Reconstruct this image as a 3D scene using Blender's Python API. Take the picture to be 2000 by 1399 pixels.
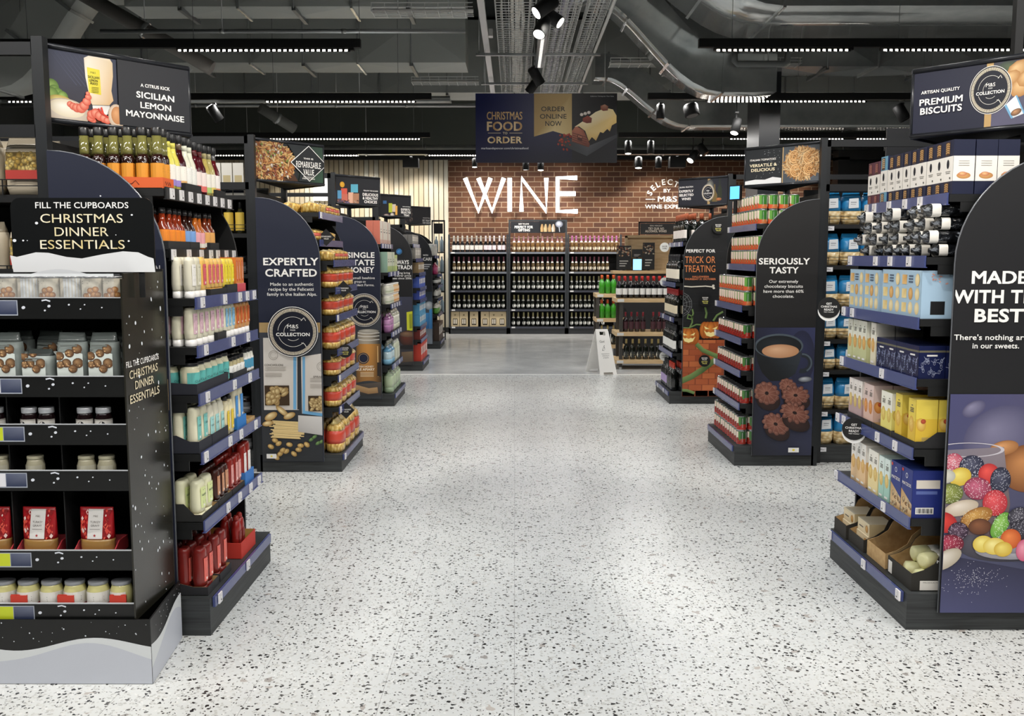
import bpy, math, random
from mathutils import Matrix, Vector
random.seed(11)
sc = bpy.context.scene
for _o in list(bpy.data.objects):
    bpy.data.objects.remove(_o)
C = sc.collection
PI = math.pi
# ------------------------------------------------------------------ camera, light, exposure
FPX, EYE = 1860.0, 1.55
PITCH, YAW = math.atan(199.5 / FPX), 5 / FPX
_cd = bpy.data.cameras.new('camera')
_cd.sensor_width = 36.0
_cd.lens = FPX / 2000 * 36.0
_cd.clip_start, _cd.clip_end = 0.05, 200
cam = bpy.data.objects.new('camera', _cd)
cam.location = (0, 0, EYE)
cam.rotation_euler = (PI / 2 - PITCH, 0, YAW)
C.objects.link(cam)
sc.camera = cam
sc.view_settings.view_transform = 'Standard'
sc.view_settings.look = 'None'
sc.view_settings.exposure = 0.16
sc.view_settings.gamma = 1.0
sc.view_settings.use_curve_mapping = False
sc.cycles.use_denoising = True
sc.cycles.max_bounces = 6
sc.cycles.diffuse_bounces = 3
sc.cycles.glossy_bounces = 3
sc.cycles.transparent_max_bounces = 6
sc.cycles.sample_clamp_indirect = 4.0
sc.cycles.caustics_reflective = False
sc.cycles.caustics_refractive = False
world = bpy.data.worlds.new('hall_air')
sc.world = world
world.use_nodes = True
world.node_tree.nodes['Background'].inputs[0].default_value = (0.86, 0.93, 1.0, 1)
world.node_tree.nodes['Background'].inputs[1].default_value = 0.15

def area(name, loc, sx, sy, power, rot=(0, 0, 0), col=(1, 0.972, 0.935), spread=PI):
    l = bpy.data.lights.new(name, 'AREA')
    l.shape = 'RECTANGLE'; l.size = sx; l.size_y = sy; l.energy = power; l.color = col; l.spread = spread
    o = bpy.data.objects.new(name, l)
    o.location = loc; o.rotation_euler = rot
    C.objects.link(o)
    return o

def spot(name, loc, target, power, ang=60, col=(1, 0.95, 0.87), r=0.05, blend=0.6):
    l = bpy.data.lights.new(name, 'SPOT')
    l.energy = power; l.spot_size = math.radians(ang); l.spot_blend = blend; l.color = col; l.shadow_soft_size = r
    o = bpy.data.objects.new(name, l)
    o.location = loc
    d = Vector(target) - Vector(loc)
    o.rotation_euler = d.to_track_quat('-Z', 'Y').to_euler()
    C.objects.link(o)
    return o

LED_Z = 3.45
# the LED strips under the black ceiling rails (rows nearer than the frame's edge are unseen, assumed there to light the near shelves)
for _y, _w in ((0.9, 48), (2.7, 48), (5.6, 52), (8.85, 52), (11.72, 52), (15.4, 48)):
    for _x in (-2.9, 3.0):
        area('led_strip_light', (_x, _y, LED_Z - 0.06), 2.8, 0.04, _w)
for _y, _w in ((-0.6, 52), (1.6, 52)):  # unseen strips over the camera, added to light the near shelves
    area('led_strip_light', (0.15, _y, LED_Z - 0.06), 2.6, 0.04, _w)
area('led_strip_light', (0.2, 17.85, LED_Z - 0.06), 7.0, 0.04, 80)
# track spots: on the aisle and on the wine wall
for _y, _w in ((4.6, 44), (7.8, 20), (10.6, 20), (13.6, 44)):
    spot('track_spot_light', (0.25, _y, 3.75), (0.2, _y + 0.6, 0), _w * 1.9, 75, (0.60, 0.79, 1.0))
for _x in (-4.2, -3.0, -1.9, -0.6, 0.6, 1.7, 2.7, 3.8, 5.2):
    spot('track_spot_light', (_x, 18.12, 3.38), (_x + 0.1, 19.3, 2.0 if _x < -1.5 or _x > 2.5 else 0.9), 105 if _x < -1.5 else 120, 84)
spot('track_spot_light', (0.33, 9.3, 3.72), (0.4, 12.0, 3.1), 38, 50)
for _y in (3.9, 6.9, 9.9, 13.0):      # spots that light the ends of the units from the aisle rails
    for _s, _x in ((-1, -1.4), (1, 1.8)):
        spot('track_spot_light', (_x - _s * 1.1, _y - 0.6, 3.5), (_x, _y + 0.35, 1.0), 150, 62)
for _y in (3.2, 6.3, 9.4):            # and from the rail over each cross aisle on to the panels that face the camera
    for _x in (-1.75, 2.1):
        spot('track_spot_light', (_x, _y - 2.3, 3.45), (_x, _y + 0.5, 1.2), 30, 60)

# ------------------------------------------------------------------ rays: a photo pixel on a plane of the place
_cp, _sp = math.cos(PITCH), math.sin(PITCH)
_cy, _sy = math.cos(YAW), math.sin(YAW)
def ray(u, v):
    a, b = (u - 1000) / FPX, (699.5 - v) / FPX
    y, z = _cp + b * _sp, -_sp + b * _cp
    return Vector((a * _cy - y * _sy, a * _sy + y * _cy, z))
EYEP = Vector((0, 0, EYE))
def atY(u, v, Y):
    d = ray(u, v); return EYEP + d * (Y / d.y)

# ------------------------------------------------------------------ colours and materials
def lin(c):
    if isinstance(c, str):
        c = [int(c[i:i + 2], 16) for i in (0, 2, 4)]
    r = []
    for x in c[:3]:
        x = x / 255.0
        r.append(x / 12.92 if x <= 0.04045 else ((x + 0.055) / 1.055) ** 2.4)
    return (r[0], r[1], r[2], 1.0)

_M = {}
def M(col, rough=0.5, metal=0.0, spec=0.5, coat=0.0, alpha=1.0, trans=0.0, emit=0.0):
    if isinstance(col, bpy.types.Material):
        return col
    key = (str(col), rough, metal, spec, coat, alpha, trans, emit)
    if key in _M:
        return _M[key]
    m = bpy.data.materials.new('paint_' + (col if isinstance(col, str) else '%02x%02x%02x' % tuple(int(x) for x in col[:3])))
    m.use_nodes = True
    b = m.node_tree.nodes['Principled BSDF']
    b.inputs['Base Color'].default_value = lin(col)
    b.inputs['Roughness'].default_value = rough
    b.inputs['Metallic'].default_value = metal
    b.inputs['Specular IOR Level'].default_value = spec
    b.inputs['Coat Weight'].default_value = coat
    b.inputs['Coat Roughness'].default_value = 0.08
    b.inputs['Transmission Weight'].default_value = trans
    b.inputs['Alpha'].default_value = alpha
    if emit:
        b.inputs['Emission Color'].default_value = lin(col)
        b.inputs['Emission Strength'].default_value = emit
    _M[key] = m
    return m

def vmat(name, rough, coat=0.0):
    m = bpy.data.materials.new(name)
    m.use_nodes = True
    nt = m.node_tree
    b = nt.nodes['Principled BSDF']
    a = nt.nodes.new('ShaderNodeAttribute'); a.attribute_name = 'Col'
    nt.links.new(a.outputs['Color'], b.inputs['Base Color'])
    b.inputs['Roughness'].default_value = rough
    b.inputs['Coat Weight'].default_value = coat
    b.inputs['Coat Roughness'].default_value = 0.1
    return m
PRINT = vmat('printed_card', 0.45)
GLOSSY = vmat('printed_gloss', 0.25, 0.3)

def nodes_mat(name, fn, rough=0.5, metal=0.0, spec=0.5):
    m = bpy.data.materials.new(name)
    m.use_nodes = True
    nt = m.node_tree
    b = nt.nodes['Principled BSDF']
    b.inputs['Roughness'].default_value = rough
    b.inputs['Metallic'].default_value = metal
    b.inputs['Specular IOR Level'].default_value = spec
    def N(t, **k):
        n = nt.nodes.new(t)
        for a, v in k.items():
            if a in n.inputs: n.inputs[a].default_value = v
            else: setattr(n, a, v)
        return n
    def K(a, bb): nt.links.new(a, bb)
    fn(N, K, b)
    return m

def ramp(N, stops, interp='LINEAR'):
    r = N('ShaderNodeValToRGB')
    r.color_ramp.interpolation = interp
    e = r.color_ramp.elements
    e[0].position, e[0].color = stops[0][0], lin(stops[0][1])
    e[1].position, e[1].color = stops[-1][0], lin(stops[-1][1])
    for p, c in stops[1:-1]:
        x = e.new(p); x.color = lin(c)
    return r

def _terrazzo(N, K, b):
    tc = N('ShaderNodeTexCoord')
    base = N('ShaderNodeTexNoise', Scale=1.3, Detail=3.0)
    K(tc.outputs['Object'], base.inputs['Vector'])
    br = ramp(N, [(0.3, 'cbcdcc'), (0.7, 'd9dbd9')]); K(base.outputs['Fac'], br.inputs['Fac'])
    def layer(prev, scale, prob, rad, cols, chan):
        wob = N('ShaderNodeTexNoise', Scale=scale * 1.6, Detail=1.0)
        K(tc.outputs['Object'], wob.inputs['Vector'])
        add = N('ShaderNodeVectorMath', operation='MULTIPLY_ADD')
        K(wob.outputs['Color'], add.inputs[0]); add.inputs[1].default_value = (0.9 / scale,) * 3
        K(tc.outputs['Object'], add.inputs[2])
        v = N('ShaderNodeTexVoronoi', Scale=scale); K(add.outputs[0], v.inputs['Vector'])
        sep = N('ShaderNodeSeparateColor'); K(v.outputs['Color'], sep.inputs[0])
        pick = N('ShaderNodeMath', operation='LESS_THAN'); K(sep.outputs[chan], pick.inputs[0]); pick.inputs[1].default_value = prob
        rr = N('ShaderNodeMath', operation='MULTIPLY_ADD'); K(sep.outputs[(chan + 1) % 3], rr.inputs[0]); rr.inputs[1].default_value = rad * 0.8; rr.inputs[2].default_value = rad * 0.35
        near = N('ShaderNodeMath', operation='LESS_THAN'); K(v.outputs['Distance'], near.inputs[0]); K(rr.outputs[0], near.inputs[1])
        both = N('ShaderNodeMath', operation='MULTIPLY'); K(pick.outputs[0], both.inputs[0]); K(near.outputs[0], both.inputs[1])
        cr = ramp(N, cols); K(sep.outputs[(chan + 2) % 3], cr.inputs['Fac'])
        mx = N('ShaderNodeMix', data_type='RGBA'); K(both.outputs[0], mx.inputs[0]); K(prev, mx.inputs[6]); K(cr.outputs[0], mx.inputs[7])
        return mx.outputs[2]
    c = layer(br.outputs[0], 75, 0.75, 0.5, [(0.0, 'a9aaa8'), (0.5, 'c4c4c0'), (1.0, 'f0f0ee')], 0)
    c = layer(c, 19, 0.05, 0.40, [(0.0, '8f8c89'), (1.0, 'bcb5ae')], 1)
    c = layer(c, 54, 0.40, 0.40, [(0.0, '161616'), (0.6, '2c2c2c'), (1.0, '5a5856')], 2)
    c = layer(c, 88, 0.30, 0.36, [(0.0, '1c1c1c'), (1.0, '6b6864')], 0)
    # seams between the sheets
    sp = N('ShaderNodeSeparateXYZ'); K(tc.outputs['Object'], sp.inputs[0])
    mm = N('ShaderNodeMath', operation='PINGPONG'); K(sp.outputs['X'], mm.inputs[0]); mm.inputs[1].default_value = 0.235
    ln = N('ShaderNodeMath', operation='LESS_THAN'); K(mm.outputs[0], ln.inputs[0]); ln.inputs[1].default_value = 0.0008
    mx = N('ShaderNodeMix', data_type='RGBA'); K(ln.outputs[0], mx.inputs[0]); K(c, mx.inputs[6]); mx.inputs[7].default_value = lin('8c8c8a')
    K(mx.outputs[2], b.inputs['Base Color'])
TERRAZZO = nodes_mat('terrazzo_vinyl', _terrazzo, 0.27)

def _polished(N, K, b):
    tc = N('ShaderNodeTexCoord')
    n = N('ShaderNodeTexNoise', Scale=2.0, Detail=6.0, Roughness=0.7); K(tc.outputs['Object'], n.inputs['Vector'])
    n2 = N('ShaderNodeTexNoise', Scale=60.0, Detail=3.0); K(tc.outputs['Object'], n2.inputs['Vector'])
    ad = N('ShaderNodeMath', operation='MULTIPLY_ADD'); K(n2.outputs['Fac'], ad.inputs[0]); ad.inputs[1].default_value = 0.5; K(n.outputs['Fac'], ad.inputs[2])
    r = ramp(N, [(0.5, 'a9aaa9'), (1.0, 'd2d2d0')]); K(ad.outputs[0], r.inputs['Fac'])
    K(r.outputs[0], b.inputs['Base Color'])
POLISHED = nodes_mat('polished_concrete', _polished, 0.2)

def _brick(N, K, b):
    tc = N('ShaderNodeTexCoord')
    sp = N('ShaderNodeSeparateXYZ'); K(tc.outputs['Object'], sp.inputs[0])
    cb = N('ShaderNodeCombineXYZ'); K(sp.outputs['X'], cb.inputs['X']); K(sp.outputs['Z'], cb.inputs['Y'])
    t = N('ShaderNodeTexBrick', Scale=1.0)
    t.inputs['Brick Width'].default_value = 0.265; t.inputs['Row Height'].default_value = 0.101
    t.inputs['Mortar Size'].default_value = 0.008; t.inputs['Mortar Smooth'].default_value = 0.1
    t.inputs['Color1'].default_value = lin('664129'); t.inputs['Color2'].default_value = lin('4e3022'); t.inputs['Mortar'].default_value = lin('927a62')
    K(cb.outputs[0], t.inputs['Vector'])
    K(t.outputs['Color'], b.inputs['Base Color'])
    bp = N('ShaderNodeBump', Strength=0.4, Distance=0.01); bp.invert = True
    K(t.outputs['Fac'], bp.inputs['Height']); K(bp.outputs[0], b.inputs['Normal'])
BRICK = nodes_mat('brown_brick', _brick, 0.85)

def _pasta(N, K, b):
    tc = N('ShaderNodeTexCoord')
    v = N('ShaderNodeTexVoronoi', Scale=70.0); v.feature = 'SMOOTH_F1'
    mp = N('ShaderNodeMapping'); mp.inputs['Scale'].default_value = (1.0, 1.0, 0.45); mp.inputs['Rotation'].default_value = (0.5, 0.6, 0.3)
    K(tc.outputs['Object'], mp.inputs[0]); K(mp.outputs[0], v.inputs['Vector'])
    r = ramp(N, [(0.1, 'f6dc92'), (0.45, 'd9ae52'), (0.75, '7a5418')]); K(v.outputs['Distance'], r.inputs['Fac'])
    K(r.outputs[0], b.inputs['Base Color'])
    bp = N('ShaderNodeBump', Strength=0.6, Distance=0.006); bp.invert = True
    K(v.outputs['Distance'], bp.inputs['Height']); K(bp.outputs[0], b.inputs['Normal'])
    b.inputs['Coat Weight'].default_value = 0.6; b.inputs['Coat Roughness'].default_value = 0.12
PASTA = nodes_mat('dry_pasta_behind_film', _pasta, 0.45)
def _pasta2(N, K, b):
    tc = N('ShaderNodeTexCoord')
    v = N('ShaderNodeTexVoronoi', Scale=34.0); v.feature = 'SMOOTH_F1'
    mp = N('ShaderNodeMapping'); mp.inputs['Scale'].default_value = (1.0, 1.0, 1.8); mp.inputs['Rotation'].default_value = (0.3, 0.5, 0.2)
    K(tc.outputs['Object'], mp.inputs[0]); K(mp.outputs[0], v.inputs['Vector'])
    r = ramp(N, [(0.1, 'f3e4bd'), (0.5, 'd2b47c'), (0.8, '7d5d2c')]); K(v.outputs['Distance'], r.inputs['Fac'])
    K(r.outputs[0], b.inputs['Base Color'])
    bp = N('ShaderNodeBump', Strength=0.6, Distance=0.008); bp.invert = True
    K(v.outputs['Distance'], bp.inputs['Height']); K(bp.outputs[0], b.inputs['Normal'])
    b.inputs['Coat Weight'].default_value = 0.6
PENNE = nodes_mat('penne_behind_film', _pasta2, 0.45)

def _ashwood(N, K, b):
    tc = N('ShaderNodeTexCoord')
    mp = N('ShaderNodeMapping'); mp.inputs['Scale'].default_value = (3, 3, 90); K(tc.outputs['Object'], mp.inputs[0])
    n = N('ShaderNodeTexNoise', Scale=1.0, Detail=6.0, Distortion=0.8); K(mp.outputs[0], n.inputs['Vector'])
    r = ramp(N, [(0.3, '1f2122'), (0.7, '3a3d3e')]); K(n.outputs['Fac'], r.inputs['Fac'])
    K(r.outputs[0], b.inputs['Base Color'])
ASH = nodes_mat('charcoal_woodgrain', _ashwood, 0.55)
def _oak(N, K, b):
    tc = N('ShaderNodeTexCoord')
    mp = N('ShaderNodeMapping'); mp.inputs['Scale'].default_value = (4, 40, 40); K(tc.outputs['Object'], mp.inputs[0])
    n = N('ShaderNodeTexNoise', Scale=1.0, Detail=5.0); K(mp.outputs[0], n.inputs['Vector'])
    r = ramp(N, [(0.3, 'c4a377'), (0.7, 'dcc196')]); K(n.outputs['Fac'], r.inputs['Fac'])
    K(r.outputs[0], b.inputs['Base Color'])
OAK = nodes_mat('pale_oak', _oak, 0.5)
def _galv(N, K, b):
    tc = N('ShaderNodeTexCoord')
    v = N('ShaderNodeTexNoise', Scale=1.6, Detail=4.0, Roughness=0.7); K(tc.outputs['Object'], v.inputs['Vector'])
    r = ramp(N, [(0.3, 'c0c5c6'), (0.7, 'e8eae8')]); K(v.outputs['Fac'], r.inputs['Fac'])
    K(r.outputs[0], b.inputs['Base Color'])
    r2 = ramp(N, [(0.3, '4a4a4a'), (0.7, '767676')]); K(v.outputs['Fac'], r2.inputs['Fac'])
    K(r2.outputs[0], b.inputs['Roughness'])
GALV = nodes_mat('galvanised_steel', _galv, 0.4, 0.6)
def _kraft(N, K, b):
    tc = N('ShaderNodeTexCoord')
    n = N('ShaderNodeTexNoise', Scale=30.0, Detail=4.0); K(tc.outputs['Object'], n.inputs['Vector'])
    r = ramp(N, [(0.3, 'b08d5c'), (0.7, 'c6a574')]); K(n.outputs['Fac'], r.inputs['Fac'])
    K(r.outputs[0], b.inputs['Base Color'])
KRAFT = nodes_mat('kraft_card', _kraft, 0.8)

BLACK = M('121314', 0.45)
BLACKM = M('0d0e0f', 0.6)
STEEL = M('c9cccd', 0.35, 0.8)
RAIL = M('47507f', 0.25, 0.0, 0.6)
WHITE = M('ece9e6', 0.5)
CLEARP = M('dfe6ee', 0.05, 0.0, 0.5, 0.0, 0.07)

# ------------------------------------------------------------------ mesh builder
class MB:
    def __init__(s):
        s.v, s.f, s.m, s.c, s.sm = [], [], [], [], []
    def face(s, idx, mi=0, col=None, smooth=False):
        s.f.append(tuple(idx)); s.m.append(mi); s.c.append(col); s.sm.append(smooth)
    def quad(s, pts, mi=0, col=None):
        n = len(s.v); s.v += [tuple(p) for p in pts]; s.face(range(n, n + len(pts)), mi, col)
    def box(s, x0, y0, z0, x1, y1, z1, mi=0, col=None, T=None, bev=0.0):
        if x0 > x1: x0, x1 = x1, x0
        if y0 > y1: y0, y1 = y1, y0
        if z0 > z1: z0, z1 = z1, z0
        n = len(s.v)
        P = [(x, y, z) for z in (z0, z1) for x, y in ((x0, y0), (x1, y0), (x1, y1), (x0, y1))]
        if T is not None: P = [tuple(T @ Vector(p)) for p in P]
        s.v += P
        for q in ((0, 3, 2, 1), (4, 5, 6, 7), (0, 1, 5, 4), (1, 2, 6, 5), (2, 3, 7, 6), (3, 0, 4, 7)):
            s.face([n + i for i in q], mi, col)
    def loft(s, rings, n=14, mi=0, cap=True, smooth=True, T=None):
        """rings: (z, rx, ry, power, colour or None, dx, dy)"""
        idx = []
        for R in rings:
            z, rx, ry = R[0], R[1], R[2]
            p = R[3] if len(R) > 3 and R[3] else 2.0
            dx = R[5] if len(R) > 5 else 0; dy = R[6] if len(R) > 6 else 0
            row = []
            for k in range(n):
                a = 2 * PI * (k + 0.5) / n
                c, q = math.cos(a), math.sin(a)
                e = 2.0 / p
                P = (math.copysign(abs(c) ** e, c) * rx + dx, math.copysign(abs(q) ** e, q) * ry + dy, z)
                if T is not None: P = tuple(T @ Vector(P))
                s.v.append(P); row.append(len(s.v) - 1)
            idx.append(row)
        for i in range(len(rings) - 1):
            col = rings[i + 1][4] if len(rings[i + 1]) > 4 else None
            for k in range(n):
                j = (k + 1) % n
                s.face((idx[i][k], idx[i][j], idx[i + 1][j], idx[i + 1][k]), mi, col, smooth)
        if cap:
            c0 = rings[0][4] if len(rings[0]) > 4 else None
            c1 = rings[-1][4] if len(rings[-1]) > 4 else None
            s.face(idx[0][::-1], mi, c0); s.face(idx[-1], mi, c1)
    def cyl(s, x, y, z0, z1, r, n=14, mi=0, col=None, r1=None):
        r1 = r if r1 is None else r1
        s.loft([(z0, r, r, 2, col, x, y), (z1, r1, r1, 2, col, x, y)], n, mi)
    def tube(s, pts, r, n=8, mi=0, col=None, cap=True):
        pts = [Vector(p) for p in pts]
        rows = []
        up = Vector((0, 0, 1))
        prev = None
        for i, p in enumerate(pts):
            d = (pts[min(i + 1, len(pts) - 1)] - pts[max(i - 1, 0)]).normalized()
            if prev is None:
                a = d.cross(up)
                if a.length < 0.1: a = d.cross(Vector((1, 0, 0)))
            else:
                a = prev - d * prev.dot(d)
            a.normalize(); prev = a
            b = d.cross(a)
            rr = r[i] if isinstance(r, (list, tuple)) else r
            row = []
            for k in range(n):
                t = 2 * PI * k / n
                s.v.append(tuple(p + (a * math.cos(t) + b * math.sin(t)) * rr)); row.append(len(s.v) - 1)
            rows.append(row)
        for i in range(len(rows) - 1):
            for k in range(n):
                j = (k + 1) % n
                s.face((rows[i][k], rows[i][j], rows[i + 1][j], rows[i + 1][k]), mi, col, True)
        if cap:
            s.face(rows[0][::-1], mi, col); s.face(rows[-1], mi, col)
    def prism(s, poly, y0, y1, mi=0, col=None, axis='Y'):
        """poly in (x,z) pushed along Y (or (y,z) along X, or (x,y) along Z)"""
        def P(a, b, t):
            return (a, t, b) if axis == 'Y' else (t, a, b) if axis == 'X' else (a, b, t)
        n = len(s.v); k = len(poly)
        s.v += [P(a, b, y0) for a, b in poly] + [P(a, b, y1) for a, b in poly]
        s.face(range(n, n + k), mi, col); s.face(range(n + 2 * k - 1, n + k - 1, -1), mi, col)
        for i in range(k):
            j = (i + 1) % k
            s.face((n + i, n + k + i, n + k + j, n + j), mi, col)
    def mesh(s, name, mats):
        me = bpy.data.meshes.new(name)
        me.from_pydata(s.v, [], s.f)
        if not isinstance(mats, (list, tuple)): mats = [mats]
        for m in mats: me.materials.append(m)
        me.polygons.foreach_set('material_index', s.m)
        me.polygons.foreach_set('use_smooth', s.sm)
        if any(c is not None for c in s.c):
            at = me.color_attributes.new('Col', 'FLOAT_COLOR', 'CORNER')
            buf = []
            for fc, c in zip(s.f, s.c):
                if c is None: c = 'ffffff'
                if isinstance(c, list):
                    for q in c: buf += lin(q)
                else:
                    buf += list(lin(c)) * len(fc)
            at.data.foreach_set('color', buf)
        me.update()
        return me
    def build(s, name, mats, parent=None):
        return link(name, s.mesh(name, mats), parent)

def link(name, me, parent=None):
    o = bpy.data.objects.new(name, me)
    C.objects.link(o)
    if parent is not None: o.parent = parent
    return o
def tag(o, label=None, cat=None, group=None, kind=None):
    if label: o['label'] = label
    if cat: o['category'] = cat
    if group: o['group'] = group
    if kind: o['kind'] = kind
    return o
def thing(name, label, cat, loc=(0, 0, 0), rz=0.0, group=None):
    o = bpy.data.objects.new(name, None)
    o.empty_display_size = 0.05
    C.objects.link(o)
    o.location = loc; o.rotation_euler = (0, 0, rz)
    return tag(o, label, cat, group)
def struct(name, mb, mats):
    return tag(mb.build(name, mats), kind='structure')

# ------------------------------------------------------------------ lettering and printed pictures
_T = {}
def glyphs(txt, bold):
    key = (txt, bold)
    if key not in _T:
        cu = bpy.data.curves.new('lettering', 'FONT')
        cu.body = txt; cu.size = 1.0; cu.align_x = 'LEFT'; cu.resolution_u = 3
        cu.offset = bold; cu.fill_mode = 'FRONT'; cu.space_character = 1.0 + bold * 2.2
        ob = bpy.data.objects.new('lettering', cu)
        me = bpy.data.meshes.new_from_object(ob)
        vs = [(v.co.x, v.co.y) for v in me.vertices]
        fs = [tuple(p.vertices) for p in me.polygons]
        bpy.data.objects.remove(ob); bpy.data.meshes.remove(me); bpy.data.curves.remove(cu)
        xs = [v[0] for v in vs] or [0]
        _T[key] = (vs, fs, min(xs), max(xs))
    return _T[key]
CAP = 0.74

class Pr:
    """A flat print: coloured polygons in the plane O + u U + v V, each layer a hair above the last."""
    def __init__(s, O, U, V=(0, 0, 1)):
        s.O, s.U, s.V = Vector(O), Vector(U).normalized(), Vector(V).normalized()
        s.N = s.U.cross(s.V)
        s.v, s.f, s.c = [], [], []
        s.lay = 0.0006
        s.clip = None
    def px(s, x, y):
        d = ray(x, y)
        t = (s.O - EYEP).dot(s.N) / d.dot(s.N)
        p = EYEP + d * t - s.O
        return (p.dot(s.U), p.dot(s.V))
    def poly(s, pts, c, step=0.00015):
        s.lay += step
        n = len(s.v)
        s.v += [(a, b, s.lay) for a, b in pts]
        s.f.append(tuple(range(n, n + len(pts))))
        s.c.append([lin(q) for q in c] if isinstance(c, list) else [lin(c)] * len(pts))
        return s
    def ppoly(s, pts, c, **k): return s.poly([s.px(*p) for p in pts], c, **k)
    def rect(s, a, b, c, d, col, **k): return s.poly([(a, b), (c, b), (c, d), (a, d)], col, **k)
    def ell(s, cx, cy, rx, ry, c, edge=None, rot=0.0, n=20, step=0.00015, off=(0.25, 0.3)):
        s.lay += step
        ca, sa = math.cos(rot), math.sin(rot)
        P = []
        for k in range(n):
            a = 2 * PI * k / n
            x, y = rx * math.cos(a), ry * math.sin(a)
            P.append((cx + x * ca - y * sa, cy + x * sa + y * ca))
        if edge is None:
            b = len(s.v); s.v += [(x, y, s.lay) for x, y in P]
            s.f.append(tuple(range(b, b + n))); s.c.append([lin(c)] * n)
        else:
            b = len(s.v)
            s.v += [(x, y, s.lay) for x, y in P] + [(cx - rx * off[0], cy + ry * off[1], s.lay)]
            for k in range(n):
                s.f.append((b + k, b + (k + 1) % n, b + n)); s.c.append([lin(edge), lin(edge), lin(c)])
        return s
    def ring(s, cx, cy, r0, r1, c, a0=0, a1=360, n=40, step=0.00015, sx=1.0):
        s.lay += step
        for k in range(n):
            t0, t1 = math.radians(a0 + (a1 - a0) * k / n), math.radians(a0 + (a1 - a0) * (k + 1) / n)
            b = len(s.v)
            s.v += [(cx + sx * r * math.cos(t), cy + r * math.sin(t), s.lay) for r, t in ((r0, t0), (r1, t0), (r1, t1), (r0, t1))]
            s.f.append((b, b + 1, b + 2, b + 3)); s.c.append([lin(c)] * 4)
        return s
    def stroke(s, pts, w, c, c2=None, step=0.00004):
        s.lay += step
        L, R = [], []
        for i, p in enumerate(pts):
            q, r = pts[max(i - 1, 0)], pts[min(i + 1, len(pts) - 1)]
            dx, dy = r[0] - q[0], r[1] - q[1]
            l = math.hypot(dx, dy) or 1
            ww = (w[i] if isinstance(w, (list, tuple)) else w) / 2
            L.append((p[0] - dy / l * ww, p[1] + dx / l * ww)); R.append((p[0] + dy / l * ww, p[1] - dx / l * ww))
        for i in range(len(pts) - 1):
            b = len(s.v)
            s.v += [(x, y, s.lay) for x, y in (L[i], L[i + 1], R[i + 1], R[i])]
            s.f.append((b, b + 1, b + 2, b + 3))
            s.c.append([lin(c), lin(c), lin(c2 or c), lin(c2 or c)])
        return s
    def text(s, t, cx, cy, cap, c, bold=0.0, width=None, rot=0.0, c2=None, lay=None):
        """cap height in metres, centred on cx, baseline at cy - cap/2"""
        vs, fs, x0, x1 = glyphs(t, bold)
        if not vs: return s
        k = cap / CAP
        kx = (width / (x1 - x0)) if width else k
        s.lay += 0.0003
        ca, sa = math.cos(rot), math.sin(rot)
        if 'M' in t and bold > 0.001:
            # the heavy M of the font closes up: thicken by overprinting instead
            vs, fs, x0, x1 = glyphs(t, 0.0)
            k2 = (width / (x1 - x0)) if width else k
            for dx, dy in ((-1, -0.5), (1, -0.5), (1, 0.5), (-1, 0.5), (0, 0)):
                b = len(s.v)
                for x, y in vs:
                    X, Y = (x - (x0 + x1) / 2 + dx * bold * 0.8) * k2, (y - CAP / 2 + dy * bold) * k
                    s.v.append((cx + X * ca - Y * sa, cy + X * sa + Y * ca, s.lay))
                for f in fs:
                    s.f.append(tuple(b + i for i in f)); s.c.append([lin(c)] * len(f))
                s.lay += 0.00005
            return s
        b = len(s.v)
        for x, y in vs:
            X, Y = (x - (x0 + x1) / 2) * kx, (y - CAP / 2) * k
            s.v.append((cx + X * ca - Y * sa, cy + X * sa + Y * ca, s.lay))
        for f in fs:
            s.f.append(tuple(b + i for i in f))
            if c2:
                s.c.append([lin(c) if (int(vs[i][0] * 2) % 2) else lin(c2) for i in f])
            else:
                s.c.append([lin(c)] * len(f))
        return s
    def ptext(s, t, xa, xb, y, caph, c, bold=0.0, c2=None):
        """text between photo columns xa and xb, centred on row y, caph pixels high"""
        xm = (xa + xb) / 2
        a, m, bb = s.px(xa, y), s.px(xm, y), s.px(xb, y)
        t0, t1 = s.px(xm, y - caph / 2), s.px(xm, y + caph / 2)
        return s.text(t, m[0], m[1], abs(t0[1] - t1[1]), c, bold, abs(bb[0] - a[0]), 0.0, c2)
    def blobs(s, n, x0, y0, x1, y1, r0, r1, cols, edge=0.55, seed=1, step=0.00003, asp=(0.6, 1.0), inside=None):
        R = random.Random(seed)
        for _ in range(n):
            x, y = R.uniform(x0, x1), R.uniform(y0, y1)
            if inside and not inside(x, y): continue
            r = R.uniform(r0, r1)
            c = [int(R.choice(cols)[i:i + 2], 16) for i in (0, 2, 4)] if False else R.choice(cols)
            cc = tuple(int(c[i:i + 2], 16) for i in (0, 2, 4))
            s.ell(x, y, r, r * R.uniform(*asp), cc, tuple(v * edge for v in cc), R.uniform(0, PI), 9, step)
        return s
    def noodles(s, n, cx, cy, rx, ry, w, cols, seed=1, ln=7, turn=0.7, step=0.00003):
        R = random.Random(seed)
        for _ in range(n):
            a, q = R.uniform(0, 2 * PI), math.sqrt(R.random())
            x, y, h = cx + rx * q * math.cos(a), cy + ry * q * math.sin(a), R.uniform(0, 2 * PI)
            t = R.uniform(-turn, turn)
            P = []
            for _k in range(ln):
                P.append((x, y)); x += math.cos(h) * w * 2.2; y += math.sin(h) * w * 2.2; h += t
                ex, ey = (x - cx) / rx, (y - cy) / ry
                if ex * ex + ey * ey > 1.0:
                    h = math.atan2(cy - y, cx - x)
            c = R.choice(cols)
            cc = tuple(int(c[i:i + 2], 16) for i in (0, 2, 4))
            s.stroke(P, w, cc, tuple(v * 0.62 for v in cc), step)
        return s
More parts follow.
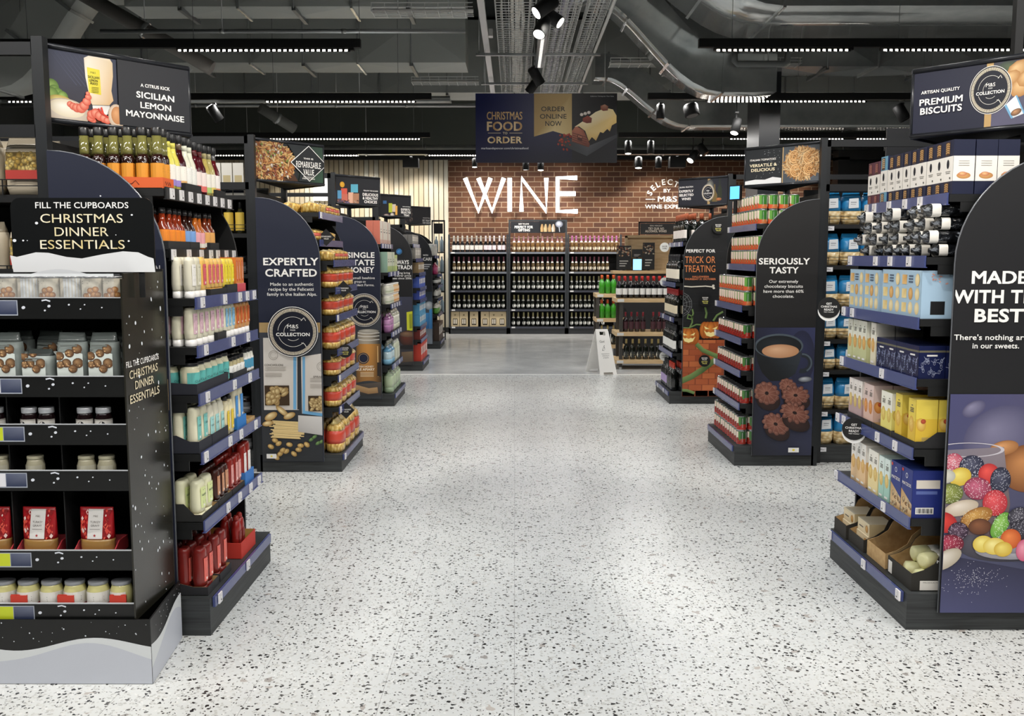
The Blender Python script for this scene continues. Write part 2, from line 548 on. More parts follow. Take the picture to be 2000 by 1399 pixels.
    def trim(s):
        """cut the print off along the edge of its card"""
        x0, y0, x1, y1 = s.clip
        V, F, CC = list(s.v), [], []
        for f, c in zip(s.f, s.c):
            P = [(V[i], q) for i, q in zip(f, c)]
            for ax, lim, sg in ((0, x0, 1), (0, x1, -1), (1, y0, 1), (1, y1, -1)):
                if all((p[0][ax] - lim) * sg >= 0 for p in P): continue
                out = []
                for k in range(len(P)):
                    a, b = P[k - 1], P[k]
                    da, db = (a[0][ax] - lim) * sg, (b[0][ax] - lim) * sg
                    if (da >= 0) != (db >= 0):
                        t = da / (da - db)
                        out.append((tuple(a[0][i] + (b[0][i] - a[0][i]) * t for i in range(3)), tuple(a[1][i] + (b[1][i] - a[1][i]) * t for i in range(4))))
                    if db >= 0: out.append(b)
                P = out
                if not P: break
            if len(P) < 3: continue
            n = len(V); V += [p[0] for p in P]
            F.append(tuple(range(n, n + len(P)))); CC.append([p[1] for p in P])
        s.v, s.f, s.c = V, F, CC
    def mesh(s, name, fin=None, wrap=None):
        if s.clip: s.trim()
        me = bpy.data.meshes.new(name)
        if wrap: V = [wrap(a, b, l) for a, b, l in s.v]
        else: V = [tuple(s.O + s.U * a + s.V * b + s.N * l) for a, b, l in s.v]
        me.from_pydata(V, [], s.f)
        me.materials.append(fin or PRINT)
        at = me.color_attributes.new('Col', 'FLOAT_COLOR', 'CORNER')
        at.data.foreach_set('color', [x for f in s.c for c in f for x in c])
        me.update()
        return me
    def build(s, name, parent=None, fin=None):
        """built where it stands in the place, then hung on its parent"""
        o = link(name, s.mesh(name, fin), parent)
        t, q = Vector((0, 0, 0)), parent
        while q is not None:
            t += q.location; q = q.parent
        o.matrix_parent_inverse = Matrix.Translation(-t)
        return o

ORD = ['first', 'second', 'third', 'fourth', 'fifth', 'sixth', 'seventh', 'eighth', 'ninth', 'tenth', 'eleventh', 'twelfth', 'thirteenth', 'fourteenth', 'fifteenth', 'sixteenth', 'seventeenth', 'eighteenth', 'nineteenth', 'twentieth']
# ================================================================== the room
def slab(name, x0, y0, z0, x1, y1, z1, mat):
    b = MB(); b.box(x0, y0, z0, x1, y1, z1); return struct(name, b, mat)
slab('floor', -9, -5, -0.06, 9, 12.40, 0, TERRAZZO)
slab('floor_back', -9, 12.44, -0.06, 9, 19.6, 0, POLISHED)
slab('trim_1', -9, 12.40, -0.06, 9, 12.44, 0.003, M('f2f0ec', 0.4))
slab('ceiling', -9, -5, 5.4, 9, 19.6, 5.5, M('2c302f', 0.8))
slab('wall_left', -9.1, -5, 0, -9, 19.6, 5.4, M('55595a', 0.8))
slab('wall_right', 9, -5, 0, 9.1, 19.6, 5.4, M('55595a', 0.8))
slab('wall_front', -9, -5.1, 0, 9, -5, 5.4, M('77797a', 0.8))
wb = slab('wall_back', -1.335, 19.4, 0, 9, 19.6, 3.5, BRICK)
slab('wall_back_upper', -9, 19.38, 3.5, 9, 19.6, 5.4, M('6b706a', 0.8))
slab('trim_2', -9, 19.30, 3.46, 9, 19.38, 3.52, M('17181a', 0.5))
sl = MB()
sl.box(-9, 19.44, 0, -1.335, 19.6, 3.5, 1)
x = -1.335 - 0.085; i = 0
RS = random.Random(5)
while x > -9:
    sl.box(x, 19.405, 0, x + 0.083, 19.44, 3.47, 0, RS.choice(['d9cbae', 'd2c2a2', 'e0d4ba', 'cdbd9e', 'd6d0bd']))
    x -= 0.1
ws = struct('wall_back_left', sl, [PRINT, M('8d8068', 0.8)])
struct('baseboard_back', (lambda b: (b.box(-9, 19.36, 0, 9, 19.40, 0.1), b)[1])(MB()), M('222324', 0.6))
# painted lettering on the brick
p = Pr((0, 19.394, 0), (1, 0, 0))
for ch, x, y, r in (('S', 1268.6, 377, 58), ('E', 1275.5, 367, 44), ('L', 1284.8, 360.2, 26), ('E', 1296, 355.5, 9), ('C', 1308.6, 355.2, -7), ('T', 1321, 359.8, -26), ('E', 1331, 367, -44), ('D', 1338.4, 377, -58)):
    a = p.px(x, y); p.text(ch, a[0], a[1], 0.115, 'f7f4ee', 0.02, None, math.radians(r))
p.ptext('BY', 1296, 1310, 372.3, 7.2, 'f7f4ee', 0.02)
p.ptext('M&S', 1285, 1322, 388.3, 11, 'f7f4ee', 0.02)
p.ptext('WINE EXPERTS', 1259.6, 1347.4, 403.4, 7.6, 'f7f4ee', 0.02)
for a, b in ((1261, 1279.5), (1327.5, 1346)):
    p.ppoly([(a, 390.2), (b, 390.2), (b, 388.6), (a, 388.6)], 'f7f4ee')
p.build('lettering', wb)
# illuminated WINE sign: rounded tubes standing off the bricks
LETW = M('ffffff', 0.4, emit=4.5)
HAL = M('8fc4ff', 0.4, emit=2.0)
wine = thing('illuminated_sign', 'large white glowing letters reading WINE on the brown brick wall', 'sign', (0, 19.2, 2.4))
def letter(strokes, y=345.5, y2=415.5):
    b = MB()
    for pts in strokes:
        q = [atY(u, v, 19.22) - Vector((0, 19.2, 2.4)) for u, v in pts]
        T = []
        for k in range(len(q)):
            T.append(q[k])
        b.tube(T, 0.046, 10)
    b.build('letter', LETW, wine)
    c = MB()
    for pts in strokes:
        for u, v in pts:
            q = atY(u, v, 19.22) - Vector((0, 19.2, 2.4))
            c.tube([q + Vector((0, 0.03, 0)), (q.x, 0.2, q.z)], 0.012, 6)
    c.build('stand_off', STEEL, wine)
letter([[(908.5, 348), (934.5, 413), (958, 348)], [(934.5, 348), (961, 413), (984, 348)]])
letter([[(995.5, 348), (995.5, 413)]])
letter([[(1018.5, 413), (1018.5, 348), (1067, 413), (1067, 348)]])
letter([[(1127, 347.5), (1089, 347.5), (1089, 413), (1128, 413)], [(1089, 378.5), (1124, 378.5)]])
wl = thing('wall_sign', 'big white cut-out sign on the pale wood slats behind the pasta unit', 'sign', (0, 19.3, 3))
def wpoly(pts):
    b = MB(); b.prism([(q.x, q.z - 3) for q in [atY(u, v, 19.3) for u, v in pts]], 0.0, 0.09); b.build('panel', M('f6f6f4', 0.4, emit=0.6), wl)
wpoly([(612, 345), (653, 345), (653, 392), (612, 392)])
wpoly([(691 + 11 * math.cos(t / 14 * PI), 357 - 12 * math.sin(t / 14 * PI)) for t in range(15)] + [(680, 392), (702, 392)])
wpoly([(705, 345.5), (732, 345.5), (732, 392), (705, 392)])

LED = M('fff6e8', 0.4, emit=12.0)
# ------------------------------------------------------------------ ducts, pipes and trays under the ceiling
def duct(name, label, x0, x1, y0, y1, z0, z1, seg=1.25, mat=None, off=0.0):
    t = thing(name, label, 'duct', ((x0 + x1) / 2, (y0 + y1) / 2, z0))
    cx, cy = (x0 + x1) / 2, (y0 + y1) / 2
    n = max(1, round((x1 - x0) / seg))
    b = MB(); fl = MB()
    for k in range(n):
        a, c = x0 + (x1 - x0) * k / n - cx, x0 + (x1 - x0) * (k + 1) / n - cx
        Y0, Y1, Z1 = y0 - cy, y1 - cy, z1 - z0
        m = (a + c) / 2
        def cross(P, Q):
            for i in range(4): b.quad([P[i], P[(i + 1) % 4], Q])
        cross([(a, Y0, 0), (c, Y0, 0), (c, Y0, Z1), (a, Y0, Z1)], (m, Y0 - 0.05, Z1 / 2))
        cross([(a, Y1, 0), (c, Y1, 0), (c, Y0, 0), (a, Y0, 0)], (m, 0, -0.03))
        b.quad([(c, Y1, 0), (a, Y1, 0), (a, Y1, Z1), (c, Y1, Z1)])
        b.quad([(a, Y0, Z1), (c, Y0, Z1), (c, Y1, Z1), (a, Y1, Z1)])
        if k: fl.box(a - 0.012, Y0 - 0.025, -0.025, a + 0.012, Y1 + 0.025, Z1 + 0.02)
    b.quad([(x0 - cx, Y1, 0), (x0 - cx, Y0, 0), (x0 - cx, Y0, Z1), (x0 - cx, Y1, Z1)])
    b.quad([(x1 - cx, Y0, 0), (x1 - cx, Y1, 0), (x1 - cx, Y1, Z1), (x1 - cx, Y0, Z1)])
    b.build('shell', mat or GALV, t)
    if n > 1: fl.build('seam', GALV, t)
    h = MB()
    for k in range(n):
        xx = x0 + (x1 - x0) * (k + 0.5) / n - cx
        h.box(xx - 0.02, y0 - cy - 0.05, -0.05, xx + 0.02, y1 - cy + 0.05, -0.015)
        for yy in (y0 - cy - 0.06, y1 - cy + 0.06):
            h.tube([(xx, yy, -0.03), (xx, yy, 5.4 - z0)], 0.006, 6)
    h.build('hanger', M('8b8f90', 0.4, 0.6), t)
    return t
DUCTG = nodes_mat('painted_duct', lambda N, K, b: (b.inputs['Base Color'].__setattr__('default_value', lin('c6cac6'))), 0.5, 0.0)
duct('ventilation_duct', 'wide galvanised ventilation duct crossing in front of all others, over the mayonnaise sign', -3.95, -0.5, 9.95, 10.45, 4.06, 4.8, 1.2, DUCTG)
duct('ventilation_duct', 'galvanised ventilation duct second from the front above the tomato sign side', 1.95, 8.5, 12.3, 13.0, 3.92, 4.7, 1.3, GALV)
duct('ventilation_duct', 'dark cross-creased ventilation duct behind the cable trays, above the first hanging rail gap', -8.5, -0.6, 11.95, 12.6, 3.9, 4.8, 1.35, DUCTG)
duct('ventilation_duct', 'deep grey ventilation duct running behind the cable trays', -8.8, 8.8, 15.9, 16.7, 4.2, 5.35, 2.2, DUCTG)
def bend(name, label, path, h, y0, y1, mat=GALV):
    """rectangular duct swept along a path in x and z"""
    t = thing(name, label, 'duct', (path[0][0], y0, path[0][1]))
    ox, oz = path[0]
    b = MB(); rows = []
    for i, (x, z) in enumerate(path):
        p, q = path[max(i - 1, 0)], path[min(i + 1, len(path) - 1)]
        dx, dz = q[0] - p[0], q[1] - p[1]; l = math.hypot(dx, dz)
        nx, nz = -dz / l * h / 2, dx / l * h / 2
        r = []
        for X, Y, Z in ((x - nx, y0, z - nz), (x - nx, y1, z - nz), (x + nx, y1, z + nz), (x + nx, y0, z + nz)):
            b.v.append((X - ox, Y - y0, Z - oz)); r.append(len(b.v) - 1)
        rows.append(r)
    for i in range(len(rows) - 1):
        for k in range(4):
            j = (k + 1) % 4
            b.face((rows[i][k], rows[i + 1][k], rows[i + 1][j], rows[i][j]), 0, None, k in (0, 2))
    b.face(rows[0]); b.face(rows[-1][::-1])
    o = b.build('shell', mat, t)
    s = MB()
    for i in range(2, len(path) - 1, 4):
        x, z = path[i]; p, q = path[i - 1], path[i + 1]
        a = math.atan2(q[1] - p[1], q[0] - p[0])
        T = Matrix.Translation((x - ox, 0, z - oz)) @ Matrix.Rotation(-a, 4, 'Y')
        s.box(-0.015, -0.02, -h / 2 - 0.02, 0.015, y1 - y0 + 0.02, h / 2 + 0.02, 0, None, T)
    if s.v: s.build('seam', GALV, t)
    return t
def scurve(xa, za, xb, zb, n=12, lead=0.4, tail=3.0):
    P = [(xa - lead, za), (xa - lead * 0.4, za)]
    for k in range(n + 1):
        t = k / n; e = t * t * (3 - 2 * t)
        P.append((xa + (xb - xa) * t, za + (zb - za) * e))
    m = max(2, int(tail / 1.2))
    for k in range(1, m + 1): P.append((xb + tail * k / m, zb))
    return P
bend('ventilation_duct', 'shiny bent duct swooping down from above the cable trays to a level run', scurve(0.95, 4.62, 2.35, 3.6, 12, 0.5, 0.6), 0.42, 11.0, 11.6)
bend('ventilation_duct', 'broad bright steel duct curving down over the tinned tomato unit', scurve(1.0, 4.95, 2.55, 4.15, 12, 0.5, 6.0), 0.5, 9.3, 10.75)
bend('ventilation_duct', 'small silver duct bend beside the hanging Christmas sign', scurve(1.35, 4.3, 2.55, 3.62, 12, 0.18, 5.5), 0.34, 14.2, 14.8)
bend('ventilation_duct', 'grey duct elbow dropping behind the mayonnaise sign', scurve(-5.3, 3.45, -4.35, 4.4, 12, 0.5, 0.34), 0.4, 9.95, 10.45, DUCTG)
def pipe(name, label, pts, r, mat, cat='pipe'):
    o = thing(name, label, cat, pts[0])
    b = MB(); q = [Vector(p) - Vector(pts[0]) for p in pts]
    b.tube(q, r, 12); b.build('tube', mat, o)
    c = MB()
    n = max(2, int((q[-1] - q[0]).length / 1.1))
    d = (q[-1] - q[0]).normalized()
    for k in range(1, n):
        p = q[0] + (q[-1] - q[0]) * k / n
        c.tube([p - d * 0.02, p + d * 0.02], r * 1.16, 12)
    h = MB()
    for k in range(1, n, 2):
        p = q[0] + (q[-1] - q[0]) * k / n
        h.tube([p, (p.x, p.y, 5.4 - pts[0][2])], 0.005, 5)
    h.build('hanger', STEEL, o)
    c.build('seam', GALV, o)
    return o
pipe('waste_pipe', 'thick grey pipe slanting down over the mayonnaise sign', [tuple(atY(150, -18, 9.5)), tuple(atY(414, 134, 9.6))], 0.07, M('8a8681', 0.6))
pipe('spiral_duct', 'long round spiral duct in front of the wall of wood slats and bricks', [(-8.5, 18.5, 3.56), (8.5, 18.5, 3.56)], 0.1, GALV, 'duct')
pipe('spiral_duct', 'thin silver duct running above the second hanging lighting rail', [(-8.5, 13.6, 3.72), (-0.9, 13.6, 3.72)], 0.05, GALV, 'duct')
pipe('conduit_pipe', 'thin silver conduit running under the front ventilation duct', [(-3.8, 9.0, 3.60), (-0.45, 9.0, 3.60)], 0.02, STEEL)
pipe('conduit_pipe', 'pale conduit pipe below the deep grey duct', [(-8.5, 15.6, 3.95), (-0.6, 15.6, 3.95)], 0.03, STEEL)
pipe('waste_pipe', 'short grey waste pipe slanting behind the second lighting rail', [tuple(atY(508, 210, 13.0)), tuple(atY(575, 252, 13.3))], 0.07, M('7f807b', 0.6))
t = thing('drain_pipe', 'small grey bent drain pipe under the broad steel duct', 'pipe', tuple(atY(1435, 105, 10.9)))
b = MB(); o = atY(1435, 105, 10.9)
b.tube([atY(u, v, 10.9) - o for u, v in ((1435, 100), (1435, 120), (1440, 125), (1530, 125), (1537, 120), (1540, 102), (1548, 98))], 0.035, 10)
b.build('tube', M('8a8d8c', 0.5), t)
h = MB(); q = atY(1500, 125, 10.9) - o; h.tube([q, (q.x, q.y, 5.4 - o.z)], 0.006, 6); h.build('hanger', STEEL, t)

# wire mesh trays along the aisle
def tray(label, x0, x1, y0, y1, z, cables, seed):
    t = thing('cable_tray', label, 'cable tray', ((x0 + x1) / 2, y0, z))
    b = MB(); w = (x1 - x0) / 2
    n = int((y1 - y0) / 0.11)
    for k in range(n):
        y = k * 0.11
        b.box(-w, y, -0.004, w, y + 0.007, 0.004)
        b.box(-w, y, 0, -w + 0.006, y + 0.007, 0.1); b.box(w - 0.006, y, 0, w, y + 0.007, 0.1)
    m = max(2, round(2 * w / 0.07))
    for k in range(m + 1):
        x = -w + 2 * w * k / m
        b.box(x - 0.0035, 0, 0.004, x + 0.0035, y1 - y0, 0.011)
    for x in (-w, w):
        for zz in (0.05, 0.1): b.box(x - 0.004, 0, zz, x + 0.004, y1 - y0, zz + 0.008)
    b.build('lattice', M('f2f3f1', 0.4), t)
    R = random.Random(seed)
    for cx, r, c in cables:
        q = MB(); P = []
        for k in range(14):
            P.append((cx + R.uniform(-0.012, 0.012), (y1 - y0) * k / 13, 0.02 + r))
        q.tube(P, r, 6)
        q.build('cable', M(c, 0.5), t)
tray('wide wire mesh cable tray full of white cables above the aisle', -0.20, 0.22, 9.0, 15.3, 4.08, [(-0.15, 0.012, 'b9b7b0'), (-0.11, 0.01, '55585a'), (-0.03, 0.02, 'efece4'), (0.005, 0.02, 'f2efe8'), (0.04, 0.02, 'e9e6df'), (0.075, 0.02, 'efece4'), (0.15, 0.012, 'e2dfd8'), (0.18, 0.01, '7d7f80')], 1)
tray('middle wire mesh cable tray with grey and mauve cables above the aisle', 0.40, 0.68, 9.0, 15.3, 4.08, [(-0.09, 0.016, 'd3d0d6'), (-0.05, 0.016, 'aaa6b8'), (-0.01, 0.018, 'e6e4e4'), (0.03, 0.016, 'bdbac6'), (0.09, 0.012, 'd9d7d2')], 2)
tray('narrow wire mesh cable tray beside the white conduit above the aisle', 0.76, 0.96, 9.0, 15.3, 4.08, [(-0.04, 0.014, '8f9193'), (0.0, 0.014, 'd5d3ce'), (0.05, 0.012, '9fa1a3')], 3)
for lab, y0, px0, px1, z in (('short wire mesh tray branching off towards the mayonnaise sign', 8.95, 730, 925, 3.74), ('wire mesh tray branching off under the bent duct', 11.9, 1190, 1560, 3.85), ('thin wire mesh tray ending near the second lighting rail', 13.0, 805, 935, 3.83)):
    xa, xb = atY(px0, 150, y0).x, atY(px1, 150, y0).x
    t = thing('cable_tray', lab, 'cable tray', ((xa + xb) / 2, y0, z))
    b = MB(); w = (xb - xa) / 2
    for k in range(int(2 * w / 0.12) + 1):
        x = -w + k * 0.12
        b.box(x, -0.12, -0.004, x + 0.006, 0.12, 0.004); b.box(x, -0.12, 0, x + 0.006, -0.114, 0.07)
    for yy in (-0.12, -0.06, 0, 0.06, 0.12): b.box(-w, yy - 0.003, 0.004, w, yy + 0.003, 0.01)
    b.box(-w, -0.123, 0.066, w, -0.117, 0.074); b.box(-w, -0.123, 0.03, w, -0.117, 0.037)
    b.build('lattice', M('f2f3f1', 0.4), t)
    q = MB(); q.tube([(-w, 0, 0.03), (0, 0.01, 0.03), (w, 0, 0.03)], 0.018, 6); q.build('cable', M('dedcd6', 0.5), t)
    for k in (-0.5, 0.5): h = MB(); h.tube([(k * w, 0, 0), (k * w, 0, 5.4 - z)], 0.005, 6); h.build('hanger', STEEL, t)
t = thing('lighting_rail', 'short LED strip running lengthwise between the two wire mesh cable trays', 'light fitting', (0.31, 9.9, 3.94))
b = MB(); b.box(-0.05, 0, 0, 0.05, 2.6, 0.06); b.build('led_module', M('8d9194', 0.35, 0.5), t)
for k in (0.4, 2.2): h = MB(); h.tube([(0, k, 0.05), (0, k, 1.46)], 0.005, 6); h.build('hanger', STEEL, t)
e = MB()
for k in range(30): e.box(-0.018, 0.04 + k * 0.085, -0.008, 0.018, 0.08 + k * 0.085, 0.0)
e.build('led_dots', M('f2efe8', 0.4, emit=0.9), t)
t = thing('cable_trunking', 'flat white cable trunking beside the wide wire mesh tray', 'trunking', (-0.34, 9, 4.07))
b = MB(); b.box(-0.035, 0, 0, 0.035, 6.6, 0.05); b.build('cover', M('e6e4e4', 0.4), t)
b = MB(); b.box(0.04, 2.2, -0.02, 0.09, 2.32, 0.06); b.build('junction_box', M('d9d8d6', 0.4), t)
t = thing('conduit_pipe', 'straight white conduit along the narrow wire mesh tray', 'pipe', (0.985, 9, 4.05))
b = MB(); b.tube([(0, 0, 0), (0, 6.4, 0)], 0.018, 10); b.build('tube', M('efeeea', 0.4), t)
for lab, y in (('steel strut hanging under the front of the cable trays', 9.06), ('steel strut hanging under the middle of the cable trays', 12.1), ('steel strut under the cable trays just above the Christmas sign', 14.1)):
    t = thing('tray_strut', lab, 'bracket', (0.3, y, 4.04))
    b = MB(); b.box(-0.78, -0.025, -0.03, 0.76, 0.025, 0.0); b.build('channel', M('a6aaab', 0.4, 0.6), t)
    for xx in (-0.74, 0.72):
        b = MB(); b.tube([(xx, 0, 0), (xx, 0, 1.36)], 0.007, 6); b.build('rod', STEEL, t)

# ------------------------------------------------------------------ black lighting rails with LED strips
def led_rail(label, x0, x1, y, strips):
    t = thing('lighting_rail', label, 'light fitting', ((x0 + x1) / 2, y, LED_Z))
    c = (x0 + x1) / 2
    b = MB(); b.box(x0 - c, -0.03, -0.03, x1 - c, 0.03, 0.045); b.build('rail', BLACKM, t)
    for a, d in strips:
        m = MB(); m.box(a - c, -0.028, -0.055, d - c, 0.028, -0.03); h = m.build('led_module', BLACKM, t)
        e = MB(); m2 = MB(); n = int((d - a) / 0.05)
        for k in range(n):
            x = a - c + 0.02 + k * 0.05
            e.box(x, -0.034, -0.066, x + 0.026, -0.026, -0.052)
            m2.box(x + 0.026, -0.037, -0.070, x + 0.05, -0.024, -0.05)
        e.build('led_dots', LED, h); m2.build('lens_grille', BLACKM, h)
    w = MB()
    k = x0 + 0.3
    while k < x1:
        w.tube([(k - c, 0, 0.045), (k - c, 0, 5.4 - LED_Z)], 0.003, 5); k += 1.5
    w.build('wire', M('6d7172', 0.4, 0.5), t)
    return t
led_rail('black lighting rail over the mayonnaise sign, in front of its neighbours', -4.7, -1.39, 8.85, [(-4.6, -3.95), (-3.05, -1.45)])
led_rail('black lighting rail over the premium biscuits sign', 1.66, 4.9, 8.85, [(1.8, 3.05), (3.3, 4.85)])
led_rail('black lighting rail second in depth, above the noodle sign', -6.2, -1.0, 11.72, [(-6.1, -4.2), (-3.0, -1.2)])
led_rail('black lighting rail second in depth, passing before the dark column', 1.6, 5.6, 11.72, [(2.3, 4.2)])
led_rail('black lighting rail third in depth, ending beside the Christmas sign', -6.4, -1.34, 15.4, [(-6.3, -4.5), (-4.4, -1.5)])
led_rail('black lighting rail third in depth, above the wine wall and tomatoes', 1.65, 8.0, 15.4, [(3.4, 5.2), (5.4, 7.2)])
led_rail('long black lighting rail close to the wine wall', -8.0, 8.0, 17.88, [(-7, -4.6), (-4.4, -2.9), (-1.6, -0.1), (3.4, 5.0)])
led_rail('unseen black lighting rail over the sauce unit, closer than all others', -4.4, -1.4, 5.6, [(-4.3, -2.9), (-2.8, -1.5)])  # this rail and the next are unseen, added to carry the near strips
led_rail('unseen black lighting rail over the biscuit unit, closer than its neighbours', 1.6, 4.5, 5.6, [(1.7, 3.0), (3.1, 4.4)])

def spotlight(label, u, v, Y, aim, lit=True, r=0.055, L=0.17, boxy=False):
    p = atY(u, v, Y)
    onrail = any(abs(Y - q) <= 0.06 for q in (8.85, 11.72, 15.4, 17.88))
    if onrail: p.z = min(p.z, LED_Z - 0.085 - L * (0.35 if boxy else 0.5))
    t = thing('track_spotlight', label, 'spotlight', tuple(p))
    d = Vector(aim).normalized()
    T = d.to_track_quat('Z', 'Y').to_matrix().to_4x4()
    b = MB()
    if boxy:
        b.box(-r * 1.2, -r, -L * 0.35, r * 1.2, r, L * 0.35, 0, None, T)
    else:
        b.loft([(-L / 2, r * 0.8, r * 0.8), (-L / 2 + 0.02, r, r), (L / 2, r, r)], 16, 0, True, True, T)
    b.build('housing', BLACKM, t)
    e = MB()
    e.loft([(L / 2 + 0.001, r * 0.85, r * 0.85), (L / 2 + 0.004, r * 0.8, r * 0.8)], 16, 0, True, True, T)
    if not boxy: e.build('lens', M('fffaf0', 0.3, emit=9.0) if lit else M('2b2b2b', 0.15), t)
    bt = LED_Z - 0.0705 - p.z if onrail else L * 0.5 + 0.07
    s = MB(); s.tube([(0, 0, 0), (0, 0.005, bt - 0.004)], 0.012, 8); s.box(-0.02, -0.03, bt - 0.02, 0.02, 0.03, bt)
    if not onrail: s.tube([(0, 0, L * 0.5 + 0.05), (0, 0, 5.4 - p.z)], 0.008, 6)
    s.build('bracket', BLACKM, t)
S = spotlight
S('black spotlight topmost of the cluster under the cable trays', 1066, 12, 9.3, (-0.9, -0.3, -0.7), True, 0.07, 0.24)
S('black spotlight turned sideways in the middle of the cable tray cluster', 1079, 34, 9.75, (0.9, -0.3, -0.7), True, 0.065, 0.2)
S('black spotlight with bright lens lowest of the cable tray cluster', 1059, 52, 9.5, (-0.35, -0.6, -0.9), True, 0.065, 0.22)
S('black spotlight just above the gold ribbon of the Christmas sign', 1047, 148, 12.6, (0.5, 0.3, -0.8), False, 0.065, 0.24)
S('black spotlight tilted over the top edge of the Christmas sign', 1041, 168, 12.9, (-0.6, 0.2, -0.8), False, 0.06, 0.2)
S('unlit black spotlight hanging straight down beyond the Christmas sign', 1290, 210, 11.72, (0, 0, -1), False, 0.05, 0.17)
S('wide black spotlight head beside the dark column', 1350, 212, 11.72, (0.2, -0.2, -1), False, 0.09, 0.14)
S('lit black spotlight tilted towards the dark column', 1438, 246, 12.0, (-0.3, -0.3, -0.9), True, 0.055, 0.2)
S('lit black spotlight hanging straight above the painted brick lettering', 1247, 317, 17.88, (0, -0.1, -1), True, 0.07, 0.2)
S('unlit black spotlight between the lit one and a boxy fitting on the brick wall', 1286, 314, 17.88, (0, 0, -1), False, 0.06, 0.2)
S('boxy black fitting over the end of the painted brick lettering', 1322, 316, 17.88, (0, 0, -1), False, 0.12, 0.28, True)
S('lit black spotlight angled at the end of the longest rail', 1353, 306, 17.0, (-0.5, -0.4, -0.7), True, 0.07, 0.2)
S('black spotlight high in the cluster by the wine sign on the end unit', 1372, 292, 17.0, (0.5, -0.3, -0.7), False, 0.07, 0.2)
S('lit black spotlight on the rail by the lower corner of the Christmas sign', 1227, 275, 15.4, (0, -0.1, -1), True, 0.055, 0.2)
S('unlit black spotlight next along the rail past the Christmas sign', 1271, 276, 15.4, (0, 0, -1), False, 0.055, 0.2)
S('black spotlight beside the mayonnaise sign, tilted', 419, 214, 11.72, (0.4, 0.3, -0.7), False, 0.06, 0.2)
S('black spotlight tilted beside the premium biscuits sign', 1761, 203, 11.72, (0.4, -0.2, -0.8), False, 0.07, 0.2)
S('boxy black fitting in front of the pale wood slats', 803, 319, 17.88, (0, 0, -1), False, 0.12, 0.24, True)
S('lit black spotlight peeping out below the Christmas sign over the letter N', 1056, 323, 17.88, (0, -0.1, -1), True, 0.06, 0.18)
S('unlit black spotlight below the Christmas sign over the letter I', 1027, 322, 17.88, (0, 0, -1), False, 0.06, 0.18)
S('small lit spotlight below the corner of the Christmas sign over the letter W', 927, 318, 17.88, (0, -0.1, -1), True, 0.05, 0.16)

# dark column and the dark portal behind it
b = MB(); b.box(3.17, 12.6, 0, 3.44, 13.25, 5.4)
struct('column_1', b, M('15191f', 0.35))
b = MB(); b.box(5.75, 17.2, 3.25, 8.6, 17.5, 3.42); b.box(5.75, 17.2, 0, 5.95, 17.5, 3.3); b.box(5.95, 17.4, 0, 8.6, 17.5, 3.25)
struct('trim_3', b, M('0c0d0f', 0.4))

# hanging sign over the aisle
hs = thing('hanging_sign', 'navy hanging sign about ordering Christmas food above the aisle', 'sign', (0.39, 12.0, 2.7))
b = MB(); b.box(-0.872, 0.0, 0.0, 0.872, 0.02, 0.84); b.build('board', M('0a0d2e', 0.4), hs)
for xx in (-0.75, 0.72):
    w = MB(); w.tube([(xx, 0.01, 0.84), (xx, 0.01, 2.7)], 0.003, 5); w.build('wire', STEEL, hs)
p = Pr((-0.482, 11.9985, 2.7), (1, 0, 0))
p.ppoly([(929, 183), (1205, 183), (1205, 318), (929, 318)], ['0d1c5e', '07081a', '06070f', '080a30'])
p.ppoly([(1117, 183), (1205, 183), (1205, 318), (1117, 318)], '0b0c14')
p.ppoly([(1043, 183), (1117, 183), (1117, 267), (1080, 256), (1043, 267)], ['a98a52', 'b89a60', 'cdb27c', 'e0c993', 'b4945a'])
for tx, a, c, y, h in (('ORDER', 1057, 1104, 212.5, 9.5), ('ONLINE', 1054.5, 1106.5, 227, 9.5), ('NOW', 1065, 1097, 241, 10)):
    p.ptext(tx, a, c, y, h, '16150f', 0.012)
p.ptext('CHRISTMAS', 951, 1020, 225.5, 16, 'd8b37e', 0.02, 'f0dcb4')
p.ptext('FOOD', 951, 1020, 246, 18, 'c49a66', 0.03, 'eacfa2')
p.ptext('TO', 982, 991, 260, 4.5, 'e5d3b2', 0.02)
for a, c in ((953, 978), (995, 1020)): p.ppoly([(a, 260.5), (c, 260.5), (c, 259.6), (a, 259.6)], 'e5d3b2')
p.ptext('ORDER', 952, 1020, 273, 13, 'd8b37e', 0.03, 'f0dcb4')
p.ptext('marksandspencer.com/christmasfood', 940, 1032, 289.5, 4.2, 'f0f0f4', 0.008)
p.ptext('Collection / Serving size / Four Cakes', 1153, 1199, 188, 2.2, 'd8d8d8', 0.0)
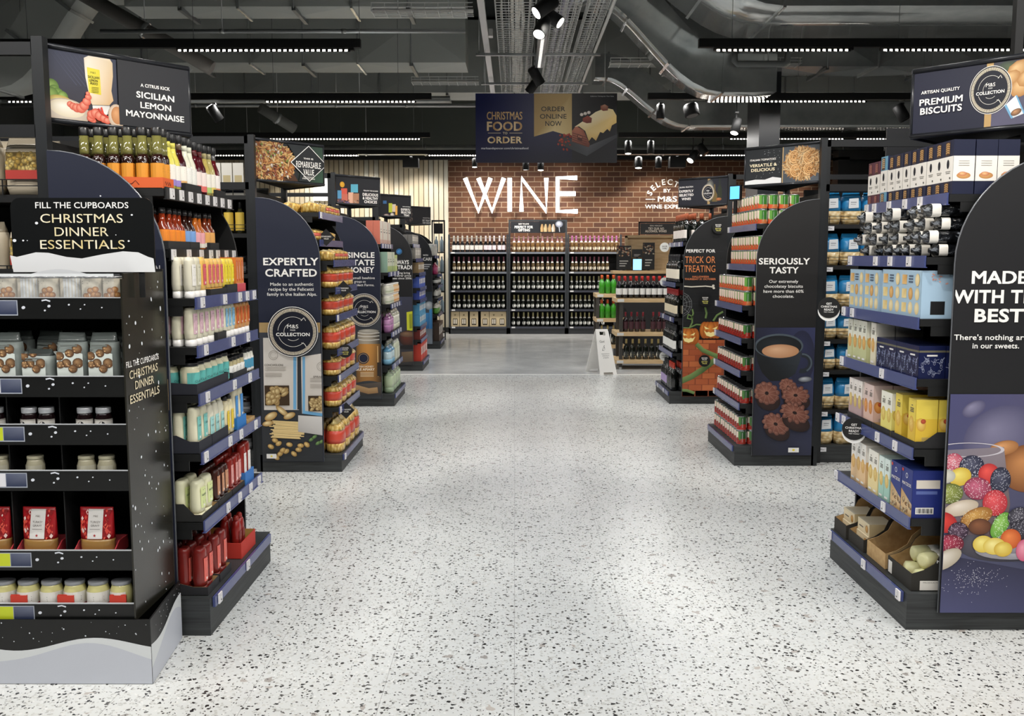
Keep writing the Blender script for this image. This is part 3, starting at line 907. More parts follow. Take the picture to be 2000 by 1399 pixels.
# the iced log cake
p.ppoly([(1090, 281), (1146, 305), (1206, 268), (1206, 262), (1150, 285), (1100, 265)], ['2c2e33', '3c3e44', '2a2b30', '2a2b30', '4a4c52', '33353a'])
p.ppoly([(1117, 256), (1125, 246), (1140, 255), (1152, 282), (1150, 288), (1117, 277)], ['a05c46', 'b87058', '8f4f3c', '6d382b', '5d2e24', '8a4a3a'])
for k in range(5):
    p.ppoly([(1118, 259 + k * 4.2), (1146, 268 + k * 4.4), (1146, 269.2 + k * 4.4), (1118, 260.4 + k * 4.2)], '5a2a20')
p.ppoly([(1128, 262), (1137, 265), (1137, 277), (1128, 274)], '4c2019')
p.ppoly([(1129.5, 264), (1132, 265), (1132, 269), (1129.5, 268)], 'c07a60'); p.ppoly([(1133, 265.5), (1136, 266.5), (1136, 270), (1133, 269)], 'c07a60')
p.ppoly([(1122, 248), (1140, 236), (1163, 219), (1183, 211), (1197, 214), (1204, 226), (1204, 240), (1195, 245), (1191, 257), (1186, 252), (1178, 260), (1172, 258), (1164, 275), (1156, 268), (1150, 276), (1143, 256), (1131, 247)],
        ['efe0b4', 'f4e8c6', 'f4e6bd', 'f2e2b4', 'ead49c', 'd4b676', 'c8a866', 'c8a866', 'a88a50', 'd0b070', 'c8a866', 'd8bc80', 'b08f54', 'd0b070', 'b39256', 'dcc48a', 'e8d4a0'])
p.ppoly([(1138, 231), (1148, 226), (1156, 231), (1155, 240), (1146, 241), (1138, 238)], ['8d3a2c', '9b4836', '6d2a20', '5b2018', '6d2a20', '7d3327'])
p.ppoly([(1173, 207), (1181, 204), (1188, 208), (1187, 216), (1178, 217), (1173, 214)], ['9b5a44', 'c09078', '7d3e2e', '6d3226', '7d3e2e', '8d4a38'])
for q in ((1143, 222), (1150, 220), (1136, 224)): p.ell(*p.px(*q), 0.022, 0.02, 'f5f2ee', 'c8b8b0')
p.blobs(26, *p.px(1090, 296), *p.px(1116, 262), 0.01, 0.022, ['c83a24', 'd8523a', 'a82818'], 0.5, 3)
p.build('lettering', hs)
# ================================================================== shelving end units along the aisle
NAVY, CHAR = '151b30', '18181b'
def arch_poly(w, z0, z1, zt, n=14):
    """(a, z): a = 0 at the aisle edge, w at the post side; quarter curve rising to the post"""
    P = [(0, z0), (w, z0), (w, zt)]
    for k in range(1, n + 1):
        t = k / n * PI / 2
        P.append((w - w * math.sin(t), z1 + (zt - z1) * math.cos(t)))
    return P
class Unit:
    def __init__(s, side, Y0, name, label, shelves, base_h, panel_col, arch=(1.52, 1.955), tags=None, run=True, header=True):
        s.side, s.Y0, s.name = side, Y0, name
        s.off = 0.0 if side < 0 else 0.385
        s.shelves, s.base_h = shelves, base_h
        X = s.X
        t = s.root = thing('end_unit', label, 'shelving unit', (X(1.55), Y0, 0))
        ox, oy = X(1.55), Y0
        def P(a): return X(a) - ox
        s.P = P
        b = MB(); b.box(P(1.245), 0.0, 0.0, P(1.83), 0.96, base_h); b.build('plinth', ASH, t)
        b = MB(); b.box(P(1.83), 0.03, 0, P(1.85), 0.93, 2.0); b.build('back_panel', BLACKM, t)
        for y in (0.0, 0.915):
            b = MB(); b.box(P(1.815), y, 0, P(1.858), y + 0.045, 2.39); b.build('post', M('1c1f22', 0.4), t)
        # arched end panels
        for k, (y0, y1) in enumerate(((-0.02, -0.003), (0.963, 0.98))):
            poly = [(P(1.37 + a), z) for a, z in arch_poly(0.44, 0.08, arch[0], arch[1])]
            b = MB(); b.prism(poly, y0, y1, 0)
            e = b.build('end_panel', M(panel_col if k == 0 else '111213', 0.5), t)
            if k == 0:
                s.panel = e
                q = MB()
                ed = [(P(1.37 + a), y0 + 0.008, z) for a, z in arch_poly(0.44, 0.08, arch[0], arch[1])][2:]
                ed = [(P(1.37), y0 + 0.008, 0.08)][::-1] and ed + [(P(1.37), y0 + 0.008, 0.08)]
                q.tube(ed, 0.0042, 6)
                q.build('edge_trim', M('6a6d72', 0.3, 0.3), e)
        # shelves
        s.tags = tags or {}
        for i, (z, a) in enumerate(shelves):
            b = MB(); b.box(P(a + 0.004), 0.03, z - 0.03, P(1.83), 0.93, z)
            b.box(P(a + 0.05), 0.031, z - 0.07, P(1.83), 0.035, z - 0.03); b.box(P(a + 0.05), 0.925, z - 0.07, P(1.83), 0.929, z - 0.03)
            sh = b.build('shelf', BLACK, t)
            r = MB(); r.box(P(a - 0.004), 0.035, z - 0.04, P(a + 0.003), 0.925, z + 0.006)
            r.box(P(a - 0.008), 0.03, z - 0.043, P(a + 0.006), 0.93, z - 0.04)
            r.build('price_rail', s.railmat(i), sh)
            s.ticket(sh, P(a - 0.005), z - 0.018, i)
        r = MB(); r.box(P(1.232), 0.03, base_h - 0.045, P(1.243), 0.93, base_h - 0.002)
        rr = r.build('price_rail', RAIL, t)
        s.ticket(rr, P(1.23), base_h - 0.022, len(shelves))
        if header: s.header()
    def X(s, a): return s.side * (a - 0) if s.side < 0 else a + s.off
    def railmat(s, i): return BLACK if (s.name == 'sauce' and i < 2) else RAIL
    def ticket(s, par, x, z, i):
        ys = s.tags.get(i, ())
        for y in ys:
            big = 0.021
            b = MB()
            sx = -s.side
            b.box(x, y - big, z - big, x + sx * 0.006, y + big, z + big, 0, 'e9e7e8')
            f = x + sx * 0.0065
            def q(a, c, d, e, col): b.quad([(f, y + a, z + c), (f, y + d, z + c), (f, y + d, z + e), (f, y + a, z + e)][::(1 if sx > 0 else -1)], 0, col)
            for k in range(4):
                q(-0.012, 0.012 - k * 0.005, 0.004 + 0.004 * (k % 2), 0.0105 - k * 0.005 + 0.0026, '6f6e74')
            q(-0.002, -0.013, 0.012, -0.007, '3a3a40')
            q(-0.0175, -0.0178, 0.0175, -0.0168, 'a9a7ac'); q(-0.0175, 0.0168, 0.0175, 0.0178, 'a9a7ac')
            b.build('price_ticket', PRINT, par)
    def header(s):
        P, t = s.P, s.root
        A, B, Cc = (P(1.845), 0.06), (P(1.442 if s.side < 0 else 1.402), 0.55), (P(1.845), 1.0)
        z0, z1 = 2.082, 2.372
        b = MB()
        b.prism([A, B, Cc], z0, z1, 0, None, 'Z')
        s.head = b.build('header_sign', M('1a1b20', 0.45), t)
        fr = MB()
        for zz in (z0 - 0.008, z1 - 0.012):
            for p, q in ((A, B), (B, Cc)):
                fr.tube([(p[0], p[1], zz + 0.01), (q[0], q[1], zz + 0.01)], 0.0125, 6)
        for p in (A, B, Cc): fr.tube([(p[0], p[1], z0), (p[0], p[1], z1)], 0.008, 6)
        fr.build('frame', M('2b2d32', 0.3, 0.3), s.head)
    def head_print(s):
        ox, oy = s.X(1.55), s.Y0
        A = Vector((s.X(1.845), s.Y0 + 0.06, 2.082)); B = Vector((s.X(1.442 if s.side < 0 else 1.402), s.Y0 + 0.55, 2.082))
        O, E = (A, B) if s.side < 0 else (B, A)
        U = (E - O).normalized(); Nn = U.cross(Vector((0, 0, 1)))
        p = Pr(O + Nn * 0.002, U)
        p.w, p.h = (E - O).length, 0.29
        p.clip = (0.004, 0.008, p.w - 0.004, p.h - 0.008)
        s.hp = p
        return p
    def panel_print(s):
        xs = sorted((s.X(1.37), s.X(1.81)))
        p = Pr((xs[0], s.Y0 - 0.0205, 0.08), (1, 0, 0))
        p.w, p.h = 0.44, 1.875
        p.clip = (0.003, 0.003, 0.437, 1.6)
        return p

def run(side, name, label, Y0, x_in, length, shelves, mat=BLACK, Y1=None):
    """gondola behind an end unit, its shelves facing the camera (and, behind the back panel, the next aisle)"""
    t = thing('shelving_run', label, 'shelving unit', (x_in + side * length / 2, Y0, 0))
    h = length / 2
    b = MB(); b.box(-h, 0.46, 0, h, 0.5, 2.06); b.build('back_panel', BLACKM, t)
    b = MB(); b.box(-h, 0.02, 0, h, 0.94, 0.13); b.build('plinth', ASH, t)
    for xx in (-h, h - 0.04):
        b = MB(); b.box(xx, 0.0, 0, xx + 0.04, 0.035, 2.39); b.build('post', M('1c1f22', 0.4), t)
    b = MB(); b.box(-h, 0.0, 2.02, h, 0.03, 2.07); b.box(-h, 0.0, 2.34, h, 0.03, 2.39); b.build('top_rail', M('16181b', 0.4), t)
    for z in shelves:
        b = MB(); b.box(-h + 0.04, 0.02, z - 0.03, h - 0.04, 0.46, z)
        sh = b.build('shelf', mat, t)
        w = MB()
        for zz in (z + 0.035, z + 0.06): w.box(-h + 0.04, 0.012, zz - 0.002, h - 0.04, 0.016, zz + 0.002)
        k = -h + 0.05
        while k < h - 0.04:
            w.box(k, 0.012, z, k + 0.004, 0.016, z + 0.06); k += 0.24
        w.build('wire_guard', M('2a2c2e', 0.4, 0.5), sh)
    return t

L1 = Unit(-1, 3.76, 'sauce', 'black end unit of sauces and mayonnaise under the lemon mayonnaise sign', [(1.815, 1.376), (1.573, 1.368), (1.38, 1.272), (1.185, 1.271), (0.99, 1.271), (0.75, 1.269), (0.465, 1.269)], 0.155, NAVY,
          tags={0: [0.09 + 0.11 * k for k in range(8)], 1: [0.06, 0.24, 0.4, 0.53, 0.63, 0.76, 0.88], 2: [0.1, 0.4, 0.63, 0.75, 0.87], 3: [0.12, 0.5, 0.74], 4: [0.12, 0.5, 0.75], 5: [0.07, 0.4, 0.57, 0.82], 6: [0.34, 0.52, 0.7, 0.85], 7: [0.08, 0.5]})
L2 = Unit(-1, 6.74, 'pasta', 'black end unit of red banded pasta bags under the noodle sign', [(1.855, 1.376), (1.66, 1.376), (1.515, 1.28), (1.322, 1.27), (1.125, 1.27), (0.88, 1.265), (0.69, 1.265), (0.462, 1.262)], 0.125, NAVY,
          tags={0: [0.06], 4: [0.06], 6: [0.06], 7: [0.06], 8: [0.06]})
L3 = Unit(-1, 9.75, 'honey', 'black end unit with the honey jar panel, third along the aisle', [(1.67, 1.36), (1.38, 1.29), (1.05, 1.27), (0.755, 1.27), (0.42, 1.265)], 0.125, NAVY,
          tags={0: [0.1, 0.3, 0.5, 0.7], 1: [0.2, 0.5, 0.8], 2: [0.1, 0.3, 0.5, 0.7], 3: [0.15, 0.35, 0.6, 0.8], 4: [0.2, 0.6]})
L4 = Unit(-1, 12.81, 'tea', 'black end unit with the tea glass panel, fourth along the aisle', [(1.706, 1.36), (1.51, 1.32), (1.32, 1.28), (1.12, 1.27), (0.96, 1.27), (0.60, 1.27), (0.42, 1.265)], 0.125, CHAR, tags={0: [0.1, 0.3, 0.5, 0.7]})
L5 = Unit(-1, 15.89, 'pet', 'black end unit with the blue bottle panel, last before the wine wall', [(1.55, 1.33), (1.24, 1.28), (1.06, 1.27), (0.84, 1.27), (0.58, 1.27)], 0.125, '10131a', tags={0: [0.2, 0.6]})
R1 = Unit(1, 3.83, 'biscuit', 'black end unit of biscuits under the premium biscuits sign', [(1.796, 1.35), (1.545, 1.272), (1.295, 1.256), (1.048, 1.256), (0.757, 1.256), (0.463, 1.256)], 0.155, CHAR,
          tags={0: [0.28, 0.44, 0.62, 0.8, 0.9], 1: [0.18, 0.38, 0.55, 0.88], 2: [0.9, 0.78], 3: [0.38, 0.9], 4: [0.2, 0.4, 0.84, 0.93], 5: [0.3, 0.92], 6: [0.05, 0.45, 0.92]})
R2 = Unit(1, 6.95, 'tomato', 'black end unit stacked with tinned tomatoes under the spaghetti sign', [(1.778, 1.37), (1.482, 1.37), (1.182, 1.28), (0.94, 1.28), (0.70, 1.28), (0.455, 1.28)], 0.147, '161516',
          tags={k: [0.9] for k in range(6)})
R3 = Unit(1, 9.93, 'wine', 'black end unit of wine bottles with the Halloween panel', [(1.69, 1.36), (1.265, 1.29), (0.90, 1.28), (0.53, 1.27)], 0.125, '111214', tags={0: [0.2, 0.5, 0.8], 2: [0.2, 0.7], 4: [0.3, 0.7]})
run(-1, 'L1', 'black shelving run behind the Christmas dinner display', 3.86, -1.87, 1.2, [1.795, 1.45, 1.1, 0.75, 0.4])
run(-1, 'L2', 'black shelving run of bottles and jars next to the noodle sign', 6.84, -1.87, 2.4, [1.98, 1.71, 1.42, 1.18, 0.957, 0.657, 0.40])
run(-1, 'L3', 'black shelving run behind the honey panel', 9.85, -1.87, 2.4, [1.9, 1.6, 1.2, 0.8, 0.4])
run(-1, 'L4', 'black shelving run behind the tea panel', 12.91, -1.87, 2.4, [1.9, 1.6, 1.2, 0.8, 0.4])
run(-1, 'L5', 'black shelving run behind the blue bottle panel', 15.99, -1.87, 2.4, [1.9, 1.6, 1.2, 0.8, 0.4])
run(1, 'R1', 'black shelving run behind the sweets panel', 3.93, 2.26, 1.2, [1.8, 1.5, 1.2, 0.9, 0.6, 0.3])
run(1, 'R2', 'black shelving run of blue pasta bags beside the mug panel', 7.05, 2.26, 1.4, [1.78, 1.48, 1.17, 0.93, 0.70, 0.40])
run(1, 'R3', 'black shelving run behind the Halloween panel', 10.03, 2.26, 2.4, [1.9, 1.5, 1.1, 0.7, 0.4])
# ================================================================== what is printed on the panels and header signs
WH, GOLD = 'f4f2ee', 'd9bd86'
def roundel(p, cx, cy, r, sx=1.0, base='12162a', small=False):
    p.ell(cx, cy, r * sx, r, 'f0ede8', n=48)
    p.ell(cx, cy, r * 0.975 * sx, r * 0.975, '0e1222', n=48)
    p.ring(cx, cy, r * 0.80, r * 0.93, 'c9bda6' if small else '3b352c', 0, 360, 48, sx=sx)
    if not small:
        p.lay += 0.0002
        for k in range(96):
            a = 2 * PI * k / 96
            c, s_ = math.cos(a), math.sin(a)
            w = 0.011 * r
            P = [(cx + sx * (q * r * c - e * w * s_), cy + q * r * s_ + e * w * c) for q, e in ((0.80, -1), (0.93, -1.6), (0.93, 1.6), (0.80, 1))]
            p.poly(P, 'eadfca', step=0)
    p.ring(cx, cy, r * 0.585, r * 0.60, 'e8e4dc', 50, 175, 24, sx=sx)
    p.ring(cx, cy, r * 0.585, r * 0.60, 'e8e4dc', 200, 315, 24, sx=sx)
    p.ring(cx, cy, r * 0.345, r * 0.36, 'e8e4dc', 115, 190, 16, sx=sx)
    p.ring(cx, cy, r * 0.345, r * 0.36, 'e8e4dc', 235, 310, 16, sx=sx)
    for s_ in (1, -1):
        a = (cx + sx * 0.38 * r, cy + s_ * 0.46 * r)
        p.stroke([(a[0] - 0.05 * r * sx, a[1] - s_ * 0.02 * r), (a[0] + 0.07 * r * sx, a[1] + s_ * 0.10 * r if s_ > 0 else a[1] - 0.02 * r), (a[0] + 0.14 * r * sx, a[1] - (0.02 if s_ > 0 else 0.14) * r)], 0.025 * r, 'e8e4dc')
    p.text('M&S', cx, cy + 0.22 * r, 0.16 * r, WH, 0.004, 0.44 * r * sx)
    p.text('FOOD', cx, cy + 0.07 * r, 0.055 * r, WH, 0.012, 0.2 * r * sx)
    p.text('COLLECTION', cx, cy - 0.10 * r, 0.135 * r, WH, 0.028, 1.34 * r * sx)

# ---- the sauce unit: navy panel with its letters mostly behind the display
p = L1.panel_print()
p.ppoly([(310, 741), (344, 741), (345, 781), (312, 781)], 'a08a62')
p.ptext('N', 304, 313, 526, 16, 'c9c7c9', 0.03)
p.rect(0.0, 0.86, 0.44, 0.95, 'a08a62')
roundel(p, 0.24, 0.905, 0.155)
p.rect(0.0, 0.04, 0.44, 0.52, ['2a2522', '332c27', '3d342d', '1c2030'])
p.ell(0.36, 0.36, 0.10, 0.15, '6b5a46', '2d2722', n=24); p.ell(0.36, 0.50, 0.075, 0.03, '8d8f93', '4d5056')
p.build('lettering', L1.panel)
# ---- pasta unit
p = L2.panel_print(); X = p.px
p.ptext('EXPERTLY', 514, 622, 510.5, 14.5, WH, 0.026)
p.ptext('CRAFTED', 518, 619, 532.5, 15, WH, 0.026)
p.ptext('Made to an authentic', 528, 612, 555, 6.5, WH, 0.003)
p.ptext('recipe by the Felicetti', 524.5, 612.5, 564.8, 6.5, WH, 0.003)
p.ptext('family in the Italian Alps.', 521.5, 619, 574.6, 6.5, WH, 0.003)
a, b = X(512, 657), X(632, 640)
p.rect(0.0, b[1] - 0.035, 0.435, b[1] + 0.035, 'a78c5f')
p.rect(0.0, 0.004, 0.436, b[1] - 0.035, ['26282b', '23262a', '3f434b', '3a3d45'])
p.ppoly([(514, 660), (570, 660), (584, 697), (584, 801), (516, 801)], ['d2ccc4', 'd8d2ca', 'd0c9c0', 'c9c1b8', 'd6d0c8'])
p.ppoly([(588, 697), (632, 690), (636, 812), (590, 808)], ['cfc8bf', 'dcd6cf', 'd3ccc4', 'c6beb5'])
for x0, x1, y0, y1 in ((573, 579, 697, 800), (591, 596, 697, 806)):
    p.ppoly([(x0, y0), (x1, y0), (x1, y1), (x0, y1)], '6fa9d2')
p.ppoly([(591, 802), (634, 808), (634, 814), (591, 808)], '6fa9d2')
p.ppoly([(581, 697), (587, 697), (587, 800), (581, 800)], '2b2c2e')
for x, y in ((534, 694), (628, 716)):
    c = X(x, y); p.ring(c[0], c[1], 0.030, 0.033, '9c948b'); p.ring(c[0], c[1], 0.020, 0.022, '9c948b', 30, 330)
p.ptext('CONCHIGLIONI', 517, 553, 713, 4, '5d564e', 0.01); p.ptext('SPIRALI', 612, 631, 736, 4, '5d564e', 0.01)
for x0, x1, y0 in ((518, 560, 709), (606, 630, 731), (518, 552, 721), (606, 632, 743)):
    for k in range(3): p.ppoly([(x0, y0 + k * 3 + 8), (x1, y0 + k * 3 + 8), (x1 - 3, y0 + k * 3 + 9), (x0, y0 + k * 3 + 9)], 'a9a198')
def win(x0, y0, x1, y1, seed):
    a, b = X(x0, y1), X(x1, y0)
    p.rect(a[0], a[1], b[0], b[1], '3d2c1a')
    w, h = b[0] - a[0], b[1] - a[1]
    R = random.Random(seed)
    for _ in range(26):
        cx, cy = a[0] + w * R.uniform(0.14, 0.86), a[1] + h * R.uniform(0.13, 0.87)
        p.ell(cx, cy, w * R.uniform(0.12, 0.2), h * R.uniform(0.09, 0.15), 'e2cd98', '8a6a3a', R.uniform(0, PI), 12, 0.00006)
    return
win(518, 753, 565, 792, 4); win(603, 773, 634, 803, 5)
# loose pasta on a slate
R = random.Random(9)
for k in range(16):
    y = 822 + k * 2.1
    p.stroke([X(526 + R.uniform(0, 14), y), X(588 + R.uniform(-3, 10), y + 3)], 0.0075, 'ecd8a2', 'c59f5c')
p.ppoly([(583, 811), (636, 814), (636, 851), (583, 843)], ['c9c5c1', 'd7d4d1', 'bcb8b5', 'a9a5a2'])
for cx, cy, rx, ry, ro in ((530, 813, 0.05, 0.026, 0.5), (552, 803, 0.055, 0.02, -0.7), (566, 812, 0.045, 0.022, 0.4), (524, 827, 0.04, 0.02, 0.2)):
    q = X(cx, cy); p.ell(q[0], q[1], rx, ry, 'f0dca8', '9c7438', ro)
for cx, cy in ((538, 860), (545, 866), (530, 872), (548, 886), (560, 881), (575, 886), (566, 868), (588, 870), (600, 868), (584, 878), (553, 879), (541, 893)):
    q = X(cx, cy); p.ell(q[0], q[1], 0.024, 0.017, 'ecd08c', '8f6a30', R.uniform(-0.8, 0.8), 12)
    for k in (-1, 0, 1): p.stroke([(q[0] + k * 0.011, q[1] - 0.012), (q[0] + k * 0.011 + 0.006, q[1] + 0.012)], 0.002, '9b7638')
for cx, cy in ((609, 858), (615, 853), (622, 865), (629, 862)):
    q = X(cx, cy); p.ell(q[0], q[1], 0.022, 0.012, '7fa05e', '33502a', 0.6)
a = X(522, 895); b = X(541, 886); p.rect(a[0], a[1], b[0], b[1], 'e6e4e0'); p.ell((a[0] + b[0]) / 2, (a[1] + b[1]) / 2, 0.008, 0.006, 'e8d23a')
c = X(573, 648); roundel(p, c[0], c[1], 0.178)
p.build('lettering', L2.panel)
# ---- honey
p = L3.panel_print(); X = p.px
p.ptext('SINGLE', 678, 731.5, 498, 11, WH, 0.026); p.ptext('ESTATE', 672, 731.5, 512.5, 11, WH, 0.026); p.ptext('HONEY', 679, 731, 527, 11, WH, 0.026)
p.ptext('From small beehive', 669, 732, 542.8, 5, WH, 0.003); p.ptext('groups on', 692, 714, 549.8, 5, WH, 0.003); p.ptext('Select Farms.', 692, 731, 556.6, 5, WH, 0.003)
p.rect(0, X(700, 610)[1], 0.436, X(700, 596)[1], 'a08a62')
p.rect(0, 0.004, 0.436, X(700, 610)[1], ['25272b', '33363a', '3d4148', '2c3036'])
J = lambda t, y: X(696 + 49 * t, y)
p.lay += 0.0004
for k in range(12):
    t0, t1 = k / 12, (k + 1) / 12
    def hc(t, y): 
        e = 1 - abs(2 * t - 0.9) ** 2 * 0.55; b_ = 1.0 - 0.25 * y
        return (212 * e * b_, 148 * e * b_, 72 * e * b_)
    p.poly([J(t0, 748 - 4 * math.sin(t0 * PI)), J(t1, 748 - 4 * math.sin(t1 * PI)), J(t1, 672), J(t0, 672)], [hc(t0, 1), hc(t1, 1), hc(t1, 0), hc(t0, 0)], step=0)
p.lay += 0.0002
for k in range(12):
    t0, t1 = k / 12, (k + 1) / 12
    g = lambda t: tuple(v * (1 - abs(2 * t - 0.8) ** 2 * 0.5) for v in (176, 164, 146))
    p.poly([J(t0 * 0.9 + 0.03, 672), J(t1 * 0.9 + 0.03, 672), J(t1 * 0.86 + 0.05, 648), J(t0 * 0.86 + 0.05, 648)], [g(t0), g(t1), g(t1), g(t0)], step=0)
p.lay += 0.0002
for y in (650, 656, 663): p.stroke([J(0.06, y), J(0.3, y + 1.6), J(0.6, y + 1.6), J(0.92, y)], 0.007, 'dcd8ce', 'f4f0e8')
p.ell(*J(0.49, 647), 0.105, 0.022, 'c8c2b6', '8c867a', 0, 24)
p.stroke([J(0.85, 676), J(0.87, 736)], 0.008, 'f0d49c', 'd8a860')
c = X(710, 700); p.ell(c[0], c[1], 0.058, 0.058, '1a1f38', n=30); p.ring(c[0], c[1], 0.044, 0.048, 'c7a77a')
p.ptext('BRITISH HONEY', 693, 730, 716, 3.6, 'f2e6d2', 0.02); p.ptext('SINGLE APIARY', 684, 732, 721.5, 4.6, 'f2e6d2', 0.03)
for k in range(4): p.ppoly([(704, 727 + k * 2.6), (730, 727 + k * 2.6), (730, 728 + k * 2.6), (704, 728 + k * 2.6)], 'e8d0a8')
p.ppoly([(737, 708), (744, 708), (744, 735), (737, 735)], '2a2320')
p.ppoly([(690, 752), (745, 746), (748, 772), (690, 772)], ['4a403a', '5e544c', '35302e', '2c2a2a'])
p.stroke([X(694, 757), X(720, 764), X(738, 762)], 0.06, 'b89468', '8f6c46')
c = X(712, 606); roundel(p, c[0], c[1], 0.17)
p.build('lettering', L3.panel)
# ---- tea
p = L4.panel_print(); X = p.px
p.ptext('ALWAYS', 765, 798.5, 512, 8, WH, 0.026); p.ptext('FAIRTRADE', 757, 807, 522, 8, WH, 0.026)
p.ptext('Helping bring', 768, 801, 533, 4, WH, 0.01); p.ptext('a fairer price', 770, 803, 538.3, 4, WH, 0.01); p.ptext('teas since 2006.', 766, 805, 543.6, 4, WH, 0.01)
a, b = X(771, 501), X(788, 482); p.rect(a[0], a[1], b[0], b[1], '12161c'); p.ring((a[0] + b[0]) / 2, (a[1] + b[1]) / 2, 0.034, 0.038, '4f94cf'); p.ell((a[0] + b[0]) / 2, (a[1] + b[1]) / 2, 0.032, 0.028, '4f94cf', '2a6aa8', 0.7)
p.rect(0, 0.004, 0.436, X(790, 580)[1], ['33302f', '2c2a2c', '3f4152', '45485c'])
p.ppoly([(794, 610), (811, 607), (811, 645), (795, 647)], ['d9dc3c', 'c6ca2c', 'b4b824', 'd9dc3c'])
p.ppoly([(799, 614), (810, 612), (810, 640), (800, 642)], ['9aa02a', 'b7bc36', 'a5aa2c', '888e22'])
c = X(797, 661); p.ell(c[0], c[1], 0.12, 0.11, '6b3324', '33201c'); p.ell(c[0], c[1] + 0.055, 0.11, 0.04, '8d6c52', '5a4236'); p.ell(c[0], c[1] - 0.12, 0.14, 0.03, '1c1a1c')
p.ppoly([(784, 688), (811, 686), (811, 706), (784, 708)], ['6b5844', '7d6850', '5a4838', '4d3f32'])
p.build('lettering', L4.panel)
# ---- pet
p = L5.panel_print(); X = p.px
p.ptext('CARE', 826, 845, 506, 6, WH, 0.026); p.ptext('WITH', 826, 836, 498.5, 3, WH, 0.02)
for k in range(3): p.ppoly([(826, 516 + k * 4), (842 - k * 3, 516 + k * 4), (842 - k * 3, 518 + k * 4), (826, 518 + k * 4)], 'b9babc')
p.rect(0, 0.004, 0.436, X(830, 570)[1], ['6a727c', '7c848e', '24303f', '1b2836'])
for x0, x1, y0 in ((826, 838, 612), (838.5, 846, 604)):
    p.ppoly([(x0, y0), (x1, y0 - 1), (x1, 642), (x0, 643)], ['4f9fd8', '3a86c4', '24609a', '3474b0'])
c = X(838, 597); p.ell(c[0], c[1], 0.07, 0.07, 'dfe3e6', '8d979f')
p.build('lettering', L5.panel)
# ---- sweets
p = R1.panel_print(); X = p.px
p.ptext('MADE', 1899, 2006, 541, 26, WH, 0.032); p.ptext('WITH THE', 1861, 2044, 578.5, 26, WH, 0.032); p.ptext('BEST', 1903, 1999, 615.5, 26, WH, 0.032)
p.ptext("There's nothing artificial", 1863, 2041, 658.5, 11, WH, 0.014); p.ptext('in our sweets.', 1899, 1990, 675, 11, WH, 0.014)
zt = X(1900, 770)[1]
p.rect(0, 0.004, 0.437, zt, ['4a4e6a', '3a3e58', '54516f', '4a4a72'])
p.ell(0.22, zt - 0.18, 0.16, 0.13, '7f7c98', '52506f', 0.4, 24); p.ell(0.10, zt - 0.06, 0.05, 0.03, '8b88a4', '53506f', 0.5)
p.ppoly([(1826, 1080), (2030, 1118), (2030, 1205), (1822, 1203)], ['30304a', '30304a', '3e4064', '4a4c74'])
p.ell(*X(1990, 1050), 0.26, 0.10, '75717c', '3c3a46', 0.1, 30)
p.ell(*X(2010, 915), 0.125, 0.10, 'c98a54', '7d4c2a', 0, 30); p.ell(*X(1960, 875), 0.06, 0.03, 'dca06a', 'a06a3c', 0.2)
p.ppoly([(1832, 880), (1960, 873), (1972, 985), (1960, 1050), (1840, 1040)], ['7d7684', '8a8088', '6d5a5a', '5d4a4c', '6a5a64'])
c = X(1892, 874); p.ring(c[0], c[1] - 0.01, 0.0270, 0.0300, 'c9c4cc', 0, 360, 40, sx=4.8)
def sweet(x, y, rx, ry, c, e, ro=0.0, sugar=None):
    q = X(x, y); k = 0.00211
    p.ell(q[0], q[1], rx * k, ry * k, c, e, ro, 22)
    if sugar:
        R = random.Random(int(x * 7 + y))
        p.lay += 0.0001
        for _ in range(90):
            a, t = R.uniform(0, 2 * PI), math.sqrt(R.random()) * 0.95
            p.ell(q[0] + rx * k * t * math.cos(a), q[1] + ry * k * t * math.sin(a), 0.0022, 0.0016, sugar, None, a, 5, 0)
sweet(1852, 915, 22, 24, 'e8e4b4', 'b9b07c'); sweet(1862, 903, 18, 18, 'e6909c', 'b0405a', 0, 'f4dfe4')
sweet(1897, 910, 24, 21, '5a5c72', '22243c', 0, 'cfd0de'); sweet(1930, 925, 20, 20, 'f05a52', 'b82c30'); sweet(1953, 938, 20, 26, '53556a', '24263a', 0, 'b4b6c4')
sweet(1874, 931, 22, 18, 'f4e47a', 'd2b03a', 0.3); sweet(1845, 930, 20, 14, 'eceadc', 'b4b4a8'); sweet(1854, 964, 26, 20, 'a4ae5e', '5f6a2c', 0.1, 'd4dab4')
sweet(1908, 954, 27, 22, 'd0708c', '8a2c48', -0.2, 'f0d4dc'); sweet(1942, 982, 24, 26, 'ee5f64', 'b42c38', 0.2, 'f0a4a8')
sweet(1876, 992, 34, 15, 'eadfd0', 'bfae98', 0.25); sweet(1906, 1010, 32, 18, 'd8a85c', '9a6428', 0.4, 'ecd09c'); sweet(1843, 1020, 26, 20, 'ee4a3e', 'a81e22', -0.4); sweet(1870, 1037, 20, 18, '62495c', '2c1c30', 0, 'b09cb0')
sweet(1853, 1062, 28, 19, 'b8405a', '6a142c', 0, 'ecc4cc'); sweet(1912, 1028, 22, 16, '8d5a3c', '5a3420')
p.ell(*X(2000, 1066), 0.205, 0.055, 'd8d6da', '8c8a92', 0.08, 30); p.ell(*X(2002, 1060), 0.185, 0.042, 'b8b4bc', '7c7a84', 0.08, 30)
sweet(1952, 1025, 15, 28, 'a0d46a', '5f9a34', -0.5, 'd8f0c4'); sweet(1990, 1010, 24, 20, '5d5a66', '2a2834', 0, 'b8b6c0'); sweet(1994, 1035, 22, 22, '45434f', '1f1d28', 0, 'a8a6b2')
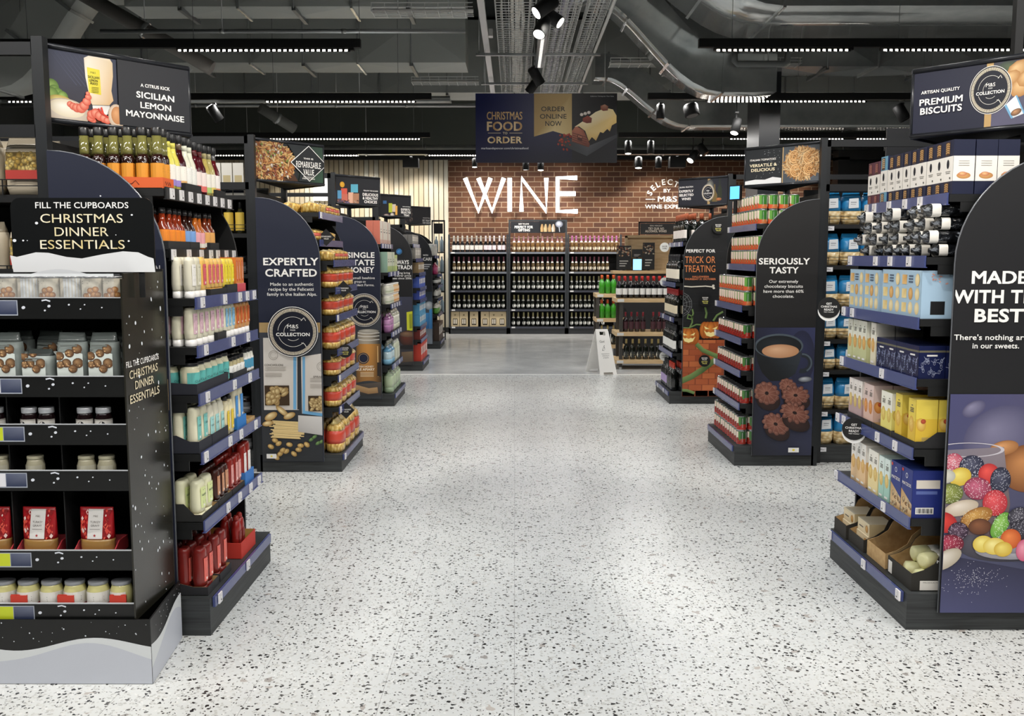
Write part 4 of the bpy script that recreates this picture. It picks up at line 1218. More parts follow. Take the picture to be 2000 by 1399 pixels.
sweet(1972, 1052, 20, 20, 'f08a4a', 'c45420'); sweet(1918, 1062, 20, 17, 'f6e88a', 'd8bc4a'); sweet(1940, 1066, 22, 17, 'f8ec9c', 'dcc050'); sweet(1957, 1072, 18, 15, 'f4e07a', 'd0ac3a'); sweet(1998, 1074, 16, 22, 'f0a0b4', 'c85a7c')
sweet(1845, 1092, 34, 17, 'e6dfd4', 'b0a490', 0.55)
R = random.Random(4)
for _ in range(170):
    q = X(1845 + R.gauss(50, 28), 1130 + R.gauss(0, 13)); p.ell(q[0], q[1], 0.0018, 0.0012, 'cfcfdc', None, 0, 5, 0)
p.build('lettering', R1.panel)
# ---- mug
p = R2.panel_print(); X = p.px
p.ptext('SERIOUSLY', 1482, 1582, 510, 12.5, WH, 0.026); p.ptext('TASTY', 1503, 1560, 527.5, 12.5, WH, 0.026)
for tx, a, c, y in (('Our extremely', 1502, 1559, 549.5), ('chocolatey biscuits', 1493, 1568, 559), ('have more than 60%', 1491, 1569.5, 568.8), ('chocolate.', 1509, 1550.5, 578.5)): p.ptext(tx, a, c, y, 6.2, WH, 0.006)
zt = X(1530, 640)[1]
p.rect(0, 0.004, 0.436, zt, ['1a1b24', '2b2e44', '34385a', '1e2032'])
p.ell(0.34, zt - 0.22, 0.1, 0.2, '2d3150', '24263c', 0, 24); p.ell(*X(1575, 830), 0.06, 0.04, '4a5072', '262840', 0.4)
# mug: handle, body, rim, tea
c = X(1567, 708)
p.ring(c[0], c[1] - 0.005, 0.042, 0.075, '23282f', -110, 100, 26); p.ring(c[0], c[1] - 0.005, 0.060, 0.072, '4a5560', -60, 95, 20)
p.ppoly([(1475, 676), (1567, 676), (1562, 706), (1553, 730), (1532, 744), (1504, 744), (1488, 728), (1479, 706)], ['191c20', '2d333a', '2d333a', '23282e', '16191c', '121416', '121416', '15181b'])
c = X(1521, 676); p.ell(c[0], c[1], 0.178, 0.090, '3f4850', '4a545d', 0, 36); p.ell(c[0], c[1] - 0.004, 0.165, 0.080, '23282d', '14171a', 0, 36)
q = X(1524, 686); p.ell(q[0], q[1], 0.135, 0.050, 'd9ac88', 'b88660', 0, 36)
p.ell(*X(1572, 741), 0.05, 0.02, 'b4b8be', '4c5058', 0.05)
def biscuit(x, y, rx, ry, ro, dz=0.05):
    q = X(x, y); k = 0.00375
    p.ell(q[0] + 0.012, q[1] - dz, rx * k, ry * k, '3d2622', '231412', ro, 26)
    n = 11
    for i in range(n):
        a = 2 * PI * i / n
        bx, by = rx * k * 0.78 * math.cos(a), ry * k * 0.78 * math.sin(a)
        p.ell(q[0] + bx * math.cos(ro) - by * math.sin(ro), q[1] + bx * math.sin(ro) + by * math.cos(ro), rx * k * 0.30, ry * k * 0.30, '9b6a5a', '5a352c', a, 12)
    p.ell(q[0], q[1], rx * k * 0.8, ry * k * 0.8, '93604f', '6d4034', ro, 26)
    for i in range(n):
        a = 2 * PI * (i + 0.5) / n
        bx, by = rx * k * math.cos(a), ry * k * math.sin(a)
        p.stroke([(q[0], q[1]), (q[0] + bx * math.cos(ro) - by * math.sin(ro), q[1] + bx * math.sin(ro) + by * math.cos(ro))], 0.003, 'b98a78', '5a352c')
    p.ell(q[0], q[1], rx * k * 0.16, ry * k * 0.18, '1c0f0d', '2c1814', ro, 14)
biscuit(1539, 756, 19, 14, -0.7); biscuit(1497, 768, 25, 20, -0.5); biscuit(1553, 772, 26, 17, -0.1); biscuit(1514, 828, 27, 18, -0.5); biscuit(1551, 806, 29, 17, -0.4, 0.07)
a = X(1538, 883); b = X(1559, 874); p.rect(a[0], a[1], b[0], b[1], 'e8e6e2'); p.ell((a[0] + b[0]) / 2, (a[1] + b[1]) / 2, 0.01, 0.008, 'e8d23a')
p.build('lettering', R2.panel)
# ---- Halloween
p = R3.panel_print(); X = p.px
for y in range(440, 640, 17): p.ppoly([(1326, y), (1413, y), (1413, y + 0.7), (1326, y + 0.7)], '26272b')
p.ptext('PERFECT FOR', 1340, 1397, 490, 6.3, WH, 0.026)
p.ptext('TRICK OR', 1338, 1397, 507, 14, 'e08a52', 0.0); p.ptext('TREATING', 1337, 1397, 524.5, 14, 'e08a52', 0.0)
p.ptext('HALLOWEEN', 1352, 1384, 540.5, 3.6, 'd07c50', 0.03); p.ptext('THURSDAY 31 OCTOBER', 1337, 1398, 545.2, 3.6, 'd07c50', 0.03)
p.stroke([X(1333, 559), X(1350, 560.5), X(1378, 559), X(1395, 561)], 0.012, 'd8d2c4')
for q in ((1333, 558), (1393, 558), (1394, 563)): p.ell(*X(*q), 0.013, 0.011, 'd8d2c4')
def web(cx, cy, r, a0, a1, col='8d8f92'):
    q = X(cx, cy); n = 5
    A = [math.radians(a0 + (a1 - a0) * k / n) for k in range(n + 1)]
    for a in A: p.stroke([q, (q[0] + r * math.cos(a), q[1] + r * math.sin(a))], 0.003, col)
    for t in (0.35, 0.6, 0.85, 1.0):
        p.stroke([(q[0] + r * t * math.cos(a), q[1] + r * t * math.sin(a)) for a in A], 0.003, col)
web(1412, 418, 0.165, 165, 275); web(1327, 595, 0.13, -70, 75)
p.stroke([X(1386, 428), X(1386, 452)], 0.003, 'b4b2ae'); p.ell(*X(1386, 457), 0.018, 0.024, '8d2c20', '3a1410')
zt = X(1370, 664)[1]
p.rect(0.002, 0.004, 0.436, zt, '8a4326')
h = 0.062; k = 0
y = 0.006
while y < zt - 0.01:
    x = -0.07 * (k % 2)
    R = random.Random(k)
    while x < 0.43:
        p.rect(max(x, 0.003) + 0.003, y, min(x + 0.135, 0.436) - 0.003, min(y + h - 0.006, zt), R.choice(['b05a32', 'a4522e', 'c06a3c', '98492a']), step=0)
        x += 0.14
    p.lay += 0.00001
    y += h; k += 1
for pts, w in (([(1327, 746), (1350, 736), (1372, 722), (1390, 708), (1412, 692)], 0.06), ([(1360, 672), (1372, 684), (1390, 692), (1412, 700)], 0.045), ([(1327, 762), (1342, 763), (1356, 768)], 0.03), ([(1378, 622), (1380, 612), (1377, 600)], 0.02), ([(1393, 627), (1400, 616), (1412, 609)], 0.02), ([(1346, 642), (1352, 630), (1352, 618), (1344, 614), (1342, 622), (1350, 624), (1354, 612), (1352, 604)], 0.016), ([(1327, 640), (1345, 641), (1360, 634), (1372, 635)], 0.014)):
    p.stroke([X(*q) for q in pts], w, '7f9a5c', '4f6a38', 0.0002)
def pumpkin(x, y, r):
    q = X(x, y); k = 0.0054 * r
    for i, dx in enumerate((-0.62, 0.62, -0.34, 0.34, 0)):
        p.ell(q[0] + dx * k, q[1], k * 0.46, k * 0.82, 'e8923c', 'a04f16', 0, 20)
    for s_ in (-1, 1):
        p.poly([(q[0] + s_ * 0.12 * k, q[1] + 0.12 * k), (q[0] + s_ * 0.66 * k, q[1] + 0.38 * k), (q[0] + s_ * 0.5 * k, q[1] + 0.08 * k)], 'fbe9a0')
    p.poly([(q[0] - 0.68 * k, q[1] - 0.02 * k), (q[0] - 0.4 * k, q[1] - 0.22 * k), (q[0] - 0.2 * k, q[1] - 0.16 * k), (q[0], q[1] - 0.26 * k), (q[0] + 0.2 * k, q[1] - 0.16 * k), (q[0] + 0.4 * k, q[1] - 0.22 * k), (q[0] + 0.68 * k, q[1] - 0.02 * k), (q[0] + 0.42 * k, q[1] - 0.52 * k), (q[0], q[1] - 0.66 * k), (q[0] - 0.42 * k, q[1] - 0.52 * k)], ['fbe9a0'] * 10)
pumpkin(1345, 657, 19); pumpkin(1388, 645, 20)
p.build('lettering', R3.panel)

# ================================================================== header signs
def head(u, bg='1d1e24'):
    p = u.head_print()
    p.rect(0.006, 0.012, p.w - 0.006, p.h - 0.012, bg)
    return p
p = head(L1, '26272d'); X = p.px
p.rect(0.008, 0.014, 0.30, 0.278, ['2f2a30', '33343f', '3a3e50', '474b60'])
for k in range(7): p.stroke([(0.02 + k * 0.02, 0.272), (0.13 + k * 0.018, 0.15)], 0.004, '4c5066', '3a3d4e')
p.ppoly([(97, 240), (230, 247), (229, 237), (180, 218), (97, 215)], ['a05a3c', '3a2a28', '40302c', 'b87048', 'c07a4c'])
for q, rr in (((100, 170), 0.03), ((106, 180), 0.026), ((112, 188), 0.03), ((100, 186), 0.03), ((122, 190), 0.022)): p.ell(*X(*q), rr, rr * 1.1, '9fbf62', '56782e')
p.ell(*X(118, 198), 0.05, 0.024, 'e4d688', 'b49a48', -0.1)
p.ppoly([(163, 113), (172, 109), (214, 116), (219, 124), (220, 150), (217, 178), (221, 197), (213, 206), (180, 205), (173, 196), (172, 178), (166, 150)],
        ['e8dcc8', 'f2e8d6', 'ead8bc', 'd8c09c', 'd2b894', 'd4ba96', 'cfae84', 'cdaa80', 'dcc8a8', 'e2d2b6', 'ece0cc', 'f0e6d6'])
p.ppoly([(180, 206), (214, 207), (214, 222), (206, 225), (182, 223)], ['e4e2de', 'cfccc8', 'd8d6d2', 'f0eeea', 'eceae6'])
p.ppoly([(169, 131), (194, 137), (197, 186), (173, 181)], ['e8dc4c', 'e0d23c', 'd8c834', 'e4d644'])
p.ptext('M&S', 176, 186, 142, 4, '6d6420', 0.0); p.ptext('SICILIAN', 171, 193, 151, 5, '3d3812', 0.02); p.ptext('LEMON', 174, 190, 157.5, 5, '3d3812', 0.02); p.ptext('MAYO', 176, 190, 163.5, 5, '3d3812', 0.02)
for k in range(4): p.ppoly([(178, 170 + k * 3), (192, 171.5 + k * 3), (192, 172.5 + k * 3), (178, 171 + k * 3)], '9a902c')
p.ell(*X(131, 218), 0.092, 0.05, 'e4ddd0', 'b9a896', -0.1, 26); p.ell(*X(130, 212), 0.072, 0.034, 'f4efe2', 'dccfb4', -0.1, 26)
def prawn(pts, w):
    for i, q in enumerate(pts): p.ell(*X(*q), w[i], w[i] * 0.9, 'f0a088', 'c84a34', 0, 12)
prawn([(136, 204), (142, 208), (149, 211), (157, 212), (163, 207), (168, 199), (171, 190), (170, 183)], [0.014, 0.017, 0.02, 0.021, 0.02, 0.018, 0.014, 0.009])
prawn([(181, 236), (176, 231), (178, 224), (186, 222), (194, 227), (202, 232), (208, 236)], [0.012, 0.017, 0.02, 0.023, 0.023, 0.02, 0.016])
p.stroke([X(190, 212), X(196, 222), X(210, 230)], 0.008, 'd8402c', 'a82a1c'); p.stroke([X(196, 210), X(200, 222)], 0.007, 'd8402c')
p.ell(*X(226, 228), 0.036, 0.05, 'ece4d8', 'c0a890'); p.ell(*X(227, 226), 0.026, 0.036, 'd8a070', 'b87c4c')
q = X(230, 200); p.rect(q[0], 0.012, p.w - 0.006, p.h - 0.012, '26272c')
for tx, a, c, y, h, bo in (('A CITRUS KICK', 273, 330, 170.5, 6.5, 0.02), ('SICILIAN', 265, 338.5, 189, 12.2, 0.024), ('LEMON', 273, 332, 208.5, 12.2, 0.024), ('MAYONNAISE', 246, 358, 227, 12.2, 0.024)):
    p.ptext(tx, a, c, y, h, WH, bo)
p.build('lettering', L1.head)
p = head(L2, '202427'); X = p.px
p.poly([(p.w * 0.62, 0.012), (p.w - 0.008, 0.012), (p.w - 0.008, p.h - 0.012), (p.w * 0.62, p.h - 0.012)], ['27302b', '33503f', '2d4236', '24292a'])
p.poly([(0.008, 0.014), (p.w * 0.62, 0.014), (p.w * 0.50, 0.12), (p.w * 0.30, 0.276), (0.008, 0.276)], '4a3020')
p.noodles(210, 0.16, 0.14, 0.20, 0.145, 0.011, ['e0b070', 'c88a4c', 'd8a060', 'b06a3a', 'e8c890', '9a5a34'], 3)
p.blobs(90, 0.02, 0.03, 0.30, 0.26, 0.006, 0.013, ['8a4a34', '6d3a2c', 'a8604a', 'e4d4c0', '7a8a3c', 'b4bc5c', 'f0e0d0'], 0.6, 6)
p.poly([(0.30, 0.276), (0.42, 0.12), (0.62 * p.w, 0.014), (p.w * 0.78, 0.014), (p.w * 0.78, 0.276)], '22272a')
cx, cy = X(602, 320); ww, hh = 0.165, 0.128
p.poly([(cx - ww, cy), (cx, cy - hh), (cx + ww, cy), (cx, cy + hh)], '1f2225')
D = [(cx - ww, cy), (cx, cy - hh), (cx + ww, cy), (cx, cy + hh), (cx - ww, cy), (cx - ww * 0.98, cy - 0.003)]
p.stroke(D, 0.006, 'e8e8e6', None, 0.0003)
p.ptext('THIS IS', 591, 610, 310.5, 3, WH, 0.02); p.ptext('REMARKSABLE', 577, 625, 322, 13, WH, 0.0); p.ptext('VALUE', 590.5, 611.5, 336.5, 12, WH, 0.01)
p.ptext('M&S QUALITY', 591, 611, 346, 2.5, WH, 0.015); p.ptext('EVERYDAY PRICE', 589, 613, 349.5, 2.5, WH, 0.015)
p.build('lettering', L2.head)
p = head(L3, '1e1f24'); X = p.px
for x0, x1, y0, y1, c in ((666, 678, 368, 381, 'd05a48'), (685, 699, 360, 376, '58a4bc'), (659, 667, 372, 388, '5a9ac4'), (680, 690, 376, 399, 'd8a890'), (689, 701, 378, 402, 'a8785c'), (672, 682, 394, 400, '8d7aa0'), (659, 668, 388, 402, '5a4a58'), (667, 679, 379, 392, 'c46a58')):
    p.ppoly([(x0, y0), (x1, y0), (x1, y1), (x0, y1)], c)
p.blobs(30, *X(660, 402), *X(700, 392), 0.006, 0.014, ['b87c6a', 'd8c0b0', '7a5c8a', '3d3030'], 0.6, 2)
p.ell(*X(668, 360.5), 0.032, 0.03, 'e8b83c', 'd89a28', 0, 12)
p.ptext('FOLLOW THIS FLOWER', 710, 738, 373, 2.6, WH, 0.01)
for tx, a, c, y in (('DELICIOUS', 708, 738, 380.5), ('& HEALTHY', 708, 738, 387.5), ('CHOICES', 711, 736, 394.5)): p.ptext(tx, a, c, y, 5.4, WH, 0.026)
p.build('lettering', L3.head)
p = head(L4, '1e1f24'); X = p.px
for x0, x1, y0, y1, c in ((759, 766, 397, 415, 'b4bc3c'), (766, 773, 399, 414, 'c8b8a8'), (772, 776, 402, 420, 'd8a04c'), (748, 755, 392, 398, '3d6a9c')): p.ppoly([(x0, y0), (x1, y0), (x1, y1), (x0, y1)], c)
p.ell(*X(755, 422), 0.06, 0.03, 'd0c8c0', '6a4038'); p.ell(*X(766, 420), 0.04, 0.03, 'e0dcd4', '8a7a70')
p.ptext('AND NATURALLY', 786, 803, 404, 1.8, WH, 0.01)
for tx, a, c, y in (('EXPERTLY', 783, 804, 409.5), ('SELECTED', 783, 804, 415), ('TEAS', 788.5, 799, 420.8)): p.ptext(tx, a, c, y, 4.2, WH, 0.026)
p.build('lettering', L4.head)
p = head(L5, '26262b'); X = p.px
p.blobs(40, 0.02, 0.03, 0.19, 0.26, 0.02, 0.04, ['6a5a58', '3a3438', '8a7a78', 'a8988c', '4a4450'], 0.6, 8)
p.ptext('IRRESISTIBLE', 826, 840, 426, 1.8, WH, 0.01)
for tx, a, c, y in (('PET TREATS', 825, 841, 431), ('THEY KNOW', 825, 841, 435.5), ('AND LOVE', 826, 840, 440)): p.ptext(tx, a, c, y, 3.4, WH, 0.026)
p.build('lettering', L5.head)
p = head(R1, '1c1f33'); X = p.px
a = X(1928, 180)[0]
p.rect(a - 0.006, 0.012, a + 0.022, p.h - 0.012, 'bb9a66'); p.rect(a + 0.022, 0.012, p.w - 0.006, p.h - 0.012, ['5a5870', '4a4860', '4c4c5c', '3a3c48'])
p.ell(a + 0.11, p.h - 0.05, 0.07, 0.03, '5a6a4a', '3a4440', -0.3)
for x, y, r in ((1990, 135, 0.05), (1975, 152, 0.04), (1998, 168, 0.055), (2010, 150, 0.05)): p.ell(*X(x, y), r, r * 0.7, 'e4c08c', 'b07c44', 0.5, 9)
p.ppoly([(1962, 207), (1985, 186), (2000, 222), (1975, 232)], ['dfe4e8', 'ffffff', 'dfe4e8', 'd0d4d8']); p.ppoly([(1962, 207), (1966, 204), (1979, 230), (1975, 232)], '6fa4c8'); p.ppoly([(1984, 187), (1987, 186), (2002, 221), (1999, 222)], '6fa4c8')
p.ell(*X(1985, 219), 0.022, 0.013, 'c8966a', '5a3c2c', 0.4)
c = X(1935, 176); roundel(p, c[0], c[1], 0.100, 0.86)
p.ptext('ARTISAN QUALITY', 1800, 1875, 177, 6.5, WH, 0.018); p.ptext('PREMIUM', 1797, 1880, 196, 13.2, WH, 0.026); p.ptext('BISCUITS', 1798, 1879, 213.5, 13.2, WH, 0.026)
p.build('lettering', R1.head)
p = head(R2, '22262a'); X = p.px
a = X(1530, 320)[0]
p.rect(a - 0.008, 0.012, a, p.h - 0.012, 'c0a274'); p.rect(a, 0.012, p.w - 0.006, p.h - 0.012, ['4a5058', '5a6068', '3d4248', '4c5258'])
p.ell((a + p.w) / 2, 0.145, (p.w - a) * 0.49, 0.128, '8a8f96', '5d636b', 0, 28)
cx, rx = (a + p.w) / 2, (p.w - a) * 0.46
p.ell(cx, 0.145, rx, 0.118, 'b07a44', '7a4c28', 0, 24)
p.noodles(120, cx, 0.145, rx, 0.118, 0.010, ['e8bc84', 'd8a468', 'f0cc98', 'c48c50'], 12, 9, 0.5)
for k, (dx, dy) in enumerate(((-0.45, 0.45), (0.35, 0.35), (-0.35, -0.4), (0.4, -0.35))):
    for r in (0.018, 0.031, 0.044): p.ring(cx + dx * rx, 0.145 + dy * 0.118, r - 0.004, r + 0.004, ['eec892', 'd6a268', 'e4b880'][int(r * 60) % 3], R.uniform(0, 90), R.uniform(260, 360), 22, 0.0001)
p.ptext('ITALIAN TOMATOES', 1466, 1516, 312, 4, WH, 0.02); p.ptext('VERSATILE &', 1465, 1518, 322.5, 6.0, 'f0e4c4', 0.022); p.ptext('DELICIOUS', 1468, 1514, 331.5, 6.0, 'f0e4c4', 0.022)
p.poly([(0.008, 0.014), (a - 0.01, 0.014), (a - 0.01, 0.05), (a * 0.75, 0.062), (a * 0.55, 0.045), (a * 0.3, 0.05), (0.008, 0.04)], 'e4e6e8')
R = random.Random(2)
for _ in range(40): p.ell(R.uniform(0.1, a - 0.02), R.uniform(0.06, 0.26), 0.002, 0.002, 'c8ccd0', None, 0, 5, 0)
p.build('lettering', R2.head)
p = head(R3, '20222c'); X = p.px
c = X(1384.5, 376)
p.rect(c[0] - 0.016, 0.012, c[0] + 0.016, p.h - 0.012, 'a88c60')
for x0, w_, y0, y1, col in ((1389, 4.5, 352, 394, '3a3f30'), (1406, 4, 348, 390, '2a3020'), (1396, 5, 360, 394, '6a5a34')):
    p.ppoly([(x0 - w_ / 4, y0), (x0 + w_ / 4, y0), (x0 + w_ / 4, y0 + 12), (x0 + w_, y0 + 20), (x0 + w_, y1), (x0 - w_, y1), (x0 - w_, y0 + 20), (x0 - w_ / 4, y0 + 12)], col)
p.ell(*X(1387, 364), 0.05, 0.07, '8a8a80', '3a3c40'); p.ell(*X(1404, 389), 0.035, 0.016, 'c07c4c', '8a5230')
roundel(p, c[0] - 0.01, c[1], 0.088, 0.9, small=True)
p.ptext('GLOBAL SELECTION', 1328, 1354, 365.5, 2.8, WH, 0.015)
for tx, a, b_, y in (('EXPERTLY', 1327, 1355, 373.5), ('SELECTED', 1327, 1355, 381), ('WINES', 1332, 1350, 388.5)): p.ptext(tx, a, b_, y, 4.7, WH, 0.026)
p.build('lettering', R3.head)
# ================================================================== goods: one of each kind, then copies
class Kind:
    def __init__(s, name, cat, desc, w, d, h, parts):
        s.name, s.cat, s.desc, s.w, s.d, s.h, s.parts = name, cat, desc, w, d, h, parts
_seen = {}
def put(k, loc, rz, label, group=None, tilt=None):
    lab = label
    if lab in _seen:
        raise ValueError('label twice: ' + lab)
    _seen[lab] = 1
    if len(lab.split()) > 16: raise ValueError('long: ' + lab)
    if len(k.parts) == 1:
        o = bpy.data.objects.new(k.name, k.parts[0][1]); C.objects.link(o)
        o.location = loc; o.rotation_euler = tilt or (0, 0, rz)
        return tag(o, lab, k.cat, group)
    o = thing(k.name, lab, k.cat, loc, rz, group)
    if tilt: o.rotation_euler = tilt
    for n, me in k.parts:
        c = bpy.data.objects.new(n, me); C.objects.link(c); c.parent = o
    return o
def cylwrap(r, z0):
    """label print wrapped round a bottle: u along the girth (0 = middle of the front), v up"""
    def f(u, v, l):
        a = u / r
        return ((r + 0.0004 + l * 0.5) * math.sin(a), -(r + 0.0004 + l * 0.5) * math.cos(a), z0 + v)
    return f
def band(p, u0, u1, v0, v1, c, n=12):
    p.lay += 0.0002
    for k in range(n):
        a, b = u0 + (u1 - u0) * k / n, u0 + (u1 - u0) * (k + 1) / n
        p.rect(a, v0, b, v1, c, step=0)
def wraplabel(name, r, z0, h, bands, span=PI * 0.96, text=None, dot=None, lines=None, dark='5a5550'):
    p = Pr((0, 0, 0), (1, 0, 0))
    s = span * r / 2 * 1.0
    for v0, v1, c in bands: band(p, -s, s, v0 * h, v1 * h, c, 12)
    if dot: p.lay += 0.0003; p.ell(0, dot[0] * h, dot[1], dot[1] * dot[3] if len(dot) > 3 else dot[1], dot[2], n=14)
    if lines:
        for v in lines: p.lay += 0.0003; p.rect(-r * 0.45, v * h - 0.0012, r * 0.45, v * h + 0.0012, dark, step=0)
    if text:
        for t, v, cap, c in text: p.text(t, 0, v * h, cap, c, 0.01, min(1.5 * r, cap * len(t) * 0.9))
    return (name, p.mesh('label_print', None, cylwrap(r, z0)))
def lathe(rings, n=16, mat=None, name='body'):
    b = MB(); b.loft([(z, r, r) for z, r in rings], n)
    return (name, b.mesh(name, mat))
GL = lambda c, rough=0.08: M(c, rough, 0.0, 0.6, 0.4)
def dressing(desc, liquid, lab, band2, neckcol=None):
    H = 0.235
    body = lathe([(0, 0.026), (0.004, 0.030), (0.10, 0.030), (0.125, 0.027), (0.155, 0.015), (0.175, 0.0125)], 16, GL(liquid), 'bottle')
    neck = lathe([(0.175, 0.0125), (0.205, 0.0125)], 12, GL(neckcol or liquid), 'neck')
    cap = lathe([(0.2, 0.014), (0.203, 0.015), (0.232, 0.0145), (0.235, 0.013)], 14, M('17181a', 0.35), 'cap')
    lb = wraplabel('label_print', 0.0302, 0.02, 0.085, [(0, 0.3, band2), (0.3, 1, lab)], lines=(0.55, 0.7, 0.8))
    return Kind('dressing_bottle', 'bottle', desc, 0.066, 0.066, H, [body, neck, cap, lb])
def sauceb(desc, liquid, lab, h=0.165, neck='8a6a48'):
    r = 0.027
    body = lathe([(0, 0.024), (0.004, r), (h * 0.52, r), (h * 0.66, 0.014), (h * 0.86, 0.0115)], 16, GL(liquid), 'bottle')
    cap = lathe([(h * 0.86, 0.0125), (h * 0.87, 0.0135), (h, 0.0125)], 12, M('1a1a1b', 0.35), 'cap')
    lb = wraplabel('label_print', r + 0.0002, 0.012, h * 0.40, [(0, 0.28, 'e9e4da'), (0.28, 1, lab)], lines=(0.5, 0.62))
    return Kind('sauce_bottle', 'bottle', desc, 0.06, 0.06, h, [body, cap, lb])
def squeezy(desc, col, lab, h=0.165, capc='f1efec', w=0.062, d=0.042, accent=None, word=None, flip=True):
    """squeezy bottle standing on a wide cap, flat oval section"""
    p = 2.6
    if flip:
        b = MB(); b.loft([(0.028, w * 0.40, d * 0.40, p), (0.034, w * 0.44, d * 0.46, p), (0.055, w * 0.50, d * 0.5, p), (h * 0.55, w * 0.485, d * 0.48, p), (h * 0.9, w * 0.47, d * 0.44, p), (h * 0.97, w * 0.44, d * 0.38, p), (h, w * 0.36, d * 0.26, p)], 18)
        parts = [('bottle', b.mesh('bottle', M(col, 0.28, 0, 0.5, 0.2)))]
        c = MB(); c.loft([(0, w * 0.40, d * 0.44, p), (0.003, w * 0.42, d * 0.46, p), (0.028, w * 0.41, d * 0.44, p)], 16)
        parts.append(('cap', c.mesh('cap', M(capc, 0.35))))
        z0, hh = 0.05, h * 0.52
    else:
        b = MB(); b.loft([(0, w * 0.44, d * 0.44, p), (0.006, w * 0.49, d * 0.49, p), (h * 0.45, w * 0.45, d * 0.45, p), (h * 0.70, w * 0.50, d * 0.48, p), (h * 0.84, w * 0.36, d * 0.40, p), (h * 0.88, w * 0.24, d * 0.3, p)], 18)
        parts = [('bottle', b.mesh('bottle', M(col, 0.28, 0, 0.5, 0.2)))]
        c = MB(); c.loft([(h * 0.87, w * 0.25, d * 0.32, 2), (h * 0.96, w * 0.24, d * 0.3, 2), (h, w * 0.12, d * 0.16, 2)], 14)
        parts.append(('cap', c.mesh('cap', M(capc, 0.35))))
        z0, hh = h * 0.12, h * 0.5
    q = Pr((0, 0, 0), (1, 0, 0)); lw = w * 0.33
    q.lay += 0.0004
    for k in range(6):
        q.rect(-lw + 2 * lw * k / 6, 0, -lw + 2 * lw * (k + 1) / 6, hh, lab, step=0)
    q.lay += 0.0004
    if accent: q.rect(-lw, hh * 0.75, lw, hh * 0.98, accent, step=0)
    for v, ww in ((0.86, 0.4), (0.7, 0.7), (0.6, 0.75), (0.5, 0.6), (0.3, 0.5), (0.24, 0.5)):
        q.rect(-lw * ww, hh * v - 0.002, lw * ww, hh * v + 0.0015, tuple(x * 0.55 for x in [int(lab[i:i + 2], 16) for i in (0, 2, 4)]), step=0)
    q.rect(-lw * 0.4, hh * 0.06, lw * 0.1, hh * 0.16, 'f6f2ec', step=0)
    if word: q.text(word, 0, hh * 0.62, 0.009, '2d4a52', 0.01, lw * 1.5)
    def wr(u, v, l):
        t = min(1, abs(u) / (w * 0.5)); y = d * 0.5 * (1 - t ** p) ** (1 / p) if t < 1 else 0
        return (u, -y - 0.0008 - l * 0.5, z0 + v)
    parts.append(('label_print', q.mesh('label_print', None, wr)))
    return Kind('squeezy_bottle', 'bottle', desc, w + 0.004, d + 0.006, h, parts)
def jar(desc, fill, lid, bands, r=0.04, h=0.115, name='jar', dot=None, text=None, lines=(0.4, 0.55), lidh=0.016, glasstop=None, rough=0.12):
    body = lathe([(0, r * 0.88), (0.004, r), (h - lidh - 0.022, r), (h - lidh - 0.006, r * 0.86), (h - lidh, r * 0.82)], 18, GL(fill, rough), 'glass')
    cap = lathe([(h - lidh, r * 0.86), (h - lidh + 0.002, r * 0.88), (h - 0.002, r * 0.88), (h, r * 0.84)], 18, M(lid, 0.3, 0.3 if lid in ('c9c4bb', 'b9bcc0') else 0.0), 'lid')
    lh = (h - lidh - 0.024) * 0.9
    lb = wraplabel('label_print', r + 0.0003, 0.008, lh, bands, text=text, dot=dot, lines=lines)
    return Kind(name, 'jar', desc, 2 * r + 0.004, 2 * r + 0.004, h, [body, cap, lb])
def tin(desc, bands, name='food_tin', r=0.0365, h=0.108, cols=None, seed=1, name_cat='tin'):
    b = MB(); b.loft([(0, r * 0.94, r * 0.94), (0.002, r, r), (0.006, r * 0.985, r * 0.985), (h - 0.006, r * 0.985, r * 0.985), (h - 0.002, r, r), (h, r * 0.97, r * 0.97), (h - 0.003, r * 0.93, r * 0.93), (h - 0.004, r * 0.2, r * 0.2)], 18)
    can = ('can', b.mesh('can', M('c3c5c6', 0.25, 0.9)))
    p = Pr((0, 0, 0), (1, 0, 0)); s = PI * r; H = h - 0.013
    for v0, v1, c in bands: band(p, -s, s, v0 * H, v1 * H, c, 20)
    p.lay += 0.0003
    band(p, -0.044, 0.044, 0.0, H * 0.40, cols[2] if cols else 'c83428', 8); band(p, -0.040, 0.026, H * 0.34, H * 0.98, 'e8d4c4', 6); band(p, 0.026, 0.044, H * 0.3, H * 0.98, cols[3] if cols else '4a7a3c', 3)
    p.lay += 0.0002
    for v in (0.8, 0.7, 0.62): p.rect(-0.012, H * v - 0.002, 0.012, H * v + 0.002, '6d4a3c', step=0)
    if cols:
        R = random.Random(seed)
        for _ in range(14):
            c = R.choice(cols); cc = tuple(int(c[i:i + 2], 16) for i in (0, 2, 4))
            p.ell(R.uniform(-0.036, 0.036), H * R.uniform(0.08, 0.5), R.uniform(0.008, 0.013), R.uniform(0.008, 0.012), cc, tuple(v * 0.55 for v in cc), 0, 9, 0.0001)
    p.lay += 0.0002
    p.rect(r * 1.5, H * 0.15, r * 2.6, H * 0.9, 'e8e6e2', step=0)
    return Kind(name, name_cat, desc, 2 * r + 0.003, 2 * r + 0.003, h, [can, ('label_print', p.mesh('label_print', GLOSSY, cylwrap(r * 0.987, 0.0065)))])
